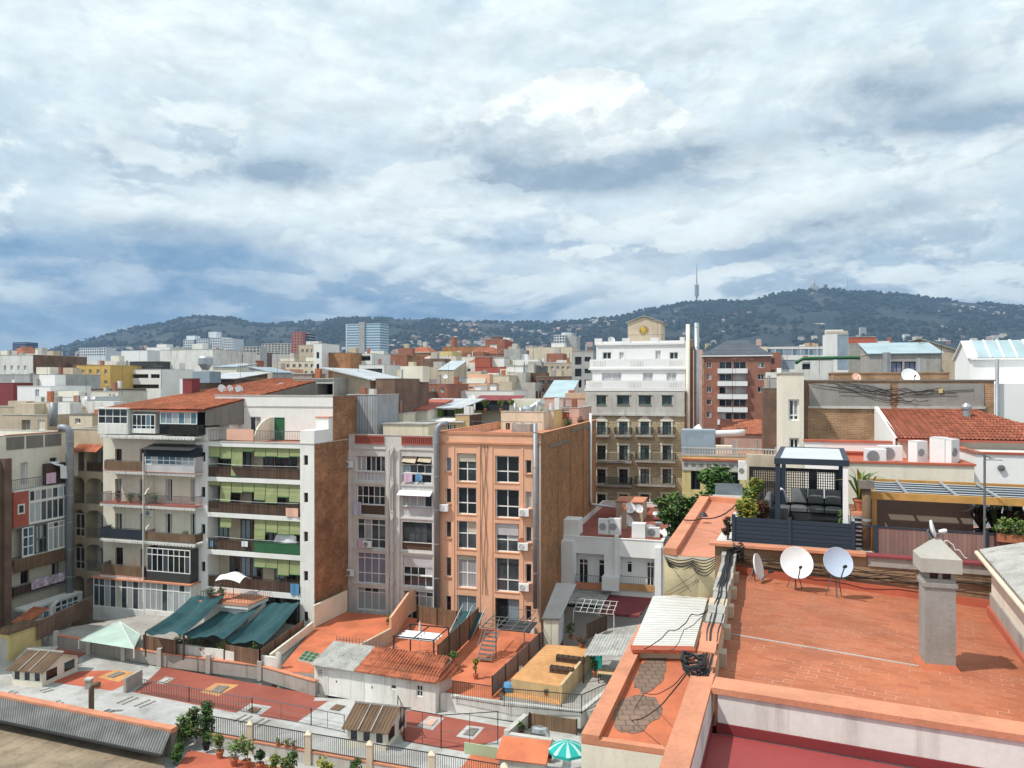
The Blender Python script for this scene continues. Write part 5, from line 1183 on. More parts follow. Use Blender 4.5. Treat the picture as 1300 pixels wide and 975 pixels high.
def black_rail():
 P_=[G(575,887,ZG),G(640,897,ZG),G(738,906,ZG),G(772,890,ZG)];t=thing('iron_railing','black iron railing on the white retaining wall below the ochre terrace','railing',P_[0]);railing(t,[q-P_[0]for q in P_],1.2,'iron',gap=.14,bw=.024,posts=3,name='rail')
 for lab,pts,h,gap in[('thin grey picket fence along the lower edge of the maroon roof',[(180,880),(240,891),(320,906)],1.0,.22),('bare wire fence posts across the pale roof in front of the white shed',[(320,906),(395,921),(437,930)],1.1,3.0),('black wire mesh fence around the maroon patch right of the lantern hut',[(505,923),(513,941),(560,950),(632,945)],2.0,2.2)]:
  Q=[G(x,y,ZD)for x,y in pts];t=thing('wire_fence',lab,'fence',Q[0]);q=[p-Q[0]for p in Q]
  railing(t,q,h,'iron' if gap==2.2 else 'iron_grey',gap=gap,bw=.03,posts=3.4,top=.04,name='rail')
  w=MB().use('iron_grey')
  for a,b_ in zip(q[:-1],q[1:]):w.tube([a+V(0,0,h*.5),b_+V(0,0,h*.5)],.012,4)
  w.build('wire',t)
 a,b_=G(160,880,ZD),G(181,868,ZD);o=a;d=b_-a;n=V(-d.y,d.x,0).normalized()*.2
 m=MB().use('concrete');m.prism([(0,0),(d.x,d.y),(d.x+n.x,d.y+n.y),(n.x,n.y)],0,1.05);simple('roof_wall','short concrete wall stub dividing the orange and maroon roof patches','wall',m,o)
 pipe('vent_pipe','brown vent pipe with a bent top on the pale courtyard roof','pipe',[G(116,906,ZD),G(116,906,ZD)+V(0,0,1.7),G(116,906,ZD)+V(.1,0,1.9),G(116,906,ZD)+V(.3,0,1.98),G(116,906,ZD)+V(.55,0,1.96)],.17,'sheet_brown')
 m=MB().use('concrete');m.box(-.2,-.2,0,.2,.2,.65);m.use('concrete_pale');m.box(-.26,-.26,.651,.26,.26,.75);simple('vent_stack','stubby concrete vent stack near the orange coated roof patch','vent',m,G(113,874,ZD))
 pipe('chimney_post','slim concrete post with a bent cap at the left end of the courtyard wall','post',[G(66,818,ZD),G(66,818,ZD)+V(0,0,3.2),G(66,818,ZD)+V(.5,0,3.7)],.14,'concrete_pale')
 pipe('chimney_post','concrete post standing at the middle of the courtyard wall beside the orange terrace','post',[G(354,866,ZD),G(354,866,ZD)+V(0,0,2.2)],.22,'concrete_pale')
 o=G(-8,838,ZD);m=MB().use('yellow_pale');m.box(0,0,0,1.5,3,2.2);m.use('wood_fence');m.box(-.2,-.2,2.203,1.75,3,2.35);m.use('concrete_pale');m.box(.6,-.03,0,1.4,-.004,1.8);simple('yard_hut','small ochre hut with a pale door at the left corner of the courtyard','hut',m,o,A0)
 o=G(20,822,ZD);m=MB().use('cream_pale');m.box(0,0,0,1.2,1.6,2.2);m.use('roof_tile');m.plate((-.2,-.3,2.2),(1.4,-.3,2.2),(1.4,1.9,2.9),(-.2,1.9,2.9),.1);simple('wall_stub','peeling cream wall stub with a red tiled top in the left corner','wall',m,o,A0)
 o=G(22,845,ZD);m=MB().use('concrete_dark');m.box(0,0,0,2.2,1.6,.5);m.use('sheet_cement');m.plate((-.1,-.1,.52),(2.3,-.1,.52),(2.3,1.7,.85),(-.1,1.7,.85),.05);simple('hatch_box','low hatch box with a pale sloping lid near the left lantern hut','hatch',m,o,A0+24)
black_rail()
# low white house, its lean-tos and roof clutter
def low_house():
 fr=Frame(720,76.5,A0);zt=fr.z(778,684);zr=zt
 b=Bld('house','low whitewashed house with a red roof terrace between brick wall and pink terrace','house',fr,713.5,842,24,zt,'white_clean','white_worn','maroon_deck',.5)
 z0,z1=fr.z(765,745),fr.z(765,700)
 b.hole(b.r(731,703,767,744),1.0);b.hole(b.r(787,708,831,746),1.0);b.win(719,714,724,721.5,cols=1,fm='frame_dark',pm='glass_dark',fw=.05)
 b.finish(cope='white_clean')
 for q0,kids in(((731,703,767,744),[(735,709,747,740,2),(760,710,768.5,740,1)]),((787,708,831,746),[(796,712,803,727,1),(821,713,831,744,2)])):
  q=b.r(*q0);w=MB().use('white_clean');w.box(q[0]+.003,.96,q[1]+.003,q[2]-.003,.99,q[3]-.003);w.build('loggia_wall',b.t)
  for x0,y0,x1,y1,c in kids:
   p=fr.rect(x0,y0,x1,y1,d=.9);window(b.t,*p,y=.9,cols=c,rows=(.8,),fm='frame_white',pm='glass_dark',fw=.08)
  k=MB().use('terracotta_fade' if q0[0]<750 else 'tan_deck');k.box(q[0],-.25,q[1]-.25,q[2],-.004,q[1]+.35);k.build('balcony_front',b.t);railing(b.t,[(q[0],-.1,q[1]+.3),(q[2],-.1,q[1]+.3)],.75,'iron_grey',gap=.16)
 m=MB().use('white_clean');s0,s1=fr.s(766),fr.s(787);m.box(s0,-.9,fr.z(776,747),s1,-.004,fr.z(776,730));m.build('chimney_breast',b.t)
 m=MB().use('white_clean');m.box(fr.s(781),-.35,fr.z(783,735),fr.s(785.5),-.004,zt+.4);m.build('flue',b.t)
 m=MB().use('white_clean');m.box(b.s0,-.9,5,fr.s(729.5),-.004,zt-.3);m.build('wall_pier',b.t);m=MB().use('white_clean');m.box(fr.s(832),-.6,5,fr.s(840),-.004,zt-.5);m.build('wall_pier',b.t)
 d=13;s0,s1=fr.s(782,d),fr.s(816,d);zb=zt-.5;ht=fr.z(800,638,d)
 h=MB().use('beige');h.box(s0,d,zb,s1,d+4,ht);h.use('coping');h.box(s0-.1,d-.1,ht+.003,s1+.1,d+4.1,ht+.12);h.build('roof_hut',b.t)
 for px,py,r,d_,lab in[(799,645,.62,d-.5,'white dish on the roof hut of the low house, left of the upper pair'),(811,646,.48,d-.45,'white dish on the roof hut of the low house, right of the upper pair'),(794,663,.85,d-3,'largest white dish in front of the roof hut of the low house')]:
  w=fr.W(fr.s(px,d_),d_,fr.z(px,py,d_));dish(w-V(0,0,.9),r,172,22,lab,mast=.9)
 m=MB().use('beige');s=fr.s(792,8);m.box(s-.25,8,zb,s+.25,8.5,zb+2.1);m.use('coping');m.box(s-.35,7.9,zb+2.103,s+.35,8.6,zb+2.25);m.lathe([(.16,zb+2.25),(.16,zb+2.7),(0,zb+2.7)],(s,8.25,0),10);simple('chimney','slim beige chimney with a pot in front of the big dish','chimney',m,fr.o,A0)
 for px,py,d_,lab,w_,h_ in[(767,683,1.2,'white boxy air conditioner at the left of the low house roof edge',1.2,1.5),(780,683,1.2,'tall grilled air conditioner beside the white flue on the low house roof',1.2,1.6),(829,686,1.2,'low air conditioner at the right of the low house roof edge',1.3,.9)]:
  s=fr.s(px,d_);ac_unit(fr.W(s,d_,zt+.08),A0+(0 if w_<1.25 else 8),lab,w_,h_,.6)
 m=MB().use('white_clean');s=fr.s(725,1);m.box(s-.95,.2,zt+.072,s+.95,2.2,zt+1.6);simple('roof_box','white plaster box at the left corner of the low house roof','box',m,fr.o,A0)
 m=MB().use('white_clean');s=fr.s(811,.8);m.box(s-.65,.5,zt+.072,s+.65,1.5,zt+1.5);simple('roof_box','white plaster upstand between the air conditioners on the low house roof','box',m,fr.o,A0)
 for px,py,d_,lab,w_,h_ in[(836,658,8,'round grey vent cowl on the orange roof behind the low house',.4,.9),(826,668,6,'dull metal drum on the low house roof',.45,.9)]:
  s=fr.s(px,d_);m=MB().use('zinc');m.lathe([(w_*.6,0),(w_*.6,h_*.7),(w_,h_*.75),(w_*1.1,h_),(0,h_*1.15)],(0,0,0),14);simple('roof_vent',lab,'vent',m,fr.W(s,d_,zb))
 m=MB().use('steel');m.lathe([(0,-.8),(.5,-.75),(.55,-.6),(.55,.6),(.5,.75),(0,.8)],(0,0,.6),16,Matrix.Rotation(R(90),3,'Y'));s=fr.s(862,5);simple('water_tank','shiny steel water tank lying at the right of the low house roof','tank',m,fr.W(fr.s(838,14),14,zb),A0)
 m=MB().use('white');s=fr.s(837,4);m.grid(lambda u,v:((u-.5)*2.2,(v-.5)*1.6,.75+.35*math.sin(u*5)*math.cos(v*6)-.8*abs(v-.5)),12,10);simple('tarpaulin','crumpled white tarpaulin heap at the right of the low house roof','tarpaulin',m,fr.W(s,5,zb),A0,None,True)
 q=fr.rect(717,750,773,762,d=-2);t=thing('lean_to','grey slatted lean-to roof at the foot of the low white house','lean-to',fr.o,A0);r=MB().use('sheet_cement');x0,x1=fr.s(716),fr.s(776);zt_,zb_=fr.z(745,749),fr.z(745,768,-3.2)
 r.corrugated((x0,-.02,zt_),(x1,-.02,zt_),(x1-.3,-3.2,zb_),(x0-.6,-3.2,zb_),26,.04,steps=5);r.build('roof',t)
 w=MB().use('white_worn');w.box(x0,-2.9,5.2,x0+.3,-1.0,zb_);w.box(x1-.8,-3.0,5.2,x1-.5,-1.0,zb_);w.build('wall',t);g=MB().use('frame_dark');window(t,x0+.5,5.3,x1-1,zb_-.2,y=-1.2,cols=4,fm='frame_dark',pm=['glass_dark','glass_mid'])
 t=thing('shop_awning','faded maroon canopy over dark doors below the low white house','awning',fr.o,A0);x0,x1=fr.s(774),fr.s(830);zt_,zb_=fr.z(800,756),fr.z(800,778,-3);m=MB().use('canvas_maroon');m.plate((x0,-.3,zt_),(x0-.3,-3.6,zb_),(x1-1.0,-3.6,zb_),(x1,-.3,zt_),.05);m.box(x0-.3,-3.62,zb_-.25,x1-1.0,-3.58,zb_-.003);m.build('canopy',t)
 f=MB().use('white_worn');f.box(x0-.2,-2.6,5.2,x0+.5,-1.4,zb_+.3);f.build('pier',t);window(t,x0+.6,5.2,x1-1,zb_-.1,y=-1.5,cols=3,fm='frame_dark',pm='glass_dark')
 o=G(728,806,ZG);t=thing('drying_rack','white wire rack pergola in the shaded yard below the low house','pergola',o,A0);m=MB().use('pvc')
 for i in range(7):m.bar((i*.55,0,2.0),(i*.55,2.4,2.4),.03)
 for y in(0,.8,1.6,2.4):m.bar((0,y,2.0+y/6),(3.4,y,2.0+y/6),.03)
 for x in(0,3.4):m.bar((x,0,0),(x,0,2.0),.05)
 m.build('rib',t)
 a,b2,c,d2=P(756,805,58.5),P(818,806,57.5),P(808,833,53.5),P(741,832,54.5);o=V(a.x,a.y,ZG-.1);t=thing('carport','pale sagging sheet roof on posts beside the ochre terrace','canopy',o);m=MB().use('sheet_cement');m.corrugated(a-o,b2-o,c-o,d2-o,16,.03);m.build('roof',t)
 for p in(a,c,d2):MB().use('wood_dark').bar(V(p.x,p.y,ZG-.1)-o,p-o-V(0,0,.05),.1).build('post',t)
 o=G(758,868,ZG-.1);t=thing('garden_table','brown wooden garden table in the shaded yard','table',o,A0);m=MB().use('tan');m.box(0,0,.72,1.9,.9,.77);m.build('top',t)
 for x in(.1,1.8):
  for y in(.1,.8):MB().use('wood_dark').bar((x,y,0),(x,y,.72),.07).build('leg',t)
 m=MB().use('canvas_teal');m.prism([(-.3,-.25),(.3,-.25),(.25,.25),(-.2,.3)],0,1.25);m.prism([(-.45,-.3),(.3,-.3),(.3,.1),(-.4,.1)],1.26,1.6);simple('covered_parasol','turquoise covered object standing beside the garden table','cover',m,G(762,856,ZG-.1)+V(0,1.3,0),A0)
low_house()
# front edge of the courtyard
def front_edge():
 t=thing('lean_to','grey corrugated lean-to roof with a salmon coping at the lower left','roof',(0,0,0))
 a,b_=G(-60,873.5,6.7),G(217,929,6.5);c,d=G(205,958,5.95),G(-60,901.5,5.95)
 m=MB().use('sheet_lean');m.corrugated(a,b_,c,d,92,.05,seg=6);m.build('sheet',t)
 m=MB().use('coping');n=V(.35,.94,0)*.5;m.slab(a+V(0,0,.14),b_+V(0,0,.14),b_+n+V(0,0,.14),a+n+V(0,0,.14),.3);m.build('coping',t)
 m=MB().use('concrete_dark');m.prism([(a.x,a.y),(b_.x,b_.y),(b_.x+n.x,b_.y+n.y),(a.x+n.x,a.y+n.y)],ZD,[6.5,6.3,6.3,6.5]);m.build('wall',t)
 m=MB().use('iron');w=V(0,0,-.06);m.bar(d+w,c+w,.12);m.build('gutter',t)
 an=math.degrees(math.atan2(b_.y-a.y,b_.x-a.x));o=G(-20,935,5.2);fr_=Frame(0,10,an);fr_.o=o
 q=[fr_.L(G(x,y,5.2))for x,y in((-60,899),(206,962),(215,1000),(190,1060),(-80,1060))]
 t=thing('flat_roof','brown weathered flat roof with long joints at the lower left corner','flat roof',(o.x,o.y,ZD),an);MB().use('roof_brown').prism([(p.x,p.y)for p in q],.005,.2).build('deck',t)
 t=thing('terrace','small red paved terrace with potted plants at the bottom edge','terrace',(0,0,0));q=[G(x,y,5.15)for x,y in((214,990),(240,952),(560,1012),(560,1060),(205,1060))];MB().use('red_coat').prism([(p.x,p.y)for p in q],ZD+.005,5.15).build('paving',t)
 P_=[G(x,y,ZD)for x,y in((247,944),(317,957),(391,971),(469,985),(548,999),(640,1016))];o=P_[0]
 t=thing('garden_wall','low stained wall with pointed posts and dark railings at the bottom edge','wall',o);m=MB().use('concrete_pale');d=(P_[-1]-P_[0]).normalized();n=V(-d.y,d.x,0)*.22;q0=V(0,0,0)
 e=P_[-1]-o;m.prism([(0,0),(e.x,e.y),(e.x+n.x,e.y+n.y),(n.x,n.y)],0,.72);m.build('masonry',t)
 m=MB().use('coping');m.prism([(-n.x*.2,-n.y*.2),(e.x-n.x*.2,e.y-n.y*.2),(e.x+n.x*1.2,e.y+n.y*1.2),(n.x*1.2,n.y*1.2)],.723,.79);m.build('coping',t)
 for p in P_[1:]:
  q=p-o;m=MB().use('cream');m.box(q.x-.17,q.y-.12,0,q.x+.17,q.y+.22,1.72);m.lathe([(.27,1.721),(.27,1.78),(0,2.0)],(q.x,q.y+.05,0),4,Matrix.Rotation(R(45),3,'Z'));m.build('post',t)
 for a,b_ in zip(P_[:-1],P_[1:]):railing(t,[a-o+n*.5+V(0,0,.79)+d*.2,b_-o+n*.5+V(0,0,.79)-d*.2],1.0,'iron',gap=.13,bw=.028)
 pl=[(262,952,.9,.35,('leaf_dark','leaf'),'potted palm-like plant in a dark pot at the left end of the terrace',1,True),(279,962,1.3,.4,('leaf','leaf_pale'),'large terracotta pot with upright twiggy plant beside the dark pot',.0,0),(297,972,1.2,.55,('leaf_pale','leaf'),'spreading pale green plant in the middle of the bottom terrace',0,0),(313,974,1.5,.4,('leaf','leaf_pale'),'tall light green plant in front of the first pointed post',0,0),(330,978,.8,.3,('leaf_dark',),'small dark plant to the right of the first pointed post',0,0),(346,985,1.0,.4,('leaf','leaf_yellow'),'plant with yellow tips below the second railing bay',0,0),(369,985,.9,.45,('leaf_dark','leaf'),'dark leafy plant just left of the second pointed post',0,0),(412,988,.6,.45,('leaf_yellow','leaf'),'yellow green low plant right of the second pointed post',0,0),(450,992,.8,.4,('leaf','leaf_dark'),'green plant left of the third pointed post',0,0)]
 for i,(px,py,h,r,mt,lab,dk,sp)in enumerate(pl):potted(G(px,py,5.15),lab,h,r,.24,mt,260,.10,potm='plastic_black' if dk else 'terracotta',seed=20+i,spiky=bool(sp))
 for i,(px,lab)in enumerate([(352,'small clay pot on the wall coping, leftmost of three'),(363,'small clay pot on the wall coping, middle of three'),(372,'small clay pot on the wall coping, rightmost of three')]):
  w=P_[1].lerp(P_[2],(px-317)/74)+V(.05,-.02,.79);potted(w,lab,.25,.14,.11,('leaf','leaf_pale'),60,.06,seed=50+i)
 shrub(G(252,948,5.1)+V(.2,.4,0),'dark climbing shrub at the left end of the railing',.75,2.6,('leaf_dark','leaf','leaf_dark'),1500,.10,5);shrub(G(231,950,5.1),'airy grey green bush beside the end of the corrugated roof',.8,1.9,('leaf_dark','leaf_pale','leaf'),900,.10,6);shrub(G(365,985,5.1)+V(.1,-.8,0),'airy grey shrub below the second railing bay',.6,1.4,('leaf_pale','leaf_dark'),600,.08,7)
 a,b_=G(206,962,ZD),G(244,938,ZD);d=b_-a;n=V(-d.y,d.x,0).normalized()*.25;m=MB().use('concrete');m.prism([(0,0),(d.x,d.y),(d.x+n.x,d.y+n.y),(n.x,n.y)],0,.55);m.use('coping');m.prism([(-n.x*.2,-n.y*.2),(d.x-n.x*.2,d.y-n.y*.2),(d.x+n.x*1.2,d.y+n.y*1.2),(n.x*1.2,n.y*1.2)],.553,.62);simple('planter_wall','low grey planter wall with a salmon top at the end of the corrugated roof','wall',m,a)
 shrub(G(226,968,5.1),'dark bush in the planter at the bottom left of the potted plants',.6,1.0,('leaf_dark','leaf'),700,.10,8);shrub(G(243,938,5.1),'tall dark shrub behind the left end of the railing',.8,2.1,('leaf_dark','leaf_dark','leaf_pale'),1300,.10,9)
 t=thing('terrace','pale barbecue terrace with low walls beside the red patched roof','terrace',(0,0,0));q=[G(x,y,ZD)for x,y in((648,946),(672,925),(735,934),(752,985),(700,1010))];MB().use('roof_grey').prism([(p.x,p.y)for p in q],ZD+.004,ZD+.06).build('paving',t)
 m=MB().use('concrete_pale')
 a,b_=G(646,947,ZD),G(671,925,ZD);d=(b_-a);n=V(-d.y,d.x,0).normalized()*.35;m.prism([(a.x,a.y),(b_.x,b_.y),(b_.x+n.x,b_.y+n.y),(a.x+n.x,a.y+n.y)],ZD,ZD+.9);m.build('low_wall',t)
 m=MB().use('concrete_pale');a,b_=G(646,949,ZD),G(700,957,ZD);d=b_-a;n=V(-d.y,d.x,0).normalized()*.35;m.prism([(a.x,a.y),(b_.x,b_.y),(b_.x+n.x,b_.y+n.y),(a.x+n.x,a.y+n.y)],ZD,ZD+.8);m.build('low_wall',t)
 m=MB().use('steel');m.grid(lambda u,v:(.62*math.cos(u*2*math.pi)*(1,1.02,.98,.8,.45,0)[int(v*5+.5)]*(1+.06*math.sin(u*31)),.38*math.sin(u*2*math.pi)*(1,1.02,.98,.8,.45,0)[int(v*5+.5)]*(1+.06*math.cos(u*23)),(.0,.35,.75,.98,1.05,1.05)[int(v*5+.5)]),30,5)
 simple('grill_cover','silver grey covered barbecue on the terrace below the white retaining wall','barbecue',m,G(685,944,ZD+.06),A0)
 o=G(633,991,ZD);t=thing('lean_shed','small shed with an orange red sloping lid at the bottom edge','shed',o,A0+3);m=MB().use('concrete_pale');m.prism([(0,0),(2.5,0),(2.5,1.3),(0,1.3)],0,[1.25,1.25,1.75,1.75]);m.build('wall',t);m=MB().use('orange_coat');m.plate((-.15,-.15,1.28),(2.7,-.15,1.28),(2.7,1.45,1.85),(-.15,1.45,1.85),.08);m.build('roof',t)
 a,b_=G(590,957,ZD),G(632,964,ZD);d=b_-a;m=MB().use('canvas_mint');m.use('leaf_pale');MATS.get('panel_green')or mat('panel_green',(.36,.46,.30),var=.06);m.use('panel_green');m.prism([(0,0),(d.x,d.y),(d.x-.03,d.y+.08),(-.03,.08)],0,.68);m.mats=m.mats[-1:];m.m=[0]*len(m.m);simple('green_panel','pale green panel standing left of the small red lidded shed','panel',m,a)
 t=thing('terrace','bright orange coated deck triangle at the bottom edge left of the shed','terrace',(0,0,0));q=[G(x,y,ZD)for x,y in((598,958),(640,965),(650,1000),(575,990))];MB().use('orange_coat').prism([(p.x,p.y)for p in q],ZD,ZD+.02).build('paving',t)
 for i,(px,py,h,lab)in enumerate([(697,968,.6,'green potted plant between the red lidded shed and the parasol'),(706,962,.5,'small potted plant beside the turquoise parasol'),(662,935,.7,'airy weed growing on the low barbecue wall')]):potted(G(px,py,ZD+.06),lab,h,.3,.17,('leaf','leaf_dark'),180,.08,seed=70+i)
 m=MB().use('plastic_white');m.prism([(0,0),(.5,0),(.5,.5),(0,.5)],.4,.45);m.prism([(0,.45),(.5,.45),(.5,.5),(0,.5)],.451,.85)
 for x in(.03,.44):
  for y in(.03,.42):m.box(x,y,0,x+.04,y+.04,.399)
 simple('garden_chair','white plastic chair in front of the turquoise parasol','chair',m,G(712,985,ZD+.06),A0)
front_edge()
# neighbouring roofs on the right side of the block
def right_roofs():
 def slabroof(name,label,cat,pts,z,m,zb,wall,under=.25):
  q=[G(x,y,z)for x,y in pts];t=thing(name,label,cat,(q[0].x,q[0].y,0));r=[(p.x-q[0].x,p.y-q[0].y)for p in q]
  MB().use(wall).prism(r,zb,z-.021).build('wall',t);MB().use(m).prism(r,z-.02,z).build('deck',t);return t,q
 def edge(t,q0,a,b_,w,h,z,m):
  d=(b_-a).normalized();n=V(-d.y,d.x,0)*w;p=[(v.x-q0.x,v.y-q0.y)for v in(a,b_,b_+n,a+n)];MB().use(m).prism(p,z+.002,z+h).build('parapet',t)
 t,q=slabroof('flat_roof','bright red coated roof with two worn grey brown patches','flat roof',[(738,943),(862,961),(912,800),(812,800)],18.6,'orange_coat',5.01,'cream_pale')
 edge(t,q[0],q[3],q[0],.42,.22,18.6,'coping');edge(t,q[0],q[0],q[1],.2,.12,18.6,'coping')
 for cx,cy,rx,ry,sd in[(826,856,20,26,1),(808,906,31,27,2)]:
  rg=random.Random(sd);pts=[]
  for k in range(26):
   a=2*math.pi*k/26;f=1+rg.uniform(-.12,.12);y=cy+ry*f*math.sin(a);x=cx+rx*f*math.cos(a)+(cy-y)*.38;pts.append(G(x,y,18.6))
  c=sum(pts,V(0,0,0))/len(pts);pts=[c+(p-c)*.93 for p in pts];mat('worn_tile',(.24,.16,.12),pat=pat_brick,flat=True,bw=.3,bh=.3,ms=.02,col2=(.20,.14,.105),mortar=(.14,.09,.07),var=.2,streak=.3)
  MB().use('worn_tile').prism([(p.x-q[0].x,p.y-q[0].y)for p in pts],18.6061,18.611).build('worn_patch',t)
 a,b_,c,d=G(829,757,19.0),G(900,754,19.0),G(880,824,18.9),G(801,823,18.9);o=V(a.x,a.y,0);t=thing('sheet_roof','white corrugated sheet roof with rust specks between red roof and netted wall','roof',o);m=MB().use('sheet_white');
 for i in range(30):
  for f0,f1,mm,zz in((0,.72,'sheet_white',0),(.72,1,'concrete',-.04)):m.use(mm);g0,g1=(i+f0)/30,(i+f1)/30;p=[a.lerp(d,g0),b_.lerp(c,g0),b_.lerp(c,g1),a.lerp(d,g1)];m.slab(*[q-o+V(0,0,zz)for q in reversed(p)],.05)  # grey trough strips stand in for shade between the ribs
 m.build('sheet',t);m=MB().use('cream_pale');m.prism([(v.x-o.x,v.y-o.y)for v in(a,b_,c,d)],5.02,18.8);m.build('wall',t)
 m=MB().use('red_coat');m.plate(d-o+V(0,-.3,.06),c-o+V(0,-.3,.06),c-o+V(0,.05,.08),d-o+V(0,.05,.08),.1);m.build('flashing',t)
 q=[G(842,704,20.5),G(914,708,20.5),G(960,640,20.5),G(890,634,20.5)];o=V(q[0].x,q[0].y,0);t=thing('terrace','pink tiled roof terrace with a wide salmon kerb and a dark roof window','terrace',o);r=[(p.x-o.x,p.y-o.y)for p in q]
 MB().use('cream_pale').prism(r,5.03,20.48).build('wall',t);MB().use('terracotta_fade').prism(r,20.481,20.5).build('paving',t);edge(t,o,q[3],q[0],.5,.26,20.5,'coping');edge(t,o,q[2],q[3],.4,.26,20.5,'coping')
 f=MB().use('net_tan');A,B=q[0]-o,q[1]-o;up=V(0,-.06,0);z0,z1=18.95,20.35
 f.grid(lambda u,v:A.lerp(B,u)+V(0,-.1-.12*math.sin(v*math.pi)*(1+.3*math.sin(u*9)),-20.5+z0+(z1-z0)*v),16,8);f.grid(lambda u,v:A.lerp(B,u)+V(0,-.05,-20.5+z0+(z1-z0)*v),4,2);f.build('net',t)
 m=MB().use('coping');m.bar(A+V(0,-.12,-1.6),B+V(0,-.12,-1.6),.14);m.build('ledge',t)
 dk=P(906,632,38);m=MB().use('canvas_navy');m=MB().use('iron_grey');m.box(0,0,0,1.6,1.7,.12);m.use('glass_mid');m.plate((0.05,.05,.28),(1.55,.05,.28),(1.55,1.65,.75),(.05,1.65,.75),.06);m.use('plastic_white');m.box(-.06,-.06,.121,1.66,-.01,.3);simple('roof_window','dark sloping roof window at the back of the pink terrace','roof window',m,G(905,634,20.5)+V(0,-.2,0),A0)
 ac_unit(G(938,629,20.5)+V(.3,.3,.8),A0,'narrow white box unit above the dark roof window by the shrubs',.5,1.1,.4)
 m=MB().use('iron');m.lathe([(0,0),(.22,.02),(.1,.2),(0,.22)],(0,0,0),10);simple('lamp_head','dark floodlight lying on the kerb of the pink terrace','lamp',m,G(893,656,20.8))
right_roofs()
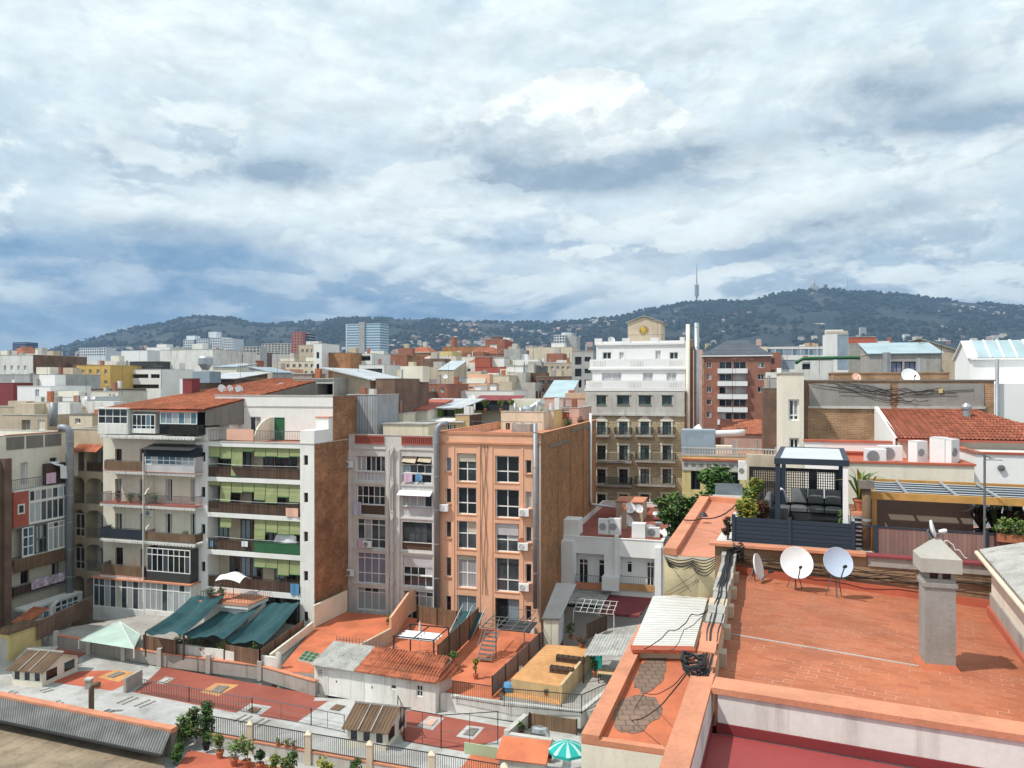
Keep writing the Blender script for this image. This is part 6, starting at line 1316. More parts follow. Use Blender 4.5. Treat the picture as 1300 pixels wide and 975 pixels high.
# near terrace with dishes
TZ=21.5
def near():
 BL,BR,FR,FL=V(6.3,22.6,21.5),V(13.6,19.75,21.08),V(9.6,9.75,21.42),V(2.95,12.6,21.48)
 t=thing('roof_terrace','large orange tiled roof terrace with chimney, white inner wall and dark red lower deck','terrace',(0,0,0))
 def rot(v,a=-29):c,s=math.cos(R(-a)),math.sin(R(-a));return V(v.x*c-v.y*s,v.x*s+v.y*c,v.z)
 m=MB().use('terracotta_deck');q=[rot(v)for v in(BL,FL,FR,BR)];m.face(q);m.build('paving',t,a=-29)
 m=MB().use('beige');ring=[(1.4,9),(3,12.6),(6.35,22.7),(13.6,20),(9.6,9.7),(16,7),(14,0),(0,0),(-.5,4)];m.prism([(.4,6),(3,12.5),(6.35,22.6),(13.6,19.7),(16,8),(14,0),(0,0)],0,20.9);m.build('wall',t)
 a,k,e=V(.55,6.2,0),V(3.0,12.95,0),V(6.25,22.7,0);n=V(.945,-.327,0)*.36
 m=MB().use('coping');m.prism([(v.x,v.y)for v in(a,a+n,k+n+V(.1,.25,0),k)],20.9,22.1);m.build('parapet',t)
 m=MB().use('beige');m.prism([(v.x,v.y)for v in(k+V(.02,.02,0),k+n*.9,e+n*.9,e)],20.9,21.95);m.build('parapet',t)
 m=MB().use('coping');z=21.953
 for i in range(16):
  rg=random.Random(i);p0=k.lerp(e,i/16);p1=k.lerp(e,(i+.985)/16);j=rg.uniform(0,.05);m.use('coping' if i<5 else('beige' if i in(7,11)else 'concrete'));a0,a1=rg.uniform(-.16,.0),rg.uniform(.85,1.02);m.prism([(v.x,v.y)for v in(p0+n*a0,p0+n*a1,p1+n*a1,p1+n*a0)],z,z+.10+j)
 for i in range(6):p0=k.lerp(e,(i+.4)/6.2);m.use('beige');m.prism([(v.x,v.y)for v in(p0+n*.9,p0+n*1.25,p0+n*1.25+V(.1,.3,0),p0+n*.9+V(.1,.3,0))],21.3,21.75)
 m.build('parapet_cap',t)
 p0,p1=V(2.98,12.56,0),V(13.0,8.2,0);d=(p1-p0).normalized();nn=V(-d.y,d.x,0);
 m=MB().use('white_worn');b0=p0+d*.36;m.prism([(v.x,v.y)for v in(b0,p1,p1+nn*.3,b0+nn*.3)],21.3,22.02);m.build('inner_wall',t)
 m=MB().use('coping');m.prism([(v.x,v.y)for v in(b0-d*.1-nn*.04,p1-nn*.04,p1+nn*.46,b0-d*.1+nn*.46)],22.023,22.12);m.build('inner_coping',t)
 m=MB().use('ox_floor');m.prism([(1.1,6.5),(3.2,12.4),(12.9,8.1),(13,2),(1,2)],20.9,21.4);m.build('lower_deck',t)
 m=MB().use('ox_skirt');m.prism([(v.x,v.y)for v in(b0-nn*.03-d*.02,p1-nn*.03,p1-nn*.002,b0-nn*.002)],21.401,21.56);s0,s1=V(.55,6.2,0)+n+V(.003,0,0),k+n+V(.003,0,0);m.prism([(v.x,v.y)for v in(s0,s0+n*.08,s1+n*.08,s1)],21.401,21.56);m.build('skirting',t)
 m=MB().use('white_worn');m.prism([(v.x,v.y)for v in(s0+V(.001,0,0),s0+n*.03,s1+n*.03,s1+V(.001,0,0))],21.561,22.02);m.build('inner_wall',t)
 j=MB().use('concrete_pale');A,B=G(916,803,21.5),G(1166,846,21.46);dd=(B-A).normalized();w=V(-dd.y,dd.x,0)*.03
 j.prism([(v.x,v.y)for v in(A,B,B+w,A+w)],[21.49,21.40,21.40,21.49],[21.512,21.475,21.475,21.512]);j.build('joint',t)
 u=(BR-BL);u.z=0;u.normalize();back=V(-u.y,u.x,0);sk=MB().use('red_coat');b0_,b1_=BL-back*.1,BR-back*.1
 sk.prism([(v.x,v.y)for v in(b0_,b1_,b1_+back*.09,b0_+back*.09)],21.0,[21.72,21.30,21.30,21.72]);sk.build('skirting',t)
 w=thing('boundary_wall','stained brown boundary wall with sagging cables behind the satellite dishes','wall',(BL.x,BL.y,0));L=V(BL.x,BL.y,0);e1=BR-L;e1.z=0;e1=e1*1.25
 mat('wall_stain',(.30,.20,.12),streak=.75,dirt=(.10,.075,.055),var=.3,scale=.9,bump=.4)
 m=MB().use('wall_stain');m.prism([(v.x,v.y)for v in(u*-.35,e1,e1+back*.3,back*.3-u*.35)],20.5,22.0);m.use('concrete');m.prism([(v.x,v.y)for v in(u*3.75-back*.04,e1-back*.04,e1+back*.3,u*3.75+back*.3)],22.003,22.26);m.use('wall_stain');m.prism([(v.x,v.y)for v in(u*-.35,u*3.745,u*3.745+back*.3,back*.3-u*.35)],22.003,22.26);m.build('masonry',w)
 m=MB().use('coping');m.prism([(v.x,v.y)for v in(u*-.5-back*.14,u*3.7-back*.14,u*3.7+back*.3,back*.3-u*.5)],22.263,22.34);m.use('maroon');m.prism([(v.x,v.y)for v in(u*3.705-back*.1,e1-back*.1,e1+back*.3,u*3.705+back*.3)],22.263,22.31);m.build('coping',w)
 for i in range(9):
  rg=random.Random(i);x0=-.2+rg.uniform(0,1.5);x1=5+rg.uniform(0,3.2);z0,z1,sg=22.1-rg.uniform(0,.35),22.05-rg.uniform(0,.35),rg.uniform(.1,.45);c=MB().use('plastic_black')
  c.tube([u*(x0+(x1-x0)*k/16)-back*(.05+.01*i)+V(0,0,z0+(z1-z0)*k/16-sg*math.sin(math.pi*k/16)+.04*math.sin(k*1.7+i))for k in range(17)],.010,5);c.build('cable',w)
 c0=V(8.05,15.05,21.40);ch=thing('chimney','square grey rendered chimney with pyramid cap and red skirt on the orange terrace','chimney',c0,A0);h=1.95
 mat('render_grey',(.30,.285,.265),streak=.3,dirt=(.16,.15,.14),var=.12,scale=1.2,bump=.25,fine=.1)
 mat('render_pale',(.42,.40,.36),streak=.2,dirt=(.25,.24,.22),var=.08,bump=.25)
 m=MB().use('render_grey');m.box(0,0,0,.54,.54,h-.14);m.box(-.03,-.03,h-.30,.57,.57,h-.22);m.build('shaft',ch)
 m=MB().use('render_grey');
 for x in(.02,.24,.46):m.box(x,.03,h-.139,x+.07,.52,h-.003)
 m.use('glass_dark');m.box(.10,.08,h-.138,.45,.46,h-.01);m.build('vent_slot',ch)
 m=MB().use('render_pale');m.box(-.09,-.09,h,.63,.63,h+.27);hp=h+.27;m.mesh([(-.09,-.09,hp),(.63,-.09,hp),(.63,.63,hp),(-.09,.63,hp),(.2,.2,hp+.32),(.34,.2,hp+.32),(.34,.32,hp+.32),(.2,.32,hp+.32)],[(0,1,5,4),(1,2,6,5),(2,3,7,6),(3,0,4,7),(4,5,6,7)]);m.build('cap',ch)
 m=MB().use('orange_coat');m.mesh([(-.12,-.12,.0),(.66,-.12,.0),(.66,.66,.0),(-.12,.66,.0),(-.003,-.003,.16),(.543,-.003,.16),(.543,.543,.16),(-.003,.543,.16),(-.12,-.12,-.2),(.66,-.12,-.2),(.66,.66,-.2),(-.12,.66,-.2)],[(0,1,5,4),(1,2,6,5),(2,3,7,6),(3,0,4,7),(8,9,1,0),(9,10,2,1),(11,8,0,3)]);m.build('skirt',ch)
 dish(c0+V(.27,.25,h+.58),.17,120,15,'tiny white dish on top of the grey chimney cap',mast=.2)
 for px,py,Y,r,az,tl,lab in[(960,720,21.6,.37,122,14,'leftmost white dish on the orange terrace, seen side-on'),(1010.5,715,20.9,.425,186,24,'largest white dish at the middle of three on the orange terrace'),(1062.5,714.5,20.3,.39,176,24,'bluish white dish at the right of three on the orange terrace')]:
  p=P(px,py,Y);zf=21.42 if Y>21 else 21.36;dish(V(p.x,p.y,zf),r,az,tl,lab,mast=p.z-zf,feet=True,mref='dish_blue' if px>1050 else None)
 a,b_=V(12.05,19.4,0),V(8.95,12.0,0);o=V(a.x,a.y,21.0);hu=thing('roof_hut','cream roof hut with weathered corrugated roof at the right edge','hut',o);A,B=V(0,0,0),b_-a;dd=B.normalized();rr=V(-dd.y,dd.x,0)
 zt=22.72-21.0;m=MB().use('cream_pale');m.prism([(v.x,v.y)for v in(A,B,B+rr*4,A+rr*4)],0,zt);m.build('wall',hu)
 m=MB().use('red_coat');m.prism([(v.x,v.y)for v in(A-rr*.1,B-rr*.1,B,A)],0,.42);m.use('concrete');m.prism([(v.x,v.y)for v in(A-rr*.04,B-rr*.04,B-rr*.001,A-rr*.001)],.421,.75);m.build('skirting',hu)
 f=.62;p0,p1=A.lerp(B,f),A.lerp(B,f+.12);m=MB().use('shutter');m.use('lilac_grey');m.prism([(v.x,v.y)for v in(p0-rr*.045,p1-rr*.045,p1-rr*.041,p0-rr*.041)],.40,1.62);m.mats=['lilac_grey'];m.m=[0]*len(m.m);dro=m.build('door',hu);MB().use('iron').prism([(v.x,v.y)for v in(p0-rr*.1+dd*.1,p0-rr*.1+dd*.18,p0-rr*.046+dd*.18,p0-rr*.046+dd*.1)],.95,1.0).build('handle',dro)
 m=MB().use('sheet_cement');e0,e1_=A-rr*.22-dd*.3,B-rr*.22+dd*.3;up=V(0,0,1.3);m.corrugated(e0+rr*4+V(0,0,zt+1.1),e1_+rr*4+V(0,0,zt+1.1),e1_+V(0,0,zt+.03),e0+V(0,0,zt+.03),46,.03);m.build('roof',hu)
 m=MB().use('cream');m.tube([e0+V(0,0,zt-.04)-rr*.06,e1_+V(0,0,zt-.06)-rr*.06],.055,8);g=e0.lerp(e1_,.985);m.tube([g+V(0,0,zt-.1)-rr*.06,g+V(0,0,zt-.25),g+V(0,0,.1)],.05,8);m.build('gutter',hu)
mat('dish_blue',(.48,.56,.70),rough=.4,var=.03)
near()
def cables():
 def cab(label,pts,r=.014,sag=.0,n=14,wob=.010,g='black cables draped over the near roofs'):
  o=pts[0];m=MB().use('plastic_black');q=[]
  for a,b_ in zip(pts[:-1],pts[1:]):
   for k in range(n):f=k/n;p=a.lerp(b_,f)-o;q.append(p+V(wob*math.sin(k*1.3+r*900),wob*math.cos(k*.9),-sag*math.sin(math.pi*f)))
  q.append(pts[-1]-o);m.tube(q,r,6);simple('roof_cable',label,'cable',m,o,0,g,True)
 k,e=V(2.98,12.95,22.10),V(6.2,22.6,22.12)
 for i in range(5):
  nn=V(.10+.045*i,-.03,.0+.02*(i%3));cab(['thick black cable along the ragged parapet top, closest to the white sheet roof','second black cable along the ragged parapet top','middle black cable bundled on the ragged parapet','fourth black cable along the ragged parapet top','black cable on the inner edge of the ragged parapet'][i],[k+nn,k.lerp(e,.35)+nn+V(.04*i-.1,0,-.05),k.lerp(e,.7)+nn,e+nn],.022,.05,10,.015)
 m=MB().use('plastic_black')
 for i in range(7):a=i*.9;m.tube([V(.2*math.cos(a+t*.8),.25*math.sin(a+t*.8)+.02*i,.03*i+.04*math.sin(t*2+i))for t in range(7)],.025,6)
 simple('cable_coil','tangle of thick black cables at the corner of the salmon coping','cable',m,k+V(.15,.25,.0),0)
 m=MB().use('plastic_black')
 for i in range(6):a=i*1.1;m.tube([V(.14*math.cos(a+t*.8),.12*math.sin(a+t*.8),.12-.08*i+.05*math.sin(t*2+i))for t in range(8)],.028,6)
 simple('cable_coil','hanging black cable coil at the end of the wall left of the dishes','cable',m,e+V(.35,-.25,.1),0)
 cab('long cable sagging across the red patched roof from the coping corner',[k+V(.1,.3,.05),P(800,915,19.5),P(755,972,18.0)],.014,.25)
 cab('second thin cable sagging across the lower worn patch',[k+V(.1,.35,.02),P(818,880,20.3),P(735,985,18.1)],.010,.2)
 cab('black cable looping over the white sheet roof to the parapet',[P(803,827,23.6),P(850,800,23),P(878,780,20),k.lerp(e,.45)+V(.2,0,.1)],.014,.15)
 cab('thin cable hanging over the right of the white sheet roof',[P(850,826,22),P(868,800,22),k.lerp(e,.5)+V(.2,0,.1)],.010,.15)
 for i in range(6):
  z=20.1-.06*i;cab(['topmost','second','third','fourth','fifth','lowest'][i]+' black cable festooned along the top of the netted wall',[P(843+i,706+2*i,29.2),P(880,709+2.5*i,29.0),P(912,705+2*i,27.5),e+V(-.1,.3,.05)],.018,.12+.05*i,8)
 for i,(x0,y0,x1,y1)in enumerate([(846,708,878,752),(846,752,905,712),(850,754,898,728),(862,754,908,720)]):cab(['thin line crossing the net from upper left to bottom middle','thin line crossing the net from lower left to upper right','thin line across the lower right of the net','short thin line across the right of the net'][i],[P(x0,y0,28.9),P(x1,y1,28.9)],.008,.05,10)
 cab('black hose snaking over the pink terrace from the floodlight',[P(868,660,35),P(893,658,34),P(915,655,32),P(935,640,33)],.03,.05)
cables()
def sofa_terrace():
 Z=22.3;L0=V(6.2,22.9,0);u=V(math.cos(R(-20)),math.sin(R(-20)),0);v=V(.31,.95,0)
 fr=Frame(931,23.0,-21.5,Z)
 t=thing('roof_terrace','raised roof terrace with dark decking behind the slatted fence','terrace',fr.o,fr.a);m=MB().use('concrete');m.box(-.5,-.0,-22.2,9.5,5.6,-.03);m.build('wall',t);MB().use('lilac_grey').box(-.5,0,-.029,3.75,5.6,0).build('paving',t);MB().use('terracotta_fade').box(3.76,0,-.029,9.5,5.6,-.1).build('paving',t)
 s=lambda px,d=0.0:fr.s(px,d)
 f=thing('slatted_fence','anthracite horizontal slat fence on the salmon coping behind the dishes','fence',fr.o,fr.a);x0,x1,xm=s(931.5),s(1083),s(1002.5)
 for a,b_ in((x0,xm-.05),(xm+.05,x1)):
  m=MB().use('anthracite');n=6
  for i in range(n):m.box(a,-.05,.03+i*.122,b_,-.005,.03+i*.122+.110)
  m.box(a,-.03,.03,b_,-.015,.75);m.build('slat_panel',f)
 for x in(x0,xm,x1):MB().use('anthracite').box(x-.05,-.075,-.03,x+.05,.03,.82).build('post',f)
 m=MB().use('anthracite');m.box(x1+.02,.035,.0,x1+.07,2.4,.75);m.build('slat_panel',f)
 p=thing('garden_pergola','anthracite pergola with pale louvred roof over the grey sofa','pergola',fr.o,fr.a);d0,d1=.35,4.75;xa,xb=s(987.5,d0),s(1071,d0)+.05;hz=2.34
 for x,y,mm in((xa,d0,'anthracite'),(xb,d0,'white_clean'),(xa,d1,'anthracite'),(xb,d1,'anthracite')):MB().use(mm).box(x-.07,y-.07,0,x+.07,y+.07,hz).build('post',p)
 m=MB().use('anthracite');m.box(xa-.1,d0-.1,hz,xb+.1,d0+.06,hz+.17);m.box(xa-.1,d1-.06,hz,xb+.1,d1+.1,hz+.17);m.box(xa-.1,d0+.061,hz,xa+.05,d1-.061,hz+.17);m.box(xb-.05,d0+.061,hz,xb+.1,d1-.061,hz+.17);m.build('beam',p)
 m=MB().use('aluminium');n=11
 for i in range(n):y=d0+.12+(d1-d0-.3)*i/n;m.plate((xa+.06,y,hz+.10),(xb-.06,y,hz+.10),(xb-.06,y+.29,hz+.17),(xa+.06,y+.29,hz+.17),.03)
 m.build('louvre',p)
 q=thing('lattice_screen','dark lattice privacy screen behind the grey sofa','screen',fr.o,fr.a);y=5.0;xs=[s(951,y),s(992,y),s(1032,y),s(1066,y)];zt=1.75
 for a,b_ in zip(xs[:-1],xs[1:]):
  m=MB().use('plastic_black');m.box(a,y,0,a+.14,y+.06,zt);m.box(b_-.14,y,0,b_,y+.06,zt);m.box(a+.141,y,zt-.12,b_-.141,y+.06,zt);m.box(a+.141,y,.1,b_-.141,y+.06,.55);x=a+.16
  while x<b_-.15:m.box(x,y+.02,.55,x+.03,y+.04,zt-.12);x+=.075
  z=.6
  while z<zt-.14:m.box(a+.14,y+.015,z,b_-.14,y+.019,z+.02);z+=.09
  m.build('panel',q)
 m=MB().use('beige');m.box(s(948,5.3),5.3,-.5,s(990,5.3),5.55,2.15);simple('back_wall','sandy wall seen through the lattice screen','wall',m,fr.o,fr.a)
 y0=3.9;x0,x1=s(1003,y0),s(1069,y0);so=thing('garden_sofa','charcoal cushioned wicker corner sofa under the pergola','sofa',fr.W(x0,y0,.06),fr.a);W=x1-x0
 m=MB().use('wicker');m.box(0,0,.06,W,.85,.30);m.box(0,.78,.301,W,.9,.72);m.box(-.75,-1.5,.06,-.01,.9,.30);m.box(-.86,-1.5,.06,-.755,.9,.66);m.box(-.75,-1.6,.06,-.01,-1.505,.66);m.build('base',so)
 def cushion(x,y,z,w,d,h,name,tilt=0):
  c=MB().use('sofa');nx=8
  def pt(uu,vv,top):
   ex=(1-(2*uu-1)**4)*(1-(2*vv-1)**4);q=V((uu-.5)*w,(vv-.5)*d,h/2*(.55+.45*ex)*(1 if top else-1));return Matrix.Rotation(tilt,3,'X')@q+V(x,y,z)
  c.grid(lambda a,b_:pt(a,b_,1),nx,nx);c.grid(lambda a,b_:pt(a,b_,0),nx,nx)
  for e in((0,None),(1,None),(None,0),(None,1)):
   c.grid(lambda a,b_,e=e:pt(*((e[0],a)if e[0]is not None else(a,e[1])),1).lerp(pt(*((e[0],a)if e[0]is not None else(a,e[1])),0),b_),nx,1)
  c.build(name,so,smooth=True)
 n=3
 for i in range(n):cushion(W*(i+.5)/n,.38,.40,W/n-.03,.74,.2,'seat_cushion');cushion(W*(i+.5)/n,.70,.78,W/n-.04,.5,.22,'back_cushion',R(62))
 cushion(-.38,-.35,.40,.72,2.0,.2,'seat_cushion');cushion(-.66,-.35,.72,.2,1.7,.5,'back_cushion')
 cc=MB().use('canvas_white');cc.grid(lambda a,b_:(-.1-.3*a+.05*math.sin(b_*7),.55+.35*b_-.3*a,.55+.48*math.sin(a*2.4)+.03*math.sin(b_*9+a*5)),10,8);simple('throw_blanket','white throw blanket over the left corner of the charcoal sofa','blanket',cc,so.location,fr.a,None,True)
 ta=thing('coffee_table','low black coffee table in front of the charcoal sofa','table',fr.W(x0+.55,y0-1.1,0),fr.a);MB().use('plastic_black').box(0,0,.30,1.2,.6,.36).build('top',ta);MB().use('wicker').box(.05,.05,0,1.15,.55,.299).build('base',ta)
 W_=lambda px,d:fr.W(s(px,d),d,0)
 shrub(W_(958,1.6),'tall yellow green shrub at the left of the pergola',.52,1.75,('leaf_pale','leaf_yellow','leaf'),2600,.06,11);shrub(W_(968,1.0),'dark red leaved shrub between the yellow green ones',.42,1.15,('leaf_red','leaf_red','leaf_dark'),1700,.055,12);shrub(W_(948,.55),'rounded golden shrub just behind the slatted fence',.52,1.2,('leaf_yellow','leaf_pale'),2400,.055,13);shrub(W_(924,.2),'small reddish shrub outside the left end of the slatted fence',.22,.75,('leaf_red','leaf_dark'),500,.05,14);shrub(W_(1071,.45),'slim light green plant at the right end of the slatted fence',.25,1.05,('leaf','leaf_pale'),500,.05,15)
 x=s(1092,.3);pt=thing('planter_box','salmon topped planter on a black and white lattice between the two terraces','planter',fr.W(x,.2,0),fr.a);MB().use('white_clean').box(-.18,0,0,.2,1.6,.96).build('body',pt);m=MB().use('plastic_black')
 for i in range(7):m.box(-.15,-.02,.06+i*.125,.17,-.003,.06+i*.125+.07)
 m.build('lattice',pt);MB().use('coping').box(-.24,-.05,.963,.26,1.65,1.05).build('coping',pt)
 potted(fr.W(x+.02,.55,1.05),'tall grassy plant in a terracotta pot on the lattice planter',1.15,.4,.2,('leaf_pale','leaf_yellow','leaf'),300,.12,seed=31,spiky=True)
 m=V(*fr.W(s(1100,.15),.15,-.02));pp=thing('stove_pipe','rusty brown stove pipe with square cap beside the wooden pergola','pipe',m,fr.a);MB().use('sheet_brown').tube([(0,0,0),(0,0,1.8)],.115,14).build('tube',pp,smooth=True);MB().use('concrete_dark').box(-.19,-.19,1.78,.19,.19,2.0).build('cap',pp);MB().use('zinc').tube([(0,0,.85),(0,0,.92)],.125,14).build('clamp',pp)
 f=thing('reed_fence','pinkish brown reed fence with navy posts on the right roof terrace','fence',fr.o,fr.a);x0,x1=s(1112),9.4;pz=-.18
 xs=[x0,s(1182),s(1252),x1]
 for a,b_ in zip(xs[:-1],xs[1:]):MB().use('reed').box(a+.04,-.02,pz+.03,b_-.04,.02,pz+.86).build('panel',f)
 for x in xs:MB().use('anthracite').box(x-.045,-.05,pz,x+.045,.05,pz+.95).build('post',f)
 m=MB().use('anthracite');m.box(x0,-.035,pz+.87,x1,.0,pz+.91);m.box(s(1086),-.035,pz+.87,x0,.0,pz+.91);m.build('rail',f)
 p=thing('timber_pergola','honey coloured timber pergola with dark louvred roof on the right terrace','pergola',fr.o,fr.a);y0,y1=.5,3.9;xa,xb=s(1110,y0),10.2;hz=1.42
 for x,y in((xa,y0),(xa-.0,y1),(xb,y0),(xb,y1)):MB().use('wood_honey').box(x-.06,y-.06,-.2,x+.06,y+.06,hz).build('post',p)
 m=MB().use('wood_honey');m.box(xa-.1,y0-.07,hz,xb,y0+.05,hz+.2);m.box(xa-.25,y1-.05,hz,xb,y1+.07,hz+.2);m.box(xa-.06,y0+.051,hz,xa+.06,y1-.051,hz+.18);m.build('beam',p)
 m=MB();n=17
 for i in range(n):m.use('aluminium' if i%3==1 else 'anthracite');y=y0+.12+(y1-y0-.2)*i/n;m.plate((xa+.08,y,hz+.06),(xb,y,hz+.06),(xb,y+(.07 if i%3==1 else .13),hz+.13),(xa+.08,y+(.07 if i%3==1 else .13),hz+.13),.02)
 m.build('louvre',p);m=MB().use('zinc')
 for px in(1145,1205,1255):xx=s(px,2);m.box(xx-.04,y0+.1,hz+.15,xx+.04,y1-.1,hz+.2)
 m.build('rafter',p)
 m=MB().use('tan');mat('wall_taupe',(.26,.22,.185),var=.06,streak=.1);m=MB().use('wall_taupe');m.box(s(1088,4.3),4.3,-.4,s(1236,4.3),4.55,1.15);m.use('cream_pale');m.box(s(1088,4.3),4.3,1.153,s(1236,4.3),4.55,1.5);simple('terrace_wall','taupe and cream terrace wall under the timber pergola','wall',m,fr.o,fr.a)
 for i,(px,d,lab)in enumerate([(1246,3.6,'dark palm plant at the left of the shaded wall under the timber pergola'),(1262,3.7,'dark palm plant in the middle of the shaded wall'),(1280,3.6,'dark palm plant near the right end of the shaded wall'),(1296,3.6,'dark palm plant cut by the right edge')]):potted(fr.W(s(px,d),d,-.1),lab,1.35,.5,.2,('leaf_dark','plastic_black'),200,.14,seed=80+i,spiky=True,potm='plastic_black')
 x=s(1284,-.15);pb=thing('window_box','terracotta trough with bushy plant hung on the reed fence','planter',fr.W(x,-.15,.55),fr.a);MB().use('terracotta').box(-.32,-.1,0,.32,.1,.2).build('trough',pb);mm=MB();rg=random.Random(4)
 for i in range(5):leaf_blob(mm,V(-.22+.11*i,0,.36+.1*(i%2)),.2,110,.05,rg,1,('leaf','leaf_pale'),.1)
 mm.build('foliage',pb)
 m=MB().use('iron_grey');xx=s(1250,-.3);t=thing('television_aerial','tall aerial mast standing in front of the reed fence at the right','aerial',fr.W(xx,-.3,-.1),fr.a);MB().use('iron_grey').tube([(0,0,0),(0,0,2.95)],.03,8).build('mast',t);m=MB().use('iron_grey');m.bar((-.4,.3,3.05),(.15,-.1,2.85),.025)
 for i in range(6):a=V(-.4,.3,3.05).lerp(V(.15,-.1,2.85),i/5);m.bar(a+V(-.09,-.12,0),a+V(.09,.12,0),.012)
 m.bar((-.02,0,2.8),(.42,.05,2.8),.02);m.build('boom',t)
 MB().use('sheet_brown').tube([(0,0,0),(0,0,.8)],.022,6);m=MB().use('iron_grey');m.tube([(0,0,0),(0,0,.75)],.02,6);simple('rod','short iron rod above the chimney cap on the boundary wall','rod',m,fr.W(s(1196,-.2),-.2,.0))
 m=MB().use('pvc');o=fr.W(s(1198,-.25),-.25,.45);m.tube([fr.u*(.55*k/10)+V(0,0,.05*math.sin(k*1.2)-.06*k*(k>4)*.6)for k in range(11)],.014,6);simple('loose_cable','loose white cable dangling from the reed fence near the chimney','cable',m,o)
sofa_terrace()
# roofs and houses behind the courtyard row
def blk(label,x0,x1,yt,Y,dep,wall,side=None,wins=(),roof='flat',rm='roof_grey',par=.8,name='apartment_building',cat='building',a=A0,cope='concrete_pale',left=None,rise=1.6,hut=None,fm='frame_white',pm=None,zb=None,over=.25):
 fr=Frame((x0+x1)/2,Y,a,terr(Y));zt=H-(yt-CY)*Y/F
 b=Bld(name,label,cat,fr,x0,x1,dep,zt,wall,side,rm,par if roof=='flat' else .03)
 for(wx0,wx1,n,y0,y1,*st)in wins:
  fill=st[0]if st else .55;w=(wx1-wx0)/n
  for i in range(n):
   xa=wx0+w*(i+.5-fill/2);xb=wx0+w*(i+.5+fill/2);q=b.r(xa,y0,xb,y1)
   dp=.18 if len(st)<2 else st[1];b.hole(q,dp+.03);window(b.t,*q,y=dp,cols=2 if(q[2]-q[0])<2.2 else max(2,int((q[2]-q[0])/1.1)),fm=st[2]if len(st)>2 else fm,pm=(st[3]if len(st)>3 else pm)or['glass_dark','glass_mid','curtain'],fw=.09)
 b.finish(z0=0 if zb is None else zb-fr.z0,cope=cope,left=left)
 s0,s1,z=b.s0,b.s1,b.zt+.005
 m=MB().use(rm);o=over
 if roof=='shed':m.plate((s0-o,-o,z+.05),(s1+o,-o,z+.05),(s1+o,dep+o,z+rise),(s0-o,dep+o,z+rise),.1);m.use(side or wall);m.face([(s1,0,z),(s1,dep,z),(s1,dep,z+rise-.1)]);m.face([(s0,0,z),(s0,dep,z),(s0,dep,z+rise-.1)]);m.build('roof',b.t)
 if roof=='side':m.plate((s0-o,-o,z+rise),(s1+o,-o,z+.05),(s1+o,dep+o,z+.05),(s0-o,dep+o,z+rise),.1);m.use(wall);m.face([(s0,0,z),(s1,0,z),(s0,0,z+rise-.1)]);m.build('roof',b.t)
 if roof=='gable':
  zr=z+rise;m.plate((s0-o,-o,z-.1),(s1+o,-o,z-.1),(s1+o,dep/2,zr),(s0-o,dep/2,zr),.12);m.plate((s1+o,dep+o,z-.1),(s0-o,dep+o,z-.1),(s0-o,dep/2,zr),(s1+o,dep/2,zr),.12)
  m.use(side or wall);m.face([(s1,0,z),(s1,dep,z),(s1,dep/2,zr-.1)]);m.face([(s0,dep,z),(s0,0,z),(s0,dep/2,zr-.1)]);m.build('roof',b.t)
 if roof=='hip':
  zr=z+rise;i=min(dep/2,(s1-s0)*.35);A,B=(s0+i,dep/2,zr),(s1-i,dep/2,zr);e=[(s0-o,-o,z),(s1+o,-o,z),(s1+o,dep+o,z),(s0-o,dep+o,z)]
  m.face([e[0],e[1],B,A]);m.face([e[1],e[2],B]);m.face([e[2],e[3],A,B]);m.face([e[3],e[0],A]);m.use(cope);m.box(s0-o,-o,z-.3,s1+o,dep+o,z-.005);m.build('roof',b.t)
 if roof=='flat' and Y<260 and x1-x0>14:
  rg=random.Random(label);zz=b.zt-b.par
  for i in range(int(min(6,2+(s1-s0)/5))):
   x,y,k=rg.uniform(s0+.8,s1-.8),rg.uniform(.8,max(1,dep-1.2)),rg.random();h=MB()
   if k<.4:h.use(rg.choice(['white_worn','brick_red','concrete','terracotta'])).box(x-.3,y-.25,zz,x+.3,y+.25,zz+b.par+rg.uniform(.5,1.5));h.build('chimney',b.t)
   elif k<.7:h.use(rg.choice(['zinc','duct','pvc'])).tube([(x,y,zz),(x,y,zz+b.par+rg.uniform(.5,1.6))],rg.uniform(.09,.22),8);h.build('vent_pipe',b.t)
   elif dep>5:w_=rg.uniform(1,2.2);h.use(rg.choice(['white_worn','cream_pale',wall,'beige'])).box(x-w_,y-.3,zz,x+w_,y+1.5,zz+b.par+rg.uniform(.6,1.7));h.build('roof_box',b.t)
 if hut:
  for(hx0,hx1,hy,d,hm)in hut:
   h=MB().use(hm);a0,a1=fr.s(hx0,d),fr.s(hx1,d);zt2=fr.z((hx0+hx1)/2,hy,d);h.box(a0,d,b.zt-b.par,a1,d+min(4,dep*.4),zt2);h.use('concrete_pale');h.box(a0-.1,d-.1,zt2+.003,a1+.1,d+min(4,dep*.4)+.1,zt2+.1);h.build('roof_hut',b.t)
 return b
GD=['glass_dark']
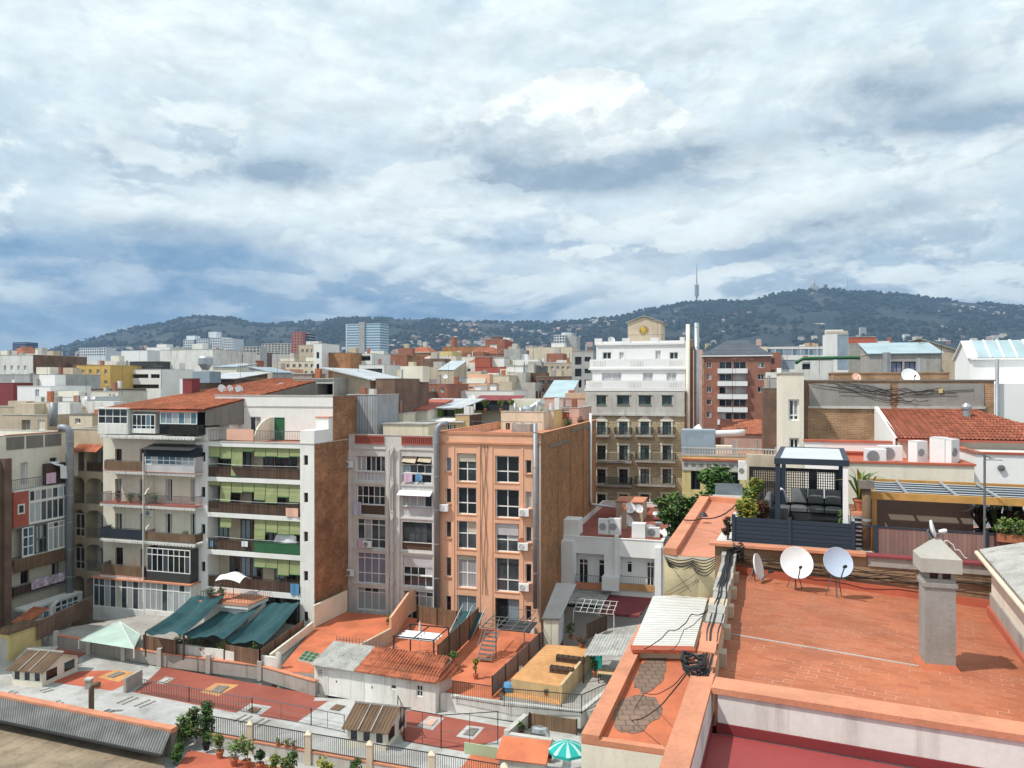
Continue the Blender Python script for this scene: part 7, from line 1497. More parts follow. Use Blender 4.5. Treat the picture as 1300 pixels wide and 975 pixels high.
# directly behind the row
blk('brown brick stair tower rising behind the white block beside grey sheet cladding',477,501,481,79,9,'brick_brown',par=.3,cope='concrete')
blk('grey ribbed sheet clad wall between the white block and the lilac block',441,478,501.5,74.5,5,'sheet_wall',par=.2,rm='concrete')
blk('concrete roof house with a tilted zinc roof and dark red doorway behind the white block',422,470,483,82,8,'beige',roof='side',rm='sheet_zinc',rise=1.4,wins=[(430,438,1,486,501,.8,.3,'frame_wood',['maroon'])],over=.9)
blk('grey roof house with a pale blue door and shadowed opening on the white block',372,424,481,80,7,'concrete',par=.3,wins=[(384,396,1,484,500,.7,.1,'frame_white',['door_blue']),(401,423,1,483,501,.95,2.5,'frame_dark',GD)],hut=[(372,396,475,2,'concrete')])
blk('cream roof house with a sloping dark red roof behind the lilac block',486,543,520,84,7,'cream_pale',roof='shed',rm='red_wall',rise=1.0,wins=[(490,500,1,528,540,.5)])
blk('small cream box house in front of the dark red sloping roof',492,512,525,79,3,'cream',par=.2)
blk('lime green roof cabin with a ribbed zinc roof and white canopy behind the lilac block',531,578,517.5,86,6,'leaf_pale',roof='shed',rm='sheet_zinc',rise=.9,over=1.2,wins=[(531,546,1,519,532,.9,.8,'frame_dark',GD),(560,578,1,519,532,.9,.8,'frame_dark',GD)])
blk('low white canopied storey below the lime green roof cabin',528,585,535,83,4,'beige',roof='shed',rm='white',rise=.5,over=.5,wins=[(566,582,2,538,549,.8)])
blk('stained beige stair hut between lime cabin and salmon roof',578,596,527,82,4,'tan',par=.15,side='wood_dark')
blk('cream flat roofed house with grey pipes standing on it behind the salmon block',636,690,523,86,9,'cream',par=.15,rm='cream_pale',wins=[(640,668,3,537,548,.6,.2,'frame_wood')])
blk('tall narrow cream house with a slim shutter behind the salmon roof garden',688,703,521,88,6,'cream','yellow_pale',par=.2,wins=[(689,696,1,530,548,.5,.1,'frame_white',['shutter'])])
blk('pink house with an arched gable right of the tall cream house',702,735,518,92,8,'pink',par=.3,wins=[(712,724,1,520,532,.8,.1,'frame_wood',['red_wall'])])
blk('long pink house with a terracotta band behind the arched gable',688,744,506,104,9,'pink',par=.4,cope='coping',rm='terracotta_fade')
blk('pale glass skylight house with two round fans behind the pink house',690,722,505,112,7,'white_worn',roof='shed',rm='glass_roof',rise=2.6,over=.1)
blk('cream terrace wall below the palm trough behind the salmon block',598,662,521,92,8,'cream_pale',par=.6)
o=P(631,521,91);m=MB().use('canvas_navy');m.box(-2.7,0,0,2.7,1.4,1.2);m.use('maroon');m.plate((-2.8,-.2,1.22),(2.8,-.2,1.22),(2.8,2.2,1.75),(-2.8,2.2,1.75),.08);simple('planting_trough','long black planting trough with maroon lid on the cream terrace wall','trough',m,o,A0)
for i,(px,lab)in enumerate([(616,'bright green small palm at the left of the black trough'),(636,'bright green small palm at the middle of the black trough'),(649,'darker small palm at the right end of the black trough')]):potted(P(px,522,88.5),lab,1.5,.6,.2,('leaf','leaf_pale'),80,.22,seed=90+i,spiky=True)
for i,(px,py,r,hh,lab)in enumerate([(654,531,.18,1.7,'thin grey roof pipe, leftmost on the cream flat roof'),(661,534,.18,1.5,'short grey roof pipe beside the thin one on the cream flat roof'),(682,527,.18,1.6,'grey roof pipe at the right end of the cream flat roof')]):pipe('roof_pipe',lab,'pipe',[P(px,py,87),P(px,py,87)+V(0,0,hh)],r,'zinc')
m=MB().use('zinc');m.lathe([(.55,0),(.55,.8),(.8,.9),(.8,1.2),(.4,1.5),(0,1.6)],(0,0,0),14);m.tube([(.3,0,1.2),(1.4,0,1.9),(2.0,0,1.6)],.3,10);simple('roof_ventilator','large steel roof ventilator with bent duct on the cream flat roof','ventilator',m,P(669,532,88),0)
for i,(d,x,lab)in enumerate([(16,-1.2,'reddish potted shrubs at the far right of the salmon roof'),(19,-1.8,'green potted shrub on the far salmon roof terrace'),(22,-1.0,'low red flowering pot at the end of the salmon roof')]):potted(SAL.fr.W(SAL.s1+x,d,SAL.zt-.7),lab,.9,.5,.25,('leaf_red','leaf_dark','leaf'),120,.14,seed=60+i)
# middle left
blk('white block with a row of small square windows at the left edge',-30,42,451,165,14,'white_worn','brick_brown',wins=[(2,36,4,464,470,.35)],par=.5)
blk('low grey rendered building below the small square windows at the left edge',-30,71,475.5,140,10,'grey',par=.3)
blk('dark red sheet clad box at the left edge',-20,17,486,120,6,'maroon',par=.2)
blk('small white roof house with a blue grey door near the left edge',22,64,490.5,108,7,'white_clean',wins=[(44,50,1,494,508,.9,.08,'frame_white',['door_blue'])],par=.3,cope='white')
blk('low white roof house with lilac door right of the small white one',70,110,504,106,6,'white_clean',wins=[(98,104,1,506,514,.8,.08,'frame_white',['door_blue'])],par=.3,cope='white')
blk('pale yellow stair box beside a brick topped grey flue',42,63,511,92,4,'cream','beige',par=.2)
pipe('chimney_flue','thick grey metal flue with a brick coloured top behind the beige wing','flue',[P(68,541,86),P(68,511,86)],.42,'duct');
blk('cream roof house with one small window right of the thick grey flue',88,117,527,88,6,'cream','beige',wins=[(94,103,1,531,538,.8)],par=.2,cope='concrete_dark')
blk('beige roof house with a porch canopy above the beige wing',3,60,527,88,6,'beige',par=.3,wins=[(26,40,1,533,546,.8,.6),(47,58,1,533,546,.8,.1,'frame_white',['cream'])])
blk('long low beige parapet building behind the beige wing roofs',-20,128,517,98,6,'beige',par=.4)
blk('brown brick house with a bright red plastered strip on the left',50,98,463,172,12,'brick_brown','brick_red',par=.5,cope='concrete_dark',hut=[(70,84,455,3,'concrete')])
blk('yellow ochre apartment block with two rows of windows',97,140,464,152,12,'yellow_ochre',wins=[(100,139,4,469,475,.38),(100,139,4,483,488,.45)],par=.3,cope='yellow_ochre')
blk('dim brown roof shacks below the yellow ochre block',88,140,494,128,8,'brick_brown',par=.4,cope='concrete_dark',wins=[(92,136,3,499,505,.5)])
blk('white office block with ribbon windows and roof terrace left of centre',147,204,469,156,10,'white',wins=[(148,161,1,475.5,480,.95,.2,'frame_dark',GD),(163,189,1,475,480,.95,.2,'frame_dark',GD),(191,203,1,475,480,.95,.2,'frame_dark',GD),(149,203,1,488,493,.95,.2,'frame_dark',GD)],par=.6,hut=[(165,199,459,2.5,'frame_dark')])
blk('large blank pale wall building behind the white office block',203,270,444,175,16,'white_worn',par=.5,cope='concrete')
blk('cream side house between yellow block and white office',139,148,464,162,9,'cream_pale',par=.3)
blk('low cream house with grey windows left of the orange tiled roof',104,150,497,118,6,'cream_pale',par=.3,wins=[(137,147,2,500,506,.6)])
blk('white low block with a flat top left of the blank pale wall',154,187,445,300,14,'white_clean',par=.4)
blk('white taller block with a roof box left of the blank pale wall',186,216,441,320,14,'white',par=.4,hut=[(199,211,437,3,'white')])
blk('roof house with a ribbed pale metal roof and blue grey box behind the orange tiles',251,298,481,112,8,'brick_brown',roof='shed',rm='sheet_zinc',rise=1.1,over=.6)
m=MB().use('grey_blue');m.box(-1.4,0,0,1.4,2.5,1.6);simple('roof_box','blue grey metal box at the left end of the ribbed metal roof','box',m,P(255,486,108),A0)
m=MB().use('zinc');m.lathe([(.3,0),(.5,.1),(1.1,.9),(1.1,1.8),(.8,2.1),(0,2.2)],(0,0,1.0),18)
for a_ in range(4):m.bar((.7*math.cos(a_*1.57),.7*math.sin(a_*1.57),-1),(.5*math.cos(a_*1.57),.5*math.sin(a_*1.57),1.4),.08)
simple('water_tank','round steel water tank on legs above the orange tiled roof','tank',m,P(261,478,118))
blk('beige house with laundry coloured awnings behind the round water tank',268,300,457,190,8,'pink',wins=[(271,297,3,459,464,.6,.1,'frame_white',['cloth_pink','shutter','red_wall'])],par=.3)
blk('pale blue roofed house right of the laundry house',272,300,466,160,7,'cream_pale',roof='shed',rm='grey_blue',rise=.9)
blk('grey house with a pale blue sloping roof left of the orange brick wall',316,345,473,150,8,'grey',roof='side',rm='grey_blue',rise=1.2,wins=[(332,344,1,476,484,.6)])
blk('cream apartment house with many windows left of the orange brick wall',352,402,459,210,9,'cream',wins=[(354,400,6,462,467,.5),(354,400,6,471,476,.5)],par=.4)
blk('beige tower house with a pale cap left of the orange brick wall',379,400,438,230,9,'beige',wins=[(381,399,3,443,448,.5)],par=.5)
blk('orange brick party wall building with a white edge slab',408,445,448,178,14,'brick_orange',par=.4,cope='concrete_dark')
blk('thin white slab tower at the left of the orange brick wall',398,408.5,436,176,8,'white',wins=[(401,406,1,447,455,.7,.2,'frame_dark',GD),(401,406,1,462,472,.7,.2,'frame_dark',GD)],par=.3)
blk('modern dark glazed office right of the orange brick wall',446,472,449,182,10,'white',wins=[(447,471,1,451,458,.95,.3,'frame_dark',GD)],par=.4)
blk('lower modern dark glazed terrace office in front',456,487,463,168,9,'white',wins=[(458,486,1,468,476,.95,.3,'frame_dark',['glass_mid','glass_dark'])],par=.4)
blk('reddish brown ribbed brick block in the middle distance',493,516,450,200,12,'brick_red','brick_orange',par=.4)
blk('small white and beige house right of the ribbed brick block',516,527,458,205,8,'cream_pale',wins=[(517,526,1,462,466,.5)],par=.3)
blk('orange roofed brick house with windows right of the ribbed brick block',514,545,447,260,10,'brick_orange',roof='hip',rm='roof_tile',rise=2.0,wins=[(517,543,4,452,457,.5)])
blk('white house with a pink roof and dark windows in the middle distance',536,561,455,225,10,'white',roof='hip',rm='pink',rise=1.4,wins=[(538,559,3,458,462,.5),(538,559,3,468,472,.5)])
blk('beige house with a pale zinc skylight roof in the middle',556,576,470,146,7,'beige',roof='shed',rm='glass_frost',rise=2.0,over=.1)
blk('grey corrugated wall building with two small dishes in the middle',579,618,479,134,8,'sheet_wall',par=.3,rm='sheet_zinc')
blk('brick house with a red tiled flat top left of the lime cabin',540,568,488,112,9,'brick_red',par=.3,cope='red_wall',rm='red_coat',wins=[(545,566,2,492,498,.5)])
blk('rough brown parapet house behind the dark red sloping roof',501,537,497,108,8,'brick_brown',par=.5,wins=[(505,535,3,502,507,.4)])
blk('low white flat roofed house with tanks in the middle',566,652,496,116,8,'white',par=.6,hut=[(603,610,490,2,'white_clean'),(622,630,489,2,'white_clean')])
blk('orange plastered house with a pale terrace left of the cream blank wall',575,618,487,122,6,'salmon',par=.3,wins=[(580,616,3,490,494,.5)])
blk('cream blank wall house below the red painted building',618,646,477,128,8,'cream',par=.2)
blk('bright red painted terrace building in the middle distance',603,643,466,158,10,'red_wall',par=.5,cope='red_wall',hut=[(603,622,453.5,.1,'red_wall'),(623,640,454,1.5,'white')])
blk('red brown brick tower building rising over the middle distance',616,641,431,255,10,'brick_red','red_wall',par=.4,hut=[(624,634,427,3,'brick_brown')],wins=[(620,632,1,437,446,.8,.2,'white',['white'])])
blk('ribbed red brick block at the right of the brick tower',635,661,444,240,10,'brick_red',par=.5)
blk('long low brick building left of the brick tower',561,616,440,270,10,'brick_orange',par=.5,cope='concrete_dark',hut=[(572,576,428,3,'brick_red')])
blk('pale green house between long brick building and red terrace building',583,604,453,210,9,'cream_pale',par=.4,wins=[(595,603,1,458,463,.7)])
blk('cream balcony house with white top storey in the middle',644,664,473,138,8,'cream',par=.3,hut=[(643,664,464.5,.3,'white')],wins=[(645,663,4,477,482,.6),(645,663,2,487,496,.7,.8,'frame_dark',GD)])
blk('narrow grey brown brick house with tall windows in the middle',665,681,464,146,9,'concrete','concrete_dark',par=.3,wins=[(667,680,2,472,479,.45),(667,680,2,486,493,.45)])
blk('cluttered brown balcony house right of the narrow brick one',681,726,478,136,8,'brick_brown',par=.4,cope='concrete',wins=[(683,724,4,482,488,.6,.5),(683,724,4,493,499,.6,.5)])
blk('stone coloured terrace house behind the cluttered brown balconies',681,727,461,190,10,'beige',par=.4,wins=[(684,725,6,465,469,.5)])
blk('long cream wall building with ribs left of the white balcony tower',668,726,441,280,12,'cream',par=.3,cope='cream_pale',hut=[(700,716,435,3,'white')])
blk('light grey three storey house with dark paired windows',726,753,446,124,12,'grey',wins=[(728,740,1,453,463,.7,.4,'frame_dark',GD),(740,752,1,453,459,.65,.2,'frame_dark',GD),(728,740,1,468,478,.7,.4,'frame_dark',GD),(740,752,1,468,474,.65,.2,'frame_dark',GD),(728,740,1,482,492,.7,.4,'frame_dark',GD),(740,752,1,482,489,.65,.2,'frame_dark',GD)],par=.5)
# the ornate Eixample block
def eixample():
 Y=101;fr=Frame(808,Y,A0);zt=fr.z(808,494)
 b=Bld('apartment_building','ornate sandstone block with iron balconies and three white stepped back top storeys','building',fr,743,869,17,zt,'stone_coursed','brick_old','white_clean',.02)
 cols=[(758,769),(786,797),(813,824),(841,852)]
 tr=MB().use('cream_pale');bal=[]
 for r_,(y0,y1)in enumerate([(536,552),(566,584),(596,614),(628,650)]):
  for c,(x0,x1)in enumerate(cols):
   q=b.r(x0,y0,x1,y1);b.hole(q,.5);window(b.t,*q,y=.42,cols=2,rows=(.78,),fm='frame_green' if r_<2 else 'frame_wood',pm=['glass_dark','glass_mid','curtain_blue']if r_ else['curtain_blue','glass_blue'],fw=.1)
   for s in(q[0]-.22,q[2]):tr.box(s,-.10,q[1],s+.22,-.004,q[3]+.1)
   tr.box(q[0]-.3,-.16,q[3]+.101,q[2]+.3,-.004,q[3]+.3)
   if r_==0:tr.mesh([(q[0]-.2,-.12,q[3]+.301),(q[2]+.2,-.12,q[3]+.301),((q[0]+q[2])/2,-.12,q[3]+.95),(q[0]-.2,-.01,q[3]+.301),(q[2]+.2,-.01,q[3]+.301),((q[0]+q[2])/2,-.01,q[3]+.95)],[(0,1,2),(5,4,3),(0,2,5,3),(1,4,5,2)])
   if r_==0:balcony(b.t,q[0]-.55,q[2]+.55,q[1],.8,.25,'concrete','iron',.95,gap=.055)
  if r_:
   for k in(0,2):qa,qb=b.r(cols[k][0],y0,cols[k][1],y1),b.r(cols[k+1][0],y0,cols[k+1][1],y1);balcony(b.t,qa[0]-.6,qb[2]+.6,qa[1],.8,.25,'concrete','iron',.95,gap=.055)
 tr.build('window_surround',b.t)
 cols2=[(757.5,769.5),(783.5,799),(811,826.5),(840.5,853)]
 gz0,gz1=fr.z(808,525.5),zt
 g=MB().use('concrete_pale');hs=[]
 for x0,x1 in cols2:q=b.r(x0,502,x1,513.5);hs.append((*q,.3));window(b.t,*q,y=.12,cols=2,fm='frame_green',pm=['glass_mid','glass_dark'],fw=.1,sill='concrete_dark')
 holed(g,b.s0,b.s1,gz0,gz1-.35,hs,y=-.12);b.holes+=hs
 for x0,x1 in cols2:q=b.r(x0,502,x1,513.5);g.box(q[0]-.15,-.24,q[3]+.05,q[2]+.15,-.125,q[3]+.2)
 g.box(b.s0-.1,-.3,gz0-.25,b.s1+.1,-.004,gz0);zl=fr.z(808,506);g.build('attic_band',b.t)
 b.finish()
 def parapet(x0,x1,d,y0,y1,name='parapet'):
  m=MB().use('white_clean');z0,z1=fr.z(808,y1,d),fr.z(808,y0,d);a,e=fr.s(x0,d),fr.s(x1,d);m.box(a,d-.2,z0,e,d,z1);m.box(a-.15,d-.35,z0-.25,e+.15,d+.02,z0-.003)
  m.use('white_worn');n=5
  for i in range(n):
   c0,c1=a+(e-a)*(i+.2)/n,a+(e-a)*(i+.85)/n
   if i%2==0:
    x=c0
    while x<c1:m.box(x,d-.225,z0+.25,x+.14,d-.203,z1-.2);x+=.3
  m.build(name,b.t)
 def storey(x0,x1,d,y0,y1,wins,dep):
  m=MB().use('white_clean');z0,z1=fr.z(808,y1,d),fr.z(808,y0,d);a,e=fr.s(x0,d),b.s1-.01;hl=[(*fr.rect(xa,ya,xb,yb,d=d),.25)for xa,ya,xb,yb,_ in wins];holed(m,a,e,z0,z1,hl,y=d)
  m.use('brick_old');m.face([(e,d,z0),(e,d+dep,z0),(e,d+dep,z1),(e,d,z1)]);m.use('white_clean');m.face([(a,d+dep,z0),(a,d,z0),(a,d,z1),(a,d+dep,z1)]);m.face([(e,d+dep,z0),(a,d+dep,z0),(a,d+dep,z1),(e,d+dep,z1)]);m.box(a+.003,d+.003,z1-.3,e-.003,d+dep-.003,z1-.1);m.build('upper_storey',b.t)
  for(xa,ya,xb,yb,pm)in wins:window(b.t,*fr.rect(xa,ya,xb,yb,d=d),y=d+.2,cols=2,pm=pm,fw=.09)
 parapet(744,869.5,.25,483,494)
 storey(752,868,1.8,467,494,[(764,473,789,486,'shutter'),(816,473,829,486,'shutter'),(846,473,859,486,'shutter')],15)
 parapet(749,869.5,1.9,456,467);storey(757,868,3.4,433,467,[(765,447,776,456,['glass_dark']),(786,447,792,456,'shutter'),(832,445,839,456,'shutter'),(850,447,861,456,['glass_dark','glass_mid'])],13.4)
 m=MB().use('white_clean')
 for xa,xb in((755,764),(790,800),(826,836),(863,869)):m.box(fr.s(xa,3.4),3.3,fr.z(808,437,3.4),fr.s(xb,3.4),3.9,fr.z(808,429,3.4))
 m.box(fr.s(757,3.4),3.2,fr.z(808,438,3.4),fr.s(869,3.4),3.36,fr.z(808,435.5,3.4));m.build('parapet',b.t);railing(b.t,[(fr.s(764,3.4),3.5,fr.z(808,434.5,3.4)),(fr.s(863,3.4),3.5,fr.z(808,434.5,3.4))],1.0,'iron_grey',gap=.25)
 d=6;m=MB().use('beige');a,e=fr.s(797,d),fr.s(839,d);z0,z1,zr=fr.z(818,437,d),fr.z(818,409.5,d),fr.z(818,402.5,d);c=(a+e)/2
 m.mesh([(a,d,z0),(e,d,z0),(e,d,z1),(c,d,zr),(a,d,z1),(a,d+6,z0),(e,d+6,z0),(e,d+6,z1),(c,d+6,zr),(a,d+6,z1)],[(0,1,2,3,4),(9,8,7,6,5),(1,6,7,2),(0,4,9,5)]);m.use('concrete');m.plate((a-.25,d-.2,z1-.05),(c,d-.2,zr+.1),(c,d+6.2,zr+.1),(a-.25,d+6.2,z1-.05),-.12);m.plate((c,d-.2,zr+.1),(e+.25,d-.2,z1-.05),(e+.25,d+6.2,z1-.05),(c,d+6.2,zr+.1),-.12);h=m.build('roof_gable',b.t)
 em=MB().use('brass');ex,ez=fr.s(817,d),fr.z(817,419,d);em.lathe([(0,.06),(.3,.05),(.36,0)],(ex,d-.07,ez),16,Matrix.Rotation(R(90),3,'X'))
 for k in range(12):an=k*math.pi/6;em.bar((ex+.32*math.cos(an),d-.06,ez+.32*math.sin(an)),(ex+.66*math.cos(an),d-.06,ez+.66*math.sin(an)),.10,.04)
 em.build('sun_emblem',h)
 m=MB().use('brick_old');x=b.s1+.01
 for dd,w in((4.5,.5),(9.5,.45)):m.box(x,dd,3,x+w,dd+1.2,fr.z(869,431,3))
 m.build('wall_pier',b.t)
 p=fr.W(b.s1+.35,1.2,12);pipe('chimney_flue','tall cream flue with domed cap at the corner of the ornate block','flue',[p,V(p.x,p.y,fr.z(869,412,1.5))],.26,'cream_pale')
 p=fr.W(b.s1+1.2,6.0,8);pipe('chimney_flue','tall shiny steel flue beside the ornate block party wall','flue',[p,V(p.x,p.y,fr.z(880,410,6))],.34,'zinc',bands=3)
 return b
EIX=eixample()
# right of it
blk('red brick block with white curved balconies and a slate grey hipped roof',893,978,451,195,14,'brick_red',roof='hip',rm='roof_slate',rise=4.2,cope='white',over=.6,wins=[(895,905,1,y,y+7,.6)for y in(460,475,491,507,523)]+[(912,948,2,y,y+9,.9,.8,'frame_white',['glass_dark','glass_mid','shutter'])for y in(459,474.5,491,507,524)]+[(960,972,1,y,y+7,.7,.2,'frame_white')for y in(460,475,491)])
def redbal():
 b=COL.objects[-1]
 fr=Frame((893+978)/2,195,A0,terr(195));root=[o for o in COL.objects if o.get('label','').startswith('red brick block with white curved')][0]
 for y in(468,484,500.5,517,533):q=fr.rect(911,y,949,y+6);m=MB().use('white_clean');c=(q[0]+q[2])/2;m.box(q[0],-1.3,q[1],c-.05,-.003,q[3]);m.box(c+.05,-1.3,q[1],q[2],-.003,q[3]);m.build('balcony',root)
redbal()
blk('plain brown brick box building right of the red brick balconies',969,997,493,92,7,'brick_brown',par=.2,cope='concrete')
blk('beige roof house with a pair of small windows above the brown brick box',972,1000,480,105,7,'beige',par=.3,wins=[(985,995,2,484,489,.6)])
blk('low pink house with an old tiled roof behind the lattice screen',915,996,551,101,7,'pink',roof='shed',rm='roof_tile',rise=1.6,wins=[(966,974,1,558,571,.6,.1,'frame_wood'),(985,994,1,556,571,.7,.1,'frame_white',['pink'])])
blk('ruddy brick roof house left of the low pink house',905,950,556,103,5,'brick_red',par=.2,wins=[(897,907,1,557,570,.7)])
def balustraded():
 b=blk('yellow ochre house with a stone balustrade and frieze of vents',866,1003,580,88,12,'yellow_pale','beige',wins=[(876,890,1,598,622,.85,.4,'frame_dark',GD),(926,940,1,600,622,.85,.4,'frame_dark',GD)],par=.3,rm='terracotta_fade')
 m=MB().use('concrete_pale');a,e,z=b.s0,b.s1,b.zt+.075;x=a
 m.box(a,-.05,z+.75,e,.2,z+.9);m.box(a,-.05,z,e,.2,z+.12);n=int((e-a)/.3)
 for i in range(n):x=a+(e-a)*(i+.3)/n;m.box(x,0,z+.12,x+.13,.14,z+.75)
 m.build('balustrade',b.t);m=MB().use('red_coat');m.box(a,-.35,b.zt-.5,e,-.004,b.zt-.3);m.use('concrete_pale');m.box(a,-.12,b.zt-1.7,e,-.004,b.zt-.51);m.use('concrete_dark');n=14
 for i in range(n):x=a+(e-a)*(i+.25)/n;m.box(x,-.14,b.zt-1.25,x+.5,-.121,b.zt-.9)
 m.build('frieze',b.t)
balustraded()
m=MB().use('grey_blue');m.box(-1.9,0,0,1.9,3,3.3);simple('machine_box','grey metal machine housing beside the ornate block','housing',m,P(886,582,90),A0)
pipe('roof_duct','fat white duct lying across the roof behind the balustrade','duct',[P(884,541,93),P(890,549,93),P(905,551,93),P(930,550,94),P(945,549,94)],.42,'white_clean')
tree(V(20.0,75,0),'leafy green street tree in front of the ochre balustraded house',19.6,4.1,3,('leaf','leaf','leaf_dark'),6500,.30,'trees in the courtyard behind the pink terrace');tree(V(16.6,74,0),'lower green street tree to the left of the taller one',17.2,2.9,4,('leaf','leaf_dark','leaf_pale'),4200,.28,'trees in the courtyard behind the pink terrace')
# gable wall group on the right
def right_group():
 fr=Frame(1140,36,A0);zt=fr.z(1140,484)
 b=Bld('apartment_building','rough brick gable wall with two grey plaster panels on the right','building',fr,1021,1262,9,zt,'brick_rough','brick_rough','concrete',.1);b.finish(cope='concrete_dark')
 m=MB().use('render_grey');
 for x0,x1 in((1027,1130),(1140,1249)):a,c,e,f=fr.rect(x0,487,x1,515.5);m=MB().use('render_grey');m.box(a,-.05,c,e,-.004,f);m.use('concrete_pale');m.box(a-.05,-.09,c-.12,e+.05,-.003,c-.003);m.build('plaster_panel',b.t)
 m=MB().use('brick_brown');m.box(b.s0-.02,-.06,3,b.s0+.16,-.003,zt-.1);m.build('wall_pier',b.t)
 m=MB().use('plastic_white');q=fr.rect(1191,493,1196,499);m.box(q[0],-.12,q[1],q[2],-.052,q[3]);m.mats=['yellow_pale'];m.m=[0]*len(m.m);m.build('junction_box',b.t)
 for i in range(7):
  rg=random.Random(40+i);x0,x1=rg.uniform(1025,1120),rg.uniform(1130,1250);p0=fr.W(fr.s(x0),-.08-.01*i,fr.z(x0,rg.uniform(485,500)));p1=fr.W(fr.s(x1),-.08-.01*i,fr.z(x1,rg.uniform(488,512)));m=MB().use('plastic_black');m.tube([(p1-p0)*(k/12)-V(0,0,rg.uniform(.1,.3)*math.sin(math.pi*k/12))for k in range(13)],.014,5)
  simple('wall_cable','black cable '+['high across the left plaster panel','sagging between the two plaster panels','low over the left plaster panel','crossing the brick pier between panels','over the upper right plaster panel','reaching the right end of the brick gable','hanging low below the plaster panels'][i],'cable',m,p0,0,'cables on the brick gable wall',True)
 fr2=Frame(1007,35.2,A0);b2=Bld('apartment_building','slim cream stair tower with white windows at the left of the brick gable','building',fr2,993.5,1020.5,6,fr2.z(1007,474),'cream_pale','cream_pale','concrete',.3,)
 b2.win(1001,507,1014.5,534,cols=2,rows=(.25,),pm=['glass_mid','curtain'],dp=.15);b2.win(1002,556,1014.5,577,cols=2,pm=['glass_dark','glass_mid'],dp=.15);b2.finish()
 blk('low ruined brick parapet behind the gable wall',1058,1205,474,43,2.5,'brick_rough',par=.1,cope='brick_rough',name='roof_parapet',cat='parapet')
 for px,py,Y,r,lab,mt in[(1155,479,41.5,.48,'large pale dish above the middle of the brick gable','plastic_white'),(1087,479,41.5,.24,'small rusty orange dish above the left plaster panel','cloth_peach')]:p=P(px,py,Y);dish(V(p.x,p.y,p.z-.7),r,178,32,lab,mast=.7,mref=mt)
 t=thing('tiled_roof','new red pantile roof in two stepped parts in front of the brick gable','roof',fr.W(0,-.01,20),A0);L=lambda px,py,Y:(lambda w:V((w-t.location).dot(fr.u),(w-t.location).dot(fr.n),w.z-20))(P(px,py,Y))
 y0,y1=-5.4,-.02;X=lambda px,d:fr.s(px,d);zr,ze=fr.z(1170,519,-.1)-20,fr.z(1170,557,y0)-20
 xl,xr=X(1112,-.1)-0.0,X(1238,-.1);m=MB().use('roof_tile_new');m.corrugated((xl,y1,zr),(xr,y1,zr),(xr+2.2,y0,ze),(xl,y0,ze),42,.026,seg=5,steps=13);m.corrugated((xr+.3,y1-1.6,zr-.52),(xr+6,y1-1.6,zr-.52),(xr+7,y0,ze-.03),(xr+2.22,y0,ze-.03),30,.026,seg=6,steps=9);m.build('tiles',t)
 m=MB().use('white_clean');m.mesh([(xl-.06,y1,0),(xl-.06,y0+.2,0),(xl-.06,y0+.2,ze),(xl-.06,y1,zr+.1),(xl+.1,y1,0),(xl+.1,y0+.2,0),(xl+.1,y0+.2,ze),(xl+.1,y1,zr+.1)],[(0,1,2,3),(7,6,5,4),(3,2,6,7)]);m.use('cream_pale');m.box(xl,y0+.3,0,xr+8,y0+.5,ze-.12);m.use('red_wall');m.box(xl,y0-.08,ze-.10,xr+7.5,y0+.02,ze-.02);m.build('wall',t);
 m=MB().use('zinc');m.lathe([(.16,0),(.16,.4),(.22,.42),(.22,.52),(.1,.66),(0,.68)],(0,0,0),12);simple('roof_vent','small steel cowl vent on the red pantile roof','vent',m,fr.W(X(1227,-1.5),-1.5,fr.z(1227,531,-1.5)))
 fr3=Frame(1150,27.6,A0);zt3=fr3.z(1150,589.5)
 b3=Bld('house','low white house with a red coated roof full of air conditioners','house',fr3,1066,1237,4.6,zt3,'cream_pale','white','red_coat',.12);b3.finish(cope='red_coat')
 b4=Bld('house','low pale lilac house with a flat white roof at the right edge','house',Frame(1270,27.6,A0),1238,1420,6.5,Frame(1270,27.6,A0).z(1270,577),'white_clean','white','white_worn',.05);b4.finish(cope='red_coat')
 m=MB().use('iron_grey');q=b4.fr.L(P(1283,598,26.6));m.lathe([(0,-.12),(.11,-.1),(.11,0),(0,.02)],(q.x,-.1,q.z),12,Matrix.Rotation(R(90),3,'X'));simple('wall_lamp','small dark round lamp on the pale lilac house wall','lamp',m,b4.fr.o,A0)
 fr5=Frame(1060,32.5,A0);b5=Bld('roof_parapet','long white parapet strip in front of the brick gable','parapet',fr5,1022,1300,.4,fr5.z(1100,562),'white_clean',s=(fr5.s(1022),fr5.s(1300)),par=.05);b5.finish(cope='red_coat')
 for px,py,d,w,h,dp,ang,lab in[(1111.5,585,.5,.72,.5,.3,0,'white air conditioner with a dark square grille on the red coated roof'),(1131,581,1.6,.82,.55,.32,5,'grey air conditioner half hidden behind the grilled one'),(1171,589,.9,.45,.8,.45,30,'plain white tall unit in the middle of the red coated roof'),(1202,589,.9,.5,.95,.5,62,'tall louvred air conditioner, left of the right hand pair'),(1213,589.5,.75,.52,.9,.5,48,'tall louvred air conditioner, right of the right hand pair')]:ac_unit(fr3.W(fr3.s(px,d),d,zt3-.09),A0+ang,lab,w,h,dp,group='air conditioner boxes on the red coated roof')
 f6=Frame(1231,50,A0);t=thing('skylight_house','white house with a sloping blue green glass roof at the right edge','house',f6.o,A0);W=14;D=3.6;ze,zr=f6.z(1231,455),f6.z(1228,432)
 m=MB().use('white_clean');hs=[];holed(m,0,W,0,ze,hs);m.mesh([(0,0,0),(0,D,0),(0,D,ze),(0,D*.42,zr),(0,0,ze)],[(0,1,2,3,4)]);m.face([(W,D,0),(0,D,0),(0,D,ze),(W,D,ze)]);m.build('wall',t)
 m=MB().use('glass_roof');n=18
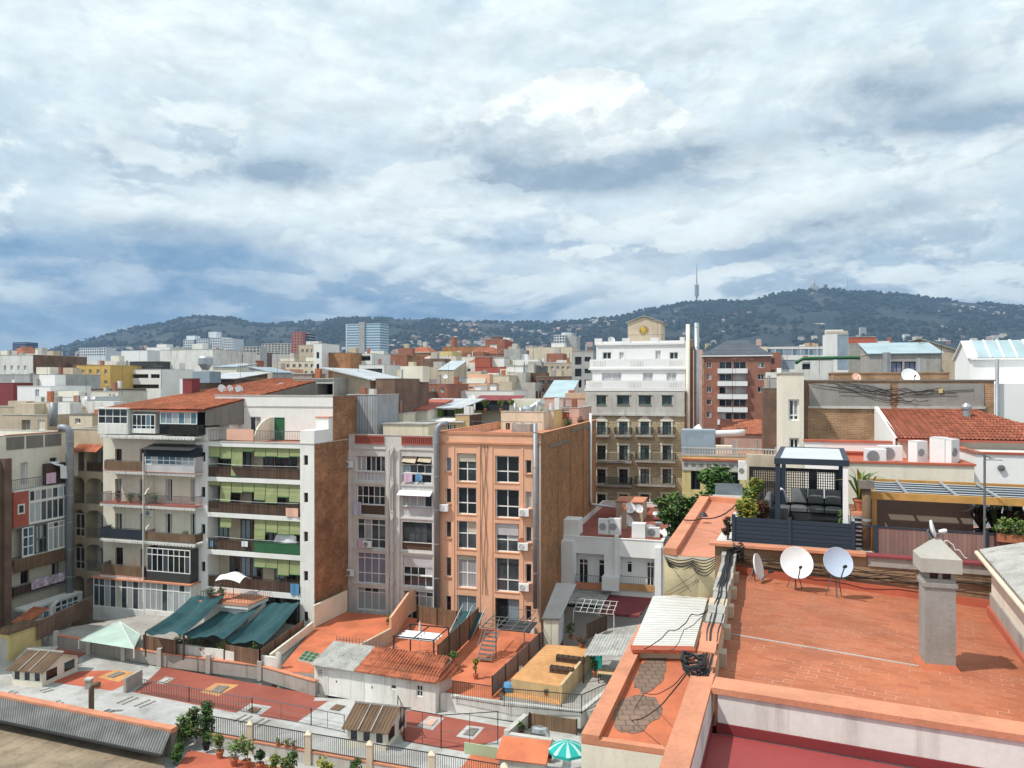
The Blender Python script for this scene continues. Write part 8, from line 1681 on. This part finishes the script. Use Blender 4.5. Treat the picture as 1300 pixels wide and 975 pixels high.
 for i in range(n):m.plate((.4+(W-.4)*i/n+.06,-.1,ze+.06),(.4+(W-.4)*(i+1)/n-.06,-.1,ze+.06),(.4+(W-.4)*(i+1)/n-.06,D*.40,zr+.04),(.4+(W-.4)*i/n+.06,D*.40,zr+.04),.05)
 m.build('skylight',t);m=MB().use('white_clean')
 for i in range(n+1):x=.4+(W-.4)*i/n;m.bar((x,-.15,ze+.06),(x,D*.4,zr+.06),.1)
 m.plate((-.15,-.15,ze+.02),(.36,-.15,ze+.02),(.36,D*.42,zr+.05),(-.15,D*.42,zr+.05),.08);m.plate((-.15,D*.42,zr+.05),(W,D*.42,zr+.05),(W,D+.2,ze),(-.15,D+.2,ze),.08);m.box(0,-.2,ze-.1,W,.0-.003,ze+.02);m.build('roof',t)
 m=MB().use('white_clean');s=f6.s(1262,-3);m.box(s,-3.4,0,W,-.004,f6.z(1280,487,-3));m.build('annex',t);pipe('roof_pipe','grey pole in front of the white skylight house','pipe',[f6.W(f6.s(1266,-3.6),-3.6,12),f6.W(f6.s(1266,-3.6),-3.6,f6.z(1266,456,-3.6))],.10,'duct')
right_group()
blk('concrete workshop with a pale glass roof behind the brick gable',1104,1195,449,86,7,'concrete',roof='shed',rm='glass_roof',rise=1.6,wins=[(1130,1164,2,459,473,.85,.3,'frame_dark',['door_blue'])],left='concrete')
blk('cream brown gabled workshop wall right of the pale glass roof',1170,1216,446,92,6,'beige',roof='side',rm='concrete',rise=1.6)
blk('white and blue lift tower on the roofs behind the brick gable',1049,1077,423,150,7,'white',par=.2,wins=[(1063,1077,1,424,470,.98,.05,'grey_blue',['grey_blue'])])
blk('olive grey roof building with a dark red top behind the lift tower',1076,1140,436,160,8,'concrete',par=.3,hut=[(1078,1112,428,2,'red_wall')])
blk('long pale blue glazed low building behind the red brick block',972,1050,440,215,10,'white',par=.3,wins=[(974,1048,7,443,451,.95,.1,'grey_blue',['grey_blue','glass_blue']),(974,1048,4,457,469,.95,.1,'grey_blue',['grey_blue'])])
blk('white roof plant room with green pipes in front of the blue glazed building',1012,1058,457,120,6,'white_worn',par=.4,wins=[(1015,1032,1,460,469,.6,.3,'frame_dark',GD)])
pipe('roof_duct','long dark green pipe run over the roofs behind the brick gable','pipe',[P(1010,461,100),P(1020,455,100),P(1080,454,100),P(1150,455,98),P(1214,452,96)],.22,'frame_green',n=8)
for i,(px,py,Y,h,lab)in enumerate([(305,499,90,4,'thin aerial above the white parapet wall'),(352,488,90,4,'thin aerial near the roof skylight gable'),(560,520,90,3,'thin aerial beside the lime green cabin'),(590,508,112,4,'white roof aerial left of the palm trough'),(647,512,118,5,'thin aerial behind the right end of the palm trough'),(700,500,120,4,'thin aerial over the pale glass skylight'),(775,434,104,3,'thin aerial on the top terrace of the ornate block'),(835,434,104,3,'thin aerial right of the sun emblem gable'),(900,545,90,4,'thin aerial near the white lying duct'),(1040,474,60,4,'thin aerial left above the brick gable'),(1195,474,44,2,'thin aerial above the right plaster panel'),(205,493,100,3,'short aerial on the front of the orange tiled roof'),(60,492,110,3,'thin aerial on the small white roof house'),(110,507,108,3,'thin aerial by the low white house with lilac door'),(128,475,140,5,'thin aerial in front of the yellow block'),(520,452,190,8,'tall aerial above the ribbed brick block'),(610,452,180,8,'tall aerial left of the red terrace building'),(455,481,86,3,'short aerial on the tilted zinc roof')]):antenna(P(px,py,Y),h,lab,rnd.uniform(0,180))
for i,(px,py,Y,r,lab)in enumerate([(603,489,125,.8,'pair of small round dishes in the middle distance, left one'),(608,489,125,.8,'pair of small round dishes in the middle distance, right one'),(565,478,140,.8,'small white dish below the zinc skylight roof'),(598,504,105,.9,'pale orange dish on the low white roof'),(108,505,104,.5,'small dish left of the low white house door'),(118,505,104,.5,'small dish near the brown roof shacks'),(776,432,106,.9,'white dish on the top terrace of the ornate block'),(938,580,82,.0,'')]):
 if r:p=P(px,py,Y);dish(V(p.x,p.y,p.z-.9),r*.55,165,25,lab,mast=.9)
rg_=random.Random(77)
for i in range(64):
 px,Y=rg_.choice((rg_.uniform(0,740),rg_.uniform(0,740),rg_.uniform(890,1210))),rg_.uniform(110,240);p=P(px,rg_.uniform(456,482)-(Y-110)*.06,Y);p.z-=2.5;antenna(p,rg_.uniform(4,6.5),'thin television aerial standing among the crowded roofs behind the courtyard',rg_.uniform(0,180),group='look-alike aerials among the crowded roofs')
p=P(952,592,31);dish(V(p.x,p.y,p.z-.5),.27,170,22,'round white dish left of the dark lattice screen',mast=.5)
# hills, far city, haze
from mathutils import noise as mn
RID=[(-500,452),(-60,449),(60,446),(80,441.5),(110,432),(150,421),(190,413),(215,408),(235,404),(262,402),(290,404),(320,409),(360,411),(385,409),(410,407),(440,405),(480,405),(520,405.5),(545,405),(562,407),(590,409.5),(620,409),(650,410.5),(700,410),(740,407),(780,402),(830,392),(870,385),(910,382.5),(950,381),(985,374),(1020,369),(1060,368),(1100,370),(1140,374),(1190,380),(1240,385),(1300,389),(1500,400),(1900,430)]
def ridge(px):
 for(a,ya),(b,yb)in zip(RID[:-1],RID[1:]):
  if a<=px<=b:t=(px-a)/(b-a);t=t*t*(3-2*t)*.5+t*.5;return ya+(yb-ya)*t
 return 452
YB,YR=2300.0,4700.0
def hill(px,Y):
 zr=H+(CY-ridge(px))*YR/F;g=terr(Y)
 t=max(0.0,min(1.0,(Y-YB)/(YR-YB)));s=t*t*(3-2*t)*.55+t*t*.45
 X=(px-CX)*Y/F;amp=max(0,zr-terr(YR))
 if Y>YR:s=max(0,1-(Y-YR)/1500)
 n=mn.noise(V(X/420,Y/420,0))*.5+mn.noise(V(X/170,Y/170,3))*.25+mn.noise(V(X/70,Y/70,3))*.10
 env=math.sin(math.pi*min(1,t))if Y<=YR else 0
 return g+amp*(s+.24*n*env)if Y<=YR else g+amp*s
def hills():
 pxs=[-420+8*i for i in range(270)];ys=[YB-150+(YR-YB+150)*i/40 for i in range(41)]+[YR+300,YR+900,YR+1600]
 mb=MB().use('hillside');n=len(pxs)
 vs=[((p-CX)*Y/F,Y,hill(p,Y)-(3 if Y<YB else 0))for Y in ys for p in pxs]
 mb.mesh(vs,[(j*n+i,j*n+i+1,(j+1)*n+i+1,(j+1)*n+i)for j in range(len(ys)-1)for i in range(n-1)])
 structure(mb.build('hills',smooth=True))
 rg=random.Random(5);w=MB();cnt=0
 while cnt<9000:
  px=rg.uniform(40,1360);Y=YB+(YR+20-YB)*(rg.random()**.6);z=hill(px,Y);X=(px-CX)*Y/F
  d=mn.noise(V(X/260,Y/330,9))+.5*mn.noise(V(X/90,Y/90,2))
  thr=.12 if px<330 else(-.18 if px>780 else-.02)
  if z-terr(Y)<12 or(d<thr and rg.random()>.06):continue
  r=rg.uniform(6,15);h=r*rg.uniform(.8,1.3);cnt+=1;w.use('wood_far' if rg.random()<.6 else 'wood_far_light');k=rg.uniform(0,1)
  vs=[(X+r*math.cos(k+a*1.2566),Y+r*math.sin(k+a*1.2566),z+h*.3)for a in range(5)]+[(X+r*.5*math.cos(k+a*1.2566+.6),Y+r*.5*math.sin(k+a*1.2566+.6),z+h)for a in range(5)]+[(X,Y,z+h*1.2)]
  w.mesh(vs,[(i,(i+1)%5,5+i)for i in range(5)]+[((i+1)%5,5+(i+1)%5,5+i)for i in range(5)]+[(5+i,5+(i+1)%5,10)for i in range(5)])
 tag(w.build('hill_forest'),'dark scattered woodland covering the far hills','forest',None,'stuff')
hills()
WC=[('white','white_worn'),('cream','cream_pale'),('buff','cream'),('beige','beige'),('grey','grey'),('pink','pink'),('salmon','salmon'),('brick red','brick_red'),('brown','brick_brown'),('stone grey','concrete_pale'),('ochre','yellow_pale'),('bright white','white_clean')]
MATW=[2,4,4,4,2,2,1,3,2,3,2,1]
def fbox(mb,X,Y,z0,w,d,h,wm,a,rg,rm,detail=True,kind=0):
 c,s=math.cos(R(a)),math.sin(R(a))
 def T(x,y,z):return(X+x*c-y*s,Y+x*s+y*c,z)
 def bx(x0,y0,za,x1,y1,zb):mb.hexa([T(x0,y0,za),T(x1,y0,za),T(x1,y1,za),T(x0,y1,za),T(x0,y0,zb),T(x1,y0,zb),T(x1,y1,zb),T(x0,y1,zb)])
 mb.use(wm);bx(-w/2,0,z0,w/2,d,z0+h);zt=z0+h
 mb.use(rm)
 if kind==1:e=[T(-w/2-.4,-.4,zt+.01),T(w/2+.4,-.4,zt+.01),T(w/2+.4,d+.4,zt+.01),T(-w/2-.4,d+.4,zt+.01)];A,B=T(-w/4,d/2,zt+2.2),T(w/4,d/2,zt+2.2);mb.face([e[0],e[1],B,A]);mb.face([e[1],e[2],B]);mb.face([e[2],e[3],A,B]);mb.face([e[3],e[0],A])
 else:
  bx(-w/2+.3,.3,zt+.003,w/2-.3,d-.3,zt+.02);mb.use(wm)
  for q in((-w/2,0,w/2,.25),(-w/2,d-.25,w/2,d),(-w/2,.251,-w/2+.25,d-.251),(w/2-.25,.251,w/2,d-.251)):bx(q[0],q[1],zt+.001,q[2],q[3],zt+.9)
  if kind>=2:hx=rg.uniform(-w*.3,w*.1);mb.use(rg.choice(['white_worn','cream','concrete_pale',wm]));bx(hx,d*.3,zt+.021,hx+w*.3,d*.6,zt+2.6)
  if kind==3:mb.use('iron_grey');bx(w*.2,d*.4,zt+.021,w*.2+.12,d*.4+.12,zt+4.5)
 if detail:
  mb.use('far_pane');nf=max(1,int(h/3.2));nw=max(2,int(w/3.0))
  for f in range(max(0,nf-5),nf):
   for i in range(nw):
    if rg.random()<.12:continue
    x=-w/2+w*(i+.5)/nw;z=z0+f*3.2+1.1+(h-nf*3.2);ww=rg.choice((.5,.55,.8))
    bx(x-ww,-.04,z,x+ww,-.002,z+1.5)
LM=[(0,'at the left edge'),(75,'left of the yellow ochre block'),(118,'above the yellow ochre block'),(175,'over the white office block'),(235,'near the large blank pale wall'),(285,'above the round water tank'),(335,'left of the orange brick wall'),(425,'above the orange brick wall'),(462,'under the glass tower'),(505,'behind the ribbed brick block'),(550,'behind the pink roofed white house'),(590,'over the long low brick building'),(628,'by the red brown brick tower'),(690,'over the long cream wall'),(740,'left of the ornate block'),(890,'right of the steel flue'),(935,'above the slate grey roof'),(1010,'behind the blue glazed building'),(1063,'by the white and blue lift tower'),(1115,'behind the dark red topped roof'),(1160,'behind the pale glass workshop roof'),(1215,'left above the white skylight house'),(1275,'above the white skylight house')]
def far_city():
 rg=random.Random(11);used={}
 def label(px,col,fl,kind,dist,wide):
  place=min(LM,key=lambda q:abs(q[0]-px))[1];ft=['flat roofed','hip roofed','hut topped','mast topped'][kind];size='broad' if wide>1 else('slim' if wide<.75 else '')
  for s in(f'{col} {ft} house {place}',f'{size} {col} {ft} house {dist} {place}',f'{size} {col} {ft} {fl} storey house {dist} {place}'):
   s=' '.join(s.split())
   if s not in used:used[s]=1;return s,None
  return s,'look-alike '+s
 def row(Y,sp,n_max,skip):
  k=0;px=-15+rg.uniform(0,10)
  while px<1315 and k<n_max:
   w=rg.uniform(10,19)*(1 if Y<500 else 1.15);wp=w*F/Y;x=px+wp/2;px+=wp*rg.uniform(1.0,sp)
   if any(a<x<b for a,b in skip):continue
   ci=rg.choices(range(len(WC)),MATW)[0];col,wm=WC[ci];kind=rg.choices((0,1,2,3),(4,2,4,2))[0];h=rg.choice((14,16,18,20,22,24))+rg.uniform(-1,1);yy=Y*rg.uniform(.97,1.03)
   top=CY-(terr(yy)+h-H)*F/yy
   if top<441:h-=(441-top)*yy/F
   mb=MB();fbox(mb,0,0,0,w,rg.uniform(9,13),h,wm,0,rg,'roof_tile_old' if kind==1 else rg.choice(['roof_grey','terracotta_fade','concrete']),True,kind)
   l,g=label(x,col,['','single','two','three','four','five','six','seven','eight'][int(h/3.2)],kind,'nearby' if Y<300 else('further back' if Y<480 else 'far back'),w/14)
   simple('town_house',l,'house',mb,((x-CX)*yy/F,yy,terr(yy)),A0+rg.choice((0,0,0,12)),g or 'houses of the far city');k+=1
 sk=[(748,888)]
 for i in range(95):
  x0,x1=rg.choice([(15,150),(205,400),(500,735),(505,735),(885,1000),(1040,1215)]);x=rg.uniform(x0,x1);yy=rg.uniform(118,235);top=503-50*((yy-118)/117)**.7+rg.uniform(-7,9);w=rg.uniform(4,10)
  if x>880:yy=rg.uniform(205,300);top=rg.uniform(444,462)
  if x<215 and yy<180:continue
  z=H-(top-CY)*yy/F;ci=rg.choices(range(len(WC)),[2,3,4,4,2,2,2,3,3,3,2,1])[0];col,wm=WC[ci];kind=rg.choices((0,1,2,3),(5,1.6,5,3))[0];mb=MB();fbox(mb,0,0,0,w,rg.uniform(4,7),z-terr(yy),wm,0,rg,'roof_tile_old' if kind==1 else rg.choice(['roof_grey','terracotta_fade','sheet_zinc','concrete']),True,kind)
  l,g=label(x,col,['','single','two','three','four','five','six','seven','eight','nine','ten'][min(10,int((z-terr(yy))/3.2))],kind,'close behind the courtyard',w/14)
  simple('town_house',l,'house',mb,((x-CX)*yy/F,yy,terr(yy)),A0+rg.choice((0,0,90)),g or 'houses of the far city')
 row(235,1.5,30,sk+[(120,300),(395,520),(560,730),(890,1215)]);row(330,1.35,44,sk+[(150,275),(610,660)]);row(430,1.25,60,sk);row(560,1.2,75,sk)
 mb=MB()
 for Y in(690,800,930,1100,1300,1550,1850,2200,2600,3000):
  px=-20
  while px<1320:
   w=rg.uniform(12,26);wp=w*F/Y;x=px+wp/2;px+=wp*rg.uniform(1.0,1.35)
   if 755<x<868:continue
   h=rg.uniform(12,24)+(rg.random()<.06)*rg.uniform(5,16);yy=Y*rg.uniform(.94,1.06);z=hill(x,yy)if yy>YB else terr(yy)
   if yy>YB and(rg.random()<.5 or ridge(x)>438):continue
   ci=rg.choices(range(len(WC)),MATW)[0];fbox(mb,(x-CX)*yy/F,yy,z-4,w,12,h+4,WC[ci][1],A0+rg.choice((0,0,20)),rg,rg.choice(['roof_tile_old','roof_grey','concrete']),Y<1400,rg.choice((0,1,2))if Y<1400 else rg.choice((0,1)))
 for(x0,x1,y0,y1,n)in[(495,625,2500,3600,130),(640,740,2600,4300,60),(560,610,3800,4550,40),(700,780,4000,4600,26),(1160,1300,2500,3400,60),(1190,1300,3900,4500,45),(880,1050,2400,2900,50),(300,400,2400,3000,40),(830,960,3000,4200,18),(1060,1160,2500,3000,30),(980,1075,4450,4650,8)]:
  for i in range(n):
   x=rg.uniform(x0,x1);yy=rg.uniform(y0,y1);w=rg.uniform(12,26);fbox(mb,(x-CX)*yy/F,yy,hill(x,yy)-5,w,12,rg.uniform(11,18),rg.choice(['white_worn','beige','beige','cream','pink','concrete']),rg.uniform(-40,40),rg,rg.choice(['roof_tile_old','white_worn','roof_tile_old']),False,rg.choice((0,1)))
 tag(mb.build('distant_houses'),'dense mass of tiny pale houses spreading to the foot of the hills','city',None,'stuff')
far_city()
def landmarks():
 def tower(name,label,x0,x1,y0,yb,Y,dep,wall,rows,pane='far_pane',cols=1,core=None,a=A0,fill=.5,cat='tower block',roofbox=None,cw=.94):
  fr=Frame((x0+x1)/2,Y,a,terr(Y));t=thing(name,label,cat,fr.o,a);a0,a1=fr.s(x0),fr.s(x1);zt=fr.z((x0+x1)/2,y0);wm=MB().use(wall).box(a0,0,0,a1,dep,zt);zb=fr.z((x0+x1)/2,yb)
  for i in range(rows):
   z0=zb+(zt-zb)*(i+.25)/rows;z1=zb+(zt-zb)*(i+.25+fill)/rows;m=MB().use(pane)
   for c in range(cols):
    w=(a1-a0)/cols
    if cols==1:m.box(a0+w*.03,-.12,z0,a1+.12,dep*.95,z1);m.build('window_band',t)
    else:wm.use(pane).box(a0+w*(c+.5-cw/2),-.12,z0,a0+w*(c+.5+cw/2),-.004,z1)
  wm.build('wall',t)
  if core:c0,c1,cm,cy_=core;MB().use(cm).box(fr.s(c0),-1.5,0,fr.s(c1),-.2,fr.z((c0+c1)/2,cy_)).build('lift_core',t)
  if roofbox:
   for(r0,r1,ry,rm_)in roofbox:MB().use(rm_).box(fr.s(r0),dep*.2,zt+.01,fr.s(r1),dep*.7,fr.z((r0+r1)/2,ry)).build('roof_box',t)
  return fr,t
 mat('tower_band',(.16,.30,.42),rough=.25,spec=.6);mat('tower_white',(.62,.66,.70),var=.03);mat('cube_blue',(.03,.06,.14),rough=.3);mat('tower_red',(.42,.17,.14),var=.1)
 tower('office_tower','glassy blue green office tower with a grey central core',439,482.5,411,447,900,22,'tower_white',11,'tower_band',core=(456,463.5,'grey',409),fill=.55)
 tower('apartment_tower','reddish slim tower block beside a long grey block',370,384,421,450,900,16,'tower_red',8,cols=4,cw=.4);tower('office_tower','dark narrow glass tower touching the reddish tower',384.5,393,423,450,905,14,'grey_blue',8,'glass_dark');tower('office_block','long grey office block left of the reddish tower',332,369,436,450,920,14,'concrete_pale',5,cols=9,cw=.6)
 for i,(x0,x1,y0,lab,rb)in enumerate([(233,246.5,431,'white apartment slab, leftmost of four in a staggered row',[(234,245,426,'tower_white')]),(249,264,430,'white apartment slab, second from left in a staggered row',None),(267,282,428,'white apartment slab with a tall roof box in a staggered row',[(262,272,421,'tower_white')]),(284,297,430,'white apartment slab, rightmost of four in a staggered row',None)]):tower('apartment_slab',lab,x0,x1,y0,452,700-i*6,14,'tower_white',7,'far_pane',5,cw=.5,roofbox=rb)
 for x0,x1,lab in[(246.6,248.9,'dark blue stair shaft between the first two white slabs'),(264.1,266.9,'dark blue stair shaft between the middle white slabs'),(282.1,283.9,'dark blue stair shaft before the last white slab')]:tower('stair_shaft',lab,x0,x1,431,452,698,10,'cube_blue',1,fill=.1)
 tower('office_block','dark blue cube building alone on the left horizon',16,33,434.5,446,900,16,'cube_blue',4,'grey_blue',fill=.2);tower('apartment_block','long low white block with many windows on the left horizon',100,134,441.5,452,800,14,'tower_white',3,cols=12,cw=.5);tower('apartment_tower','white and grey tower with vertical stripes behind the long cream wall',703,717,425,446,700,16,'tower_white',6,cols=4,cw=.6);tower('apartment_tower','ribbed grey half of the striped tower behind the long cream wall',717.5,732,427,446,702,16,'concrete_pale',1,'grey',cols=6,fill=.95,cw=.5,roofbox=[(712,724,422,'tower_white')]);tower('apartment_block','grey apartment block right of the white slabs',299,330,440,451,780,12,'concrete_pale',3,cols=7,cw=.6)
 t=thing('communications_tower','slender communications tower on the ridge left of the church hill','tower',P(884.5,386,YR)-V(0,0,12));k=YR/F;m=MB().use('concrete_pale');m.tube([(0,0,0),(0,0,26*k)],5.0,8);m.build('shaft',t);m=MB().use('grey')
 for z in(12.5,15,17.5,20,22.5,25):m.lathe([(3,z*k),(13.5,z*k),(13.5,(z+1.9)*k),(3,(z+1.9)*k)],(0,0,0),8)
 m.build('platform',t);m=MB().use('grey');m.tube([(0,0,26*k),(0,0,40*k),(0,0,53*k)],[4.4,3.0,1.6],6);m.build('mast',t);m=MB().use('grey')
 for an in(90,210,330):m.bar((4*math.cos(R(an)),4*math.sin(R(an)),12*k),(100*math.cos(R(an)),100*math.sin(R(an)),-6),.5)
 m.build('guy_wire',t)
 t=thing('hilltop_church','pale spired church on top of the highest hill','church',P(1034,370,YR-20));m=MB().use('concrete_pale');m.box(-34,0,-12,34,26,24);m.build('nave',t)
 for x,h,w in((0,82,16),(-20,56,10),(20,56,10),(-36,30,9),(36,30,9)):m=MB().use('concrete_pale');m.box(x-w/2,4,0,x+w/2,4+w,h*.6);m.lathe([(w*.7,h*.6),(0,h)],(x,4+w/2,0),4);m.build('spire',t)
 t=thing('water_tower','dark stubby tower right of the hilltop church','tower',P(1048,369,YR-10));MB().use('concrete_dark').tube([(0,0,-5),(0,0,24),(0,0,25),(0,0,36)],[7,7,12,12],8).build('shaft',t)
 for px,py,hh,lab in[(1076,369,90,'thin radio mast standing right of the hilltop church'),(262,404,42,'radio mast on the left hill top'),(257,404,24,'shorter mast beside the one on the left hill top'),(1105,371,30,'small mast on the right shoulder of the hill')]:
  m=MB().use('grey');m.tube([(0,0,-5),(0,0,hh)],[2.0,1.0],5);simple('radio_mast',lab,'mast',m,P(px,py,YR))
 for px,py,w,lab in[(1122,373,30,'white hilltop building on the right shoulder'),(260,404,40,'low white station building on the left hill top'),(950,383,20,'tiny white hilltop house left of the church')]:
  m=MB().use('white_clean');m.box(-w/2,0,-8,w/2,15,12);m.box(-w/6,2,12.01,w/4,10,20);simple('hilltop_house',lab,'house',m,P(px,py,YR-15))
landmarks()
def haze():
 m=bpy.data.materials.new('haze');m.use_nodes=True;nt=m.node_tree;nt.nodes.clear();w=N(nt);o=w.n('ShaderNodeOutputMaterial');v=w.n('ShaderNodeVolumePrincipled')
 v.inputs['Color'].default_value=(.36,.57,.88,1);v.inputs['Density'].default_value=HAZE;v.inputs['Anisotropy'].default_value=0.1
 w.L.new(v.outputs[0],o.inputs['Volume']);MATS['haze']=m;mb=MB().use('haze');mb.box(-9500,-90,-1.2,9500,7400,790);b=mb.build('haze');b['kind']='stuff';b.display_type='WIRE'
HAZE=.000095
haze()
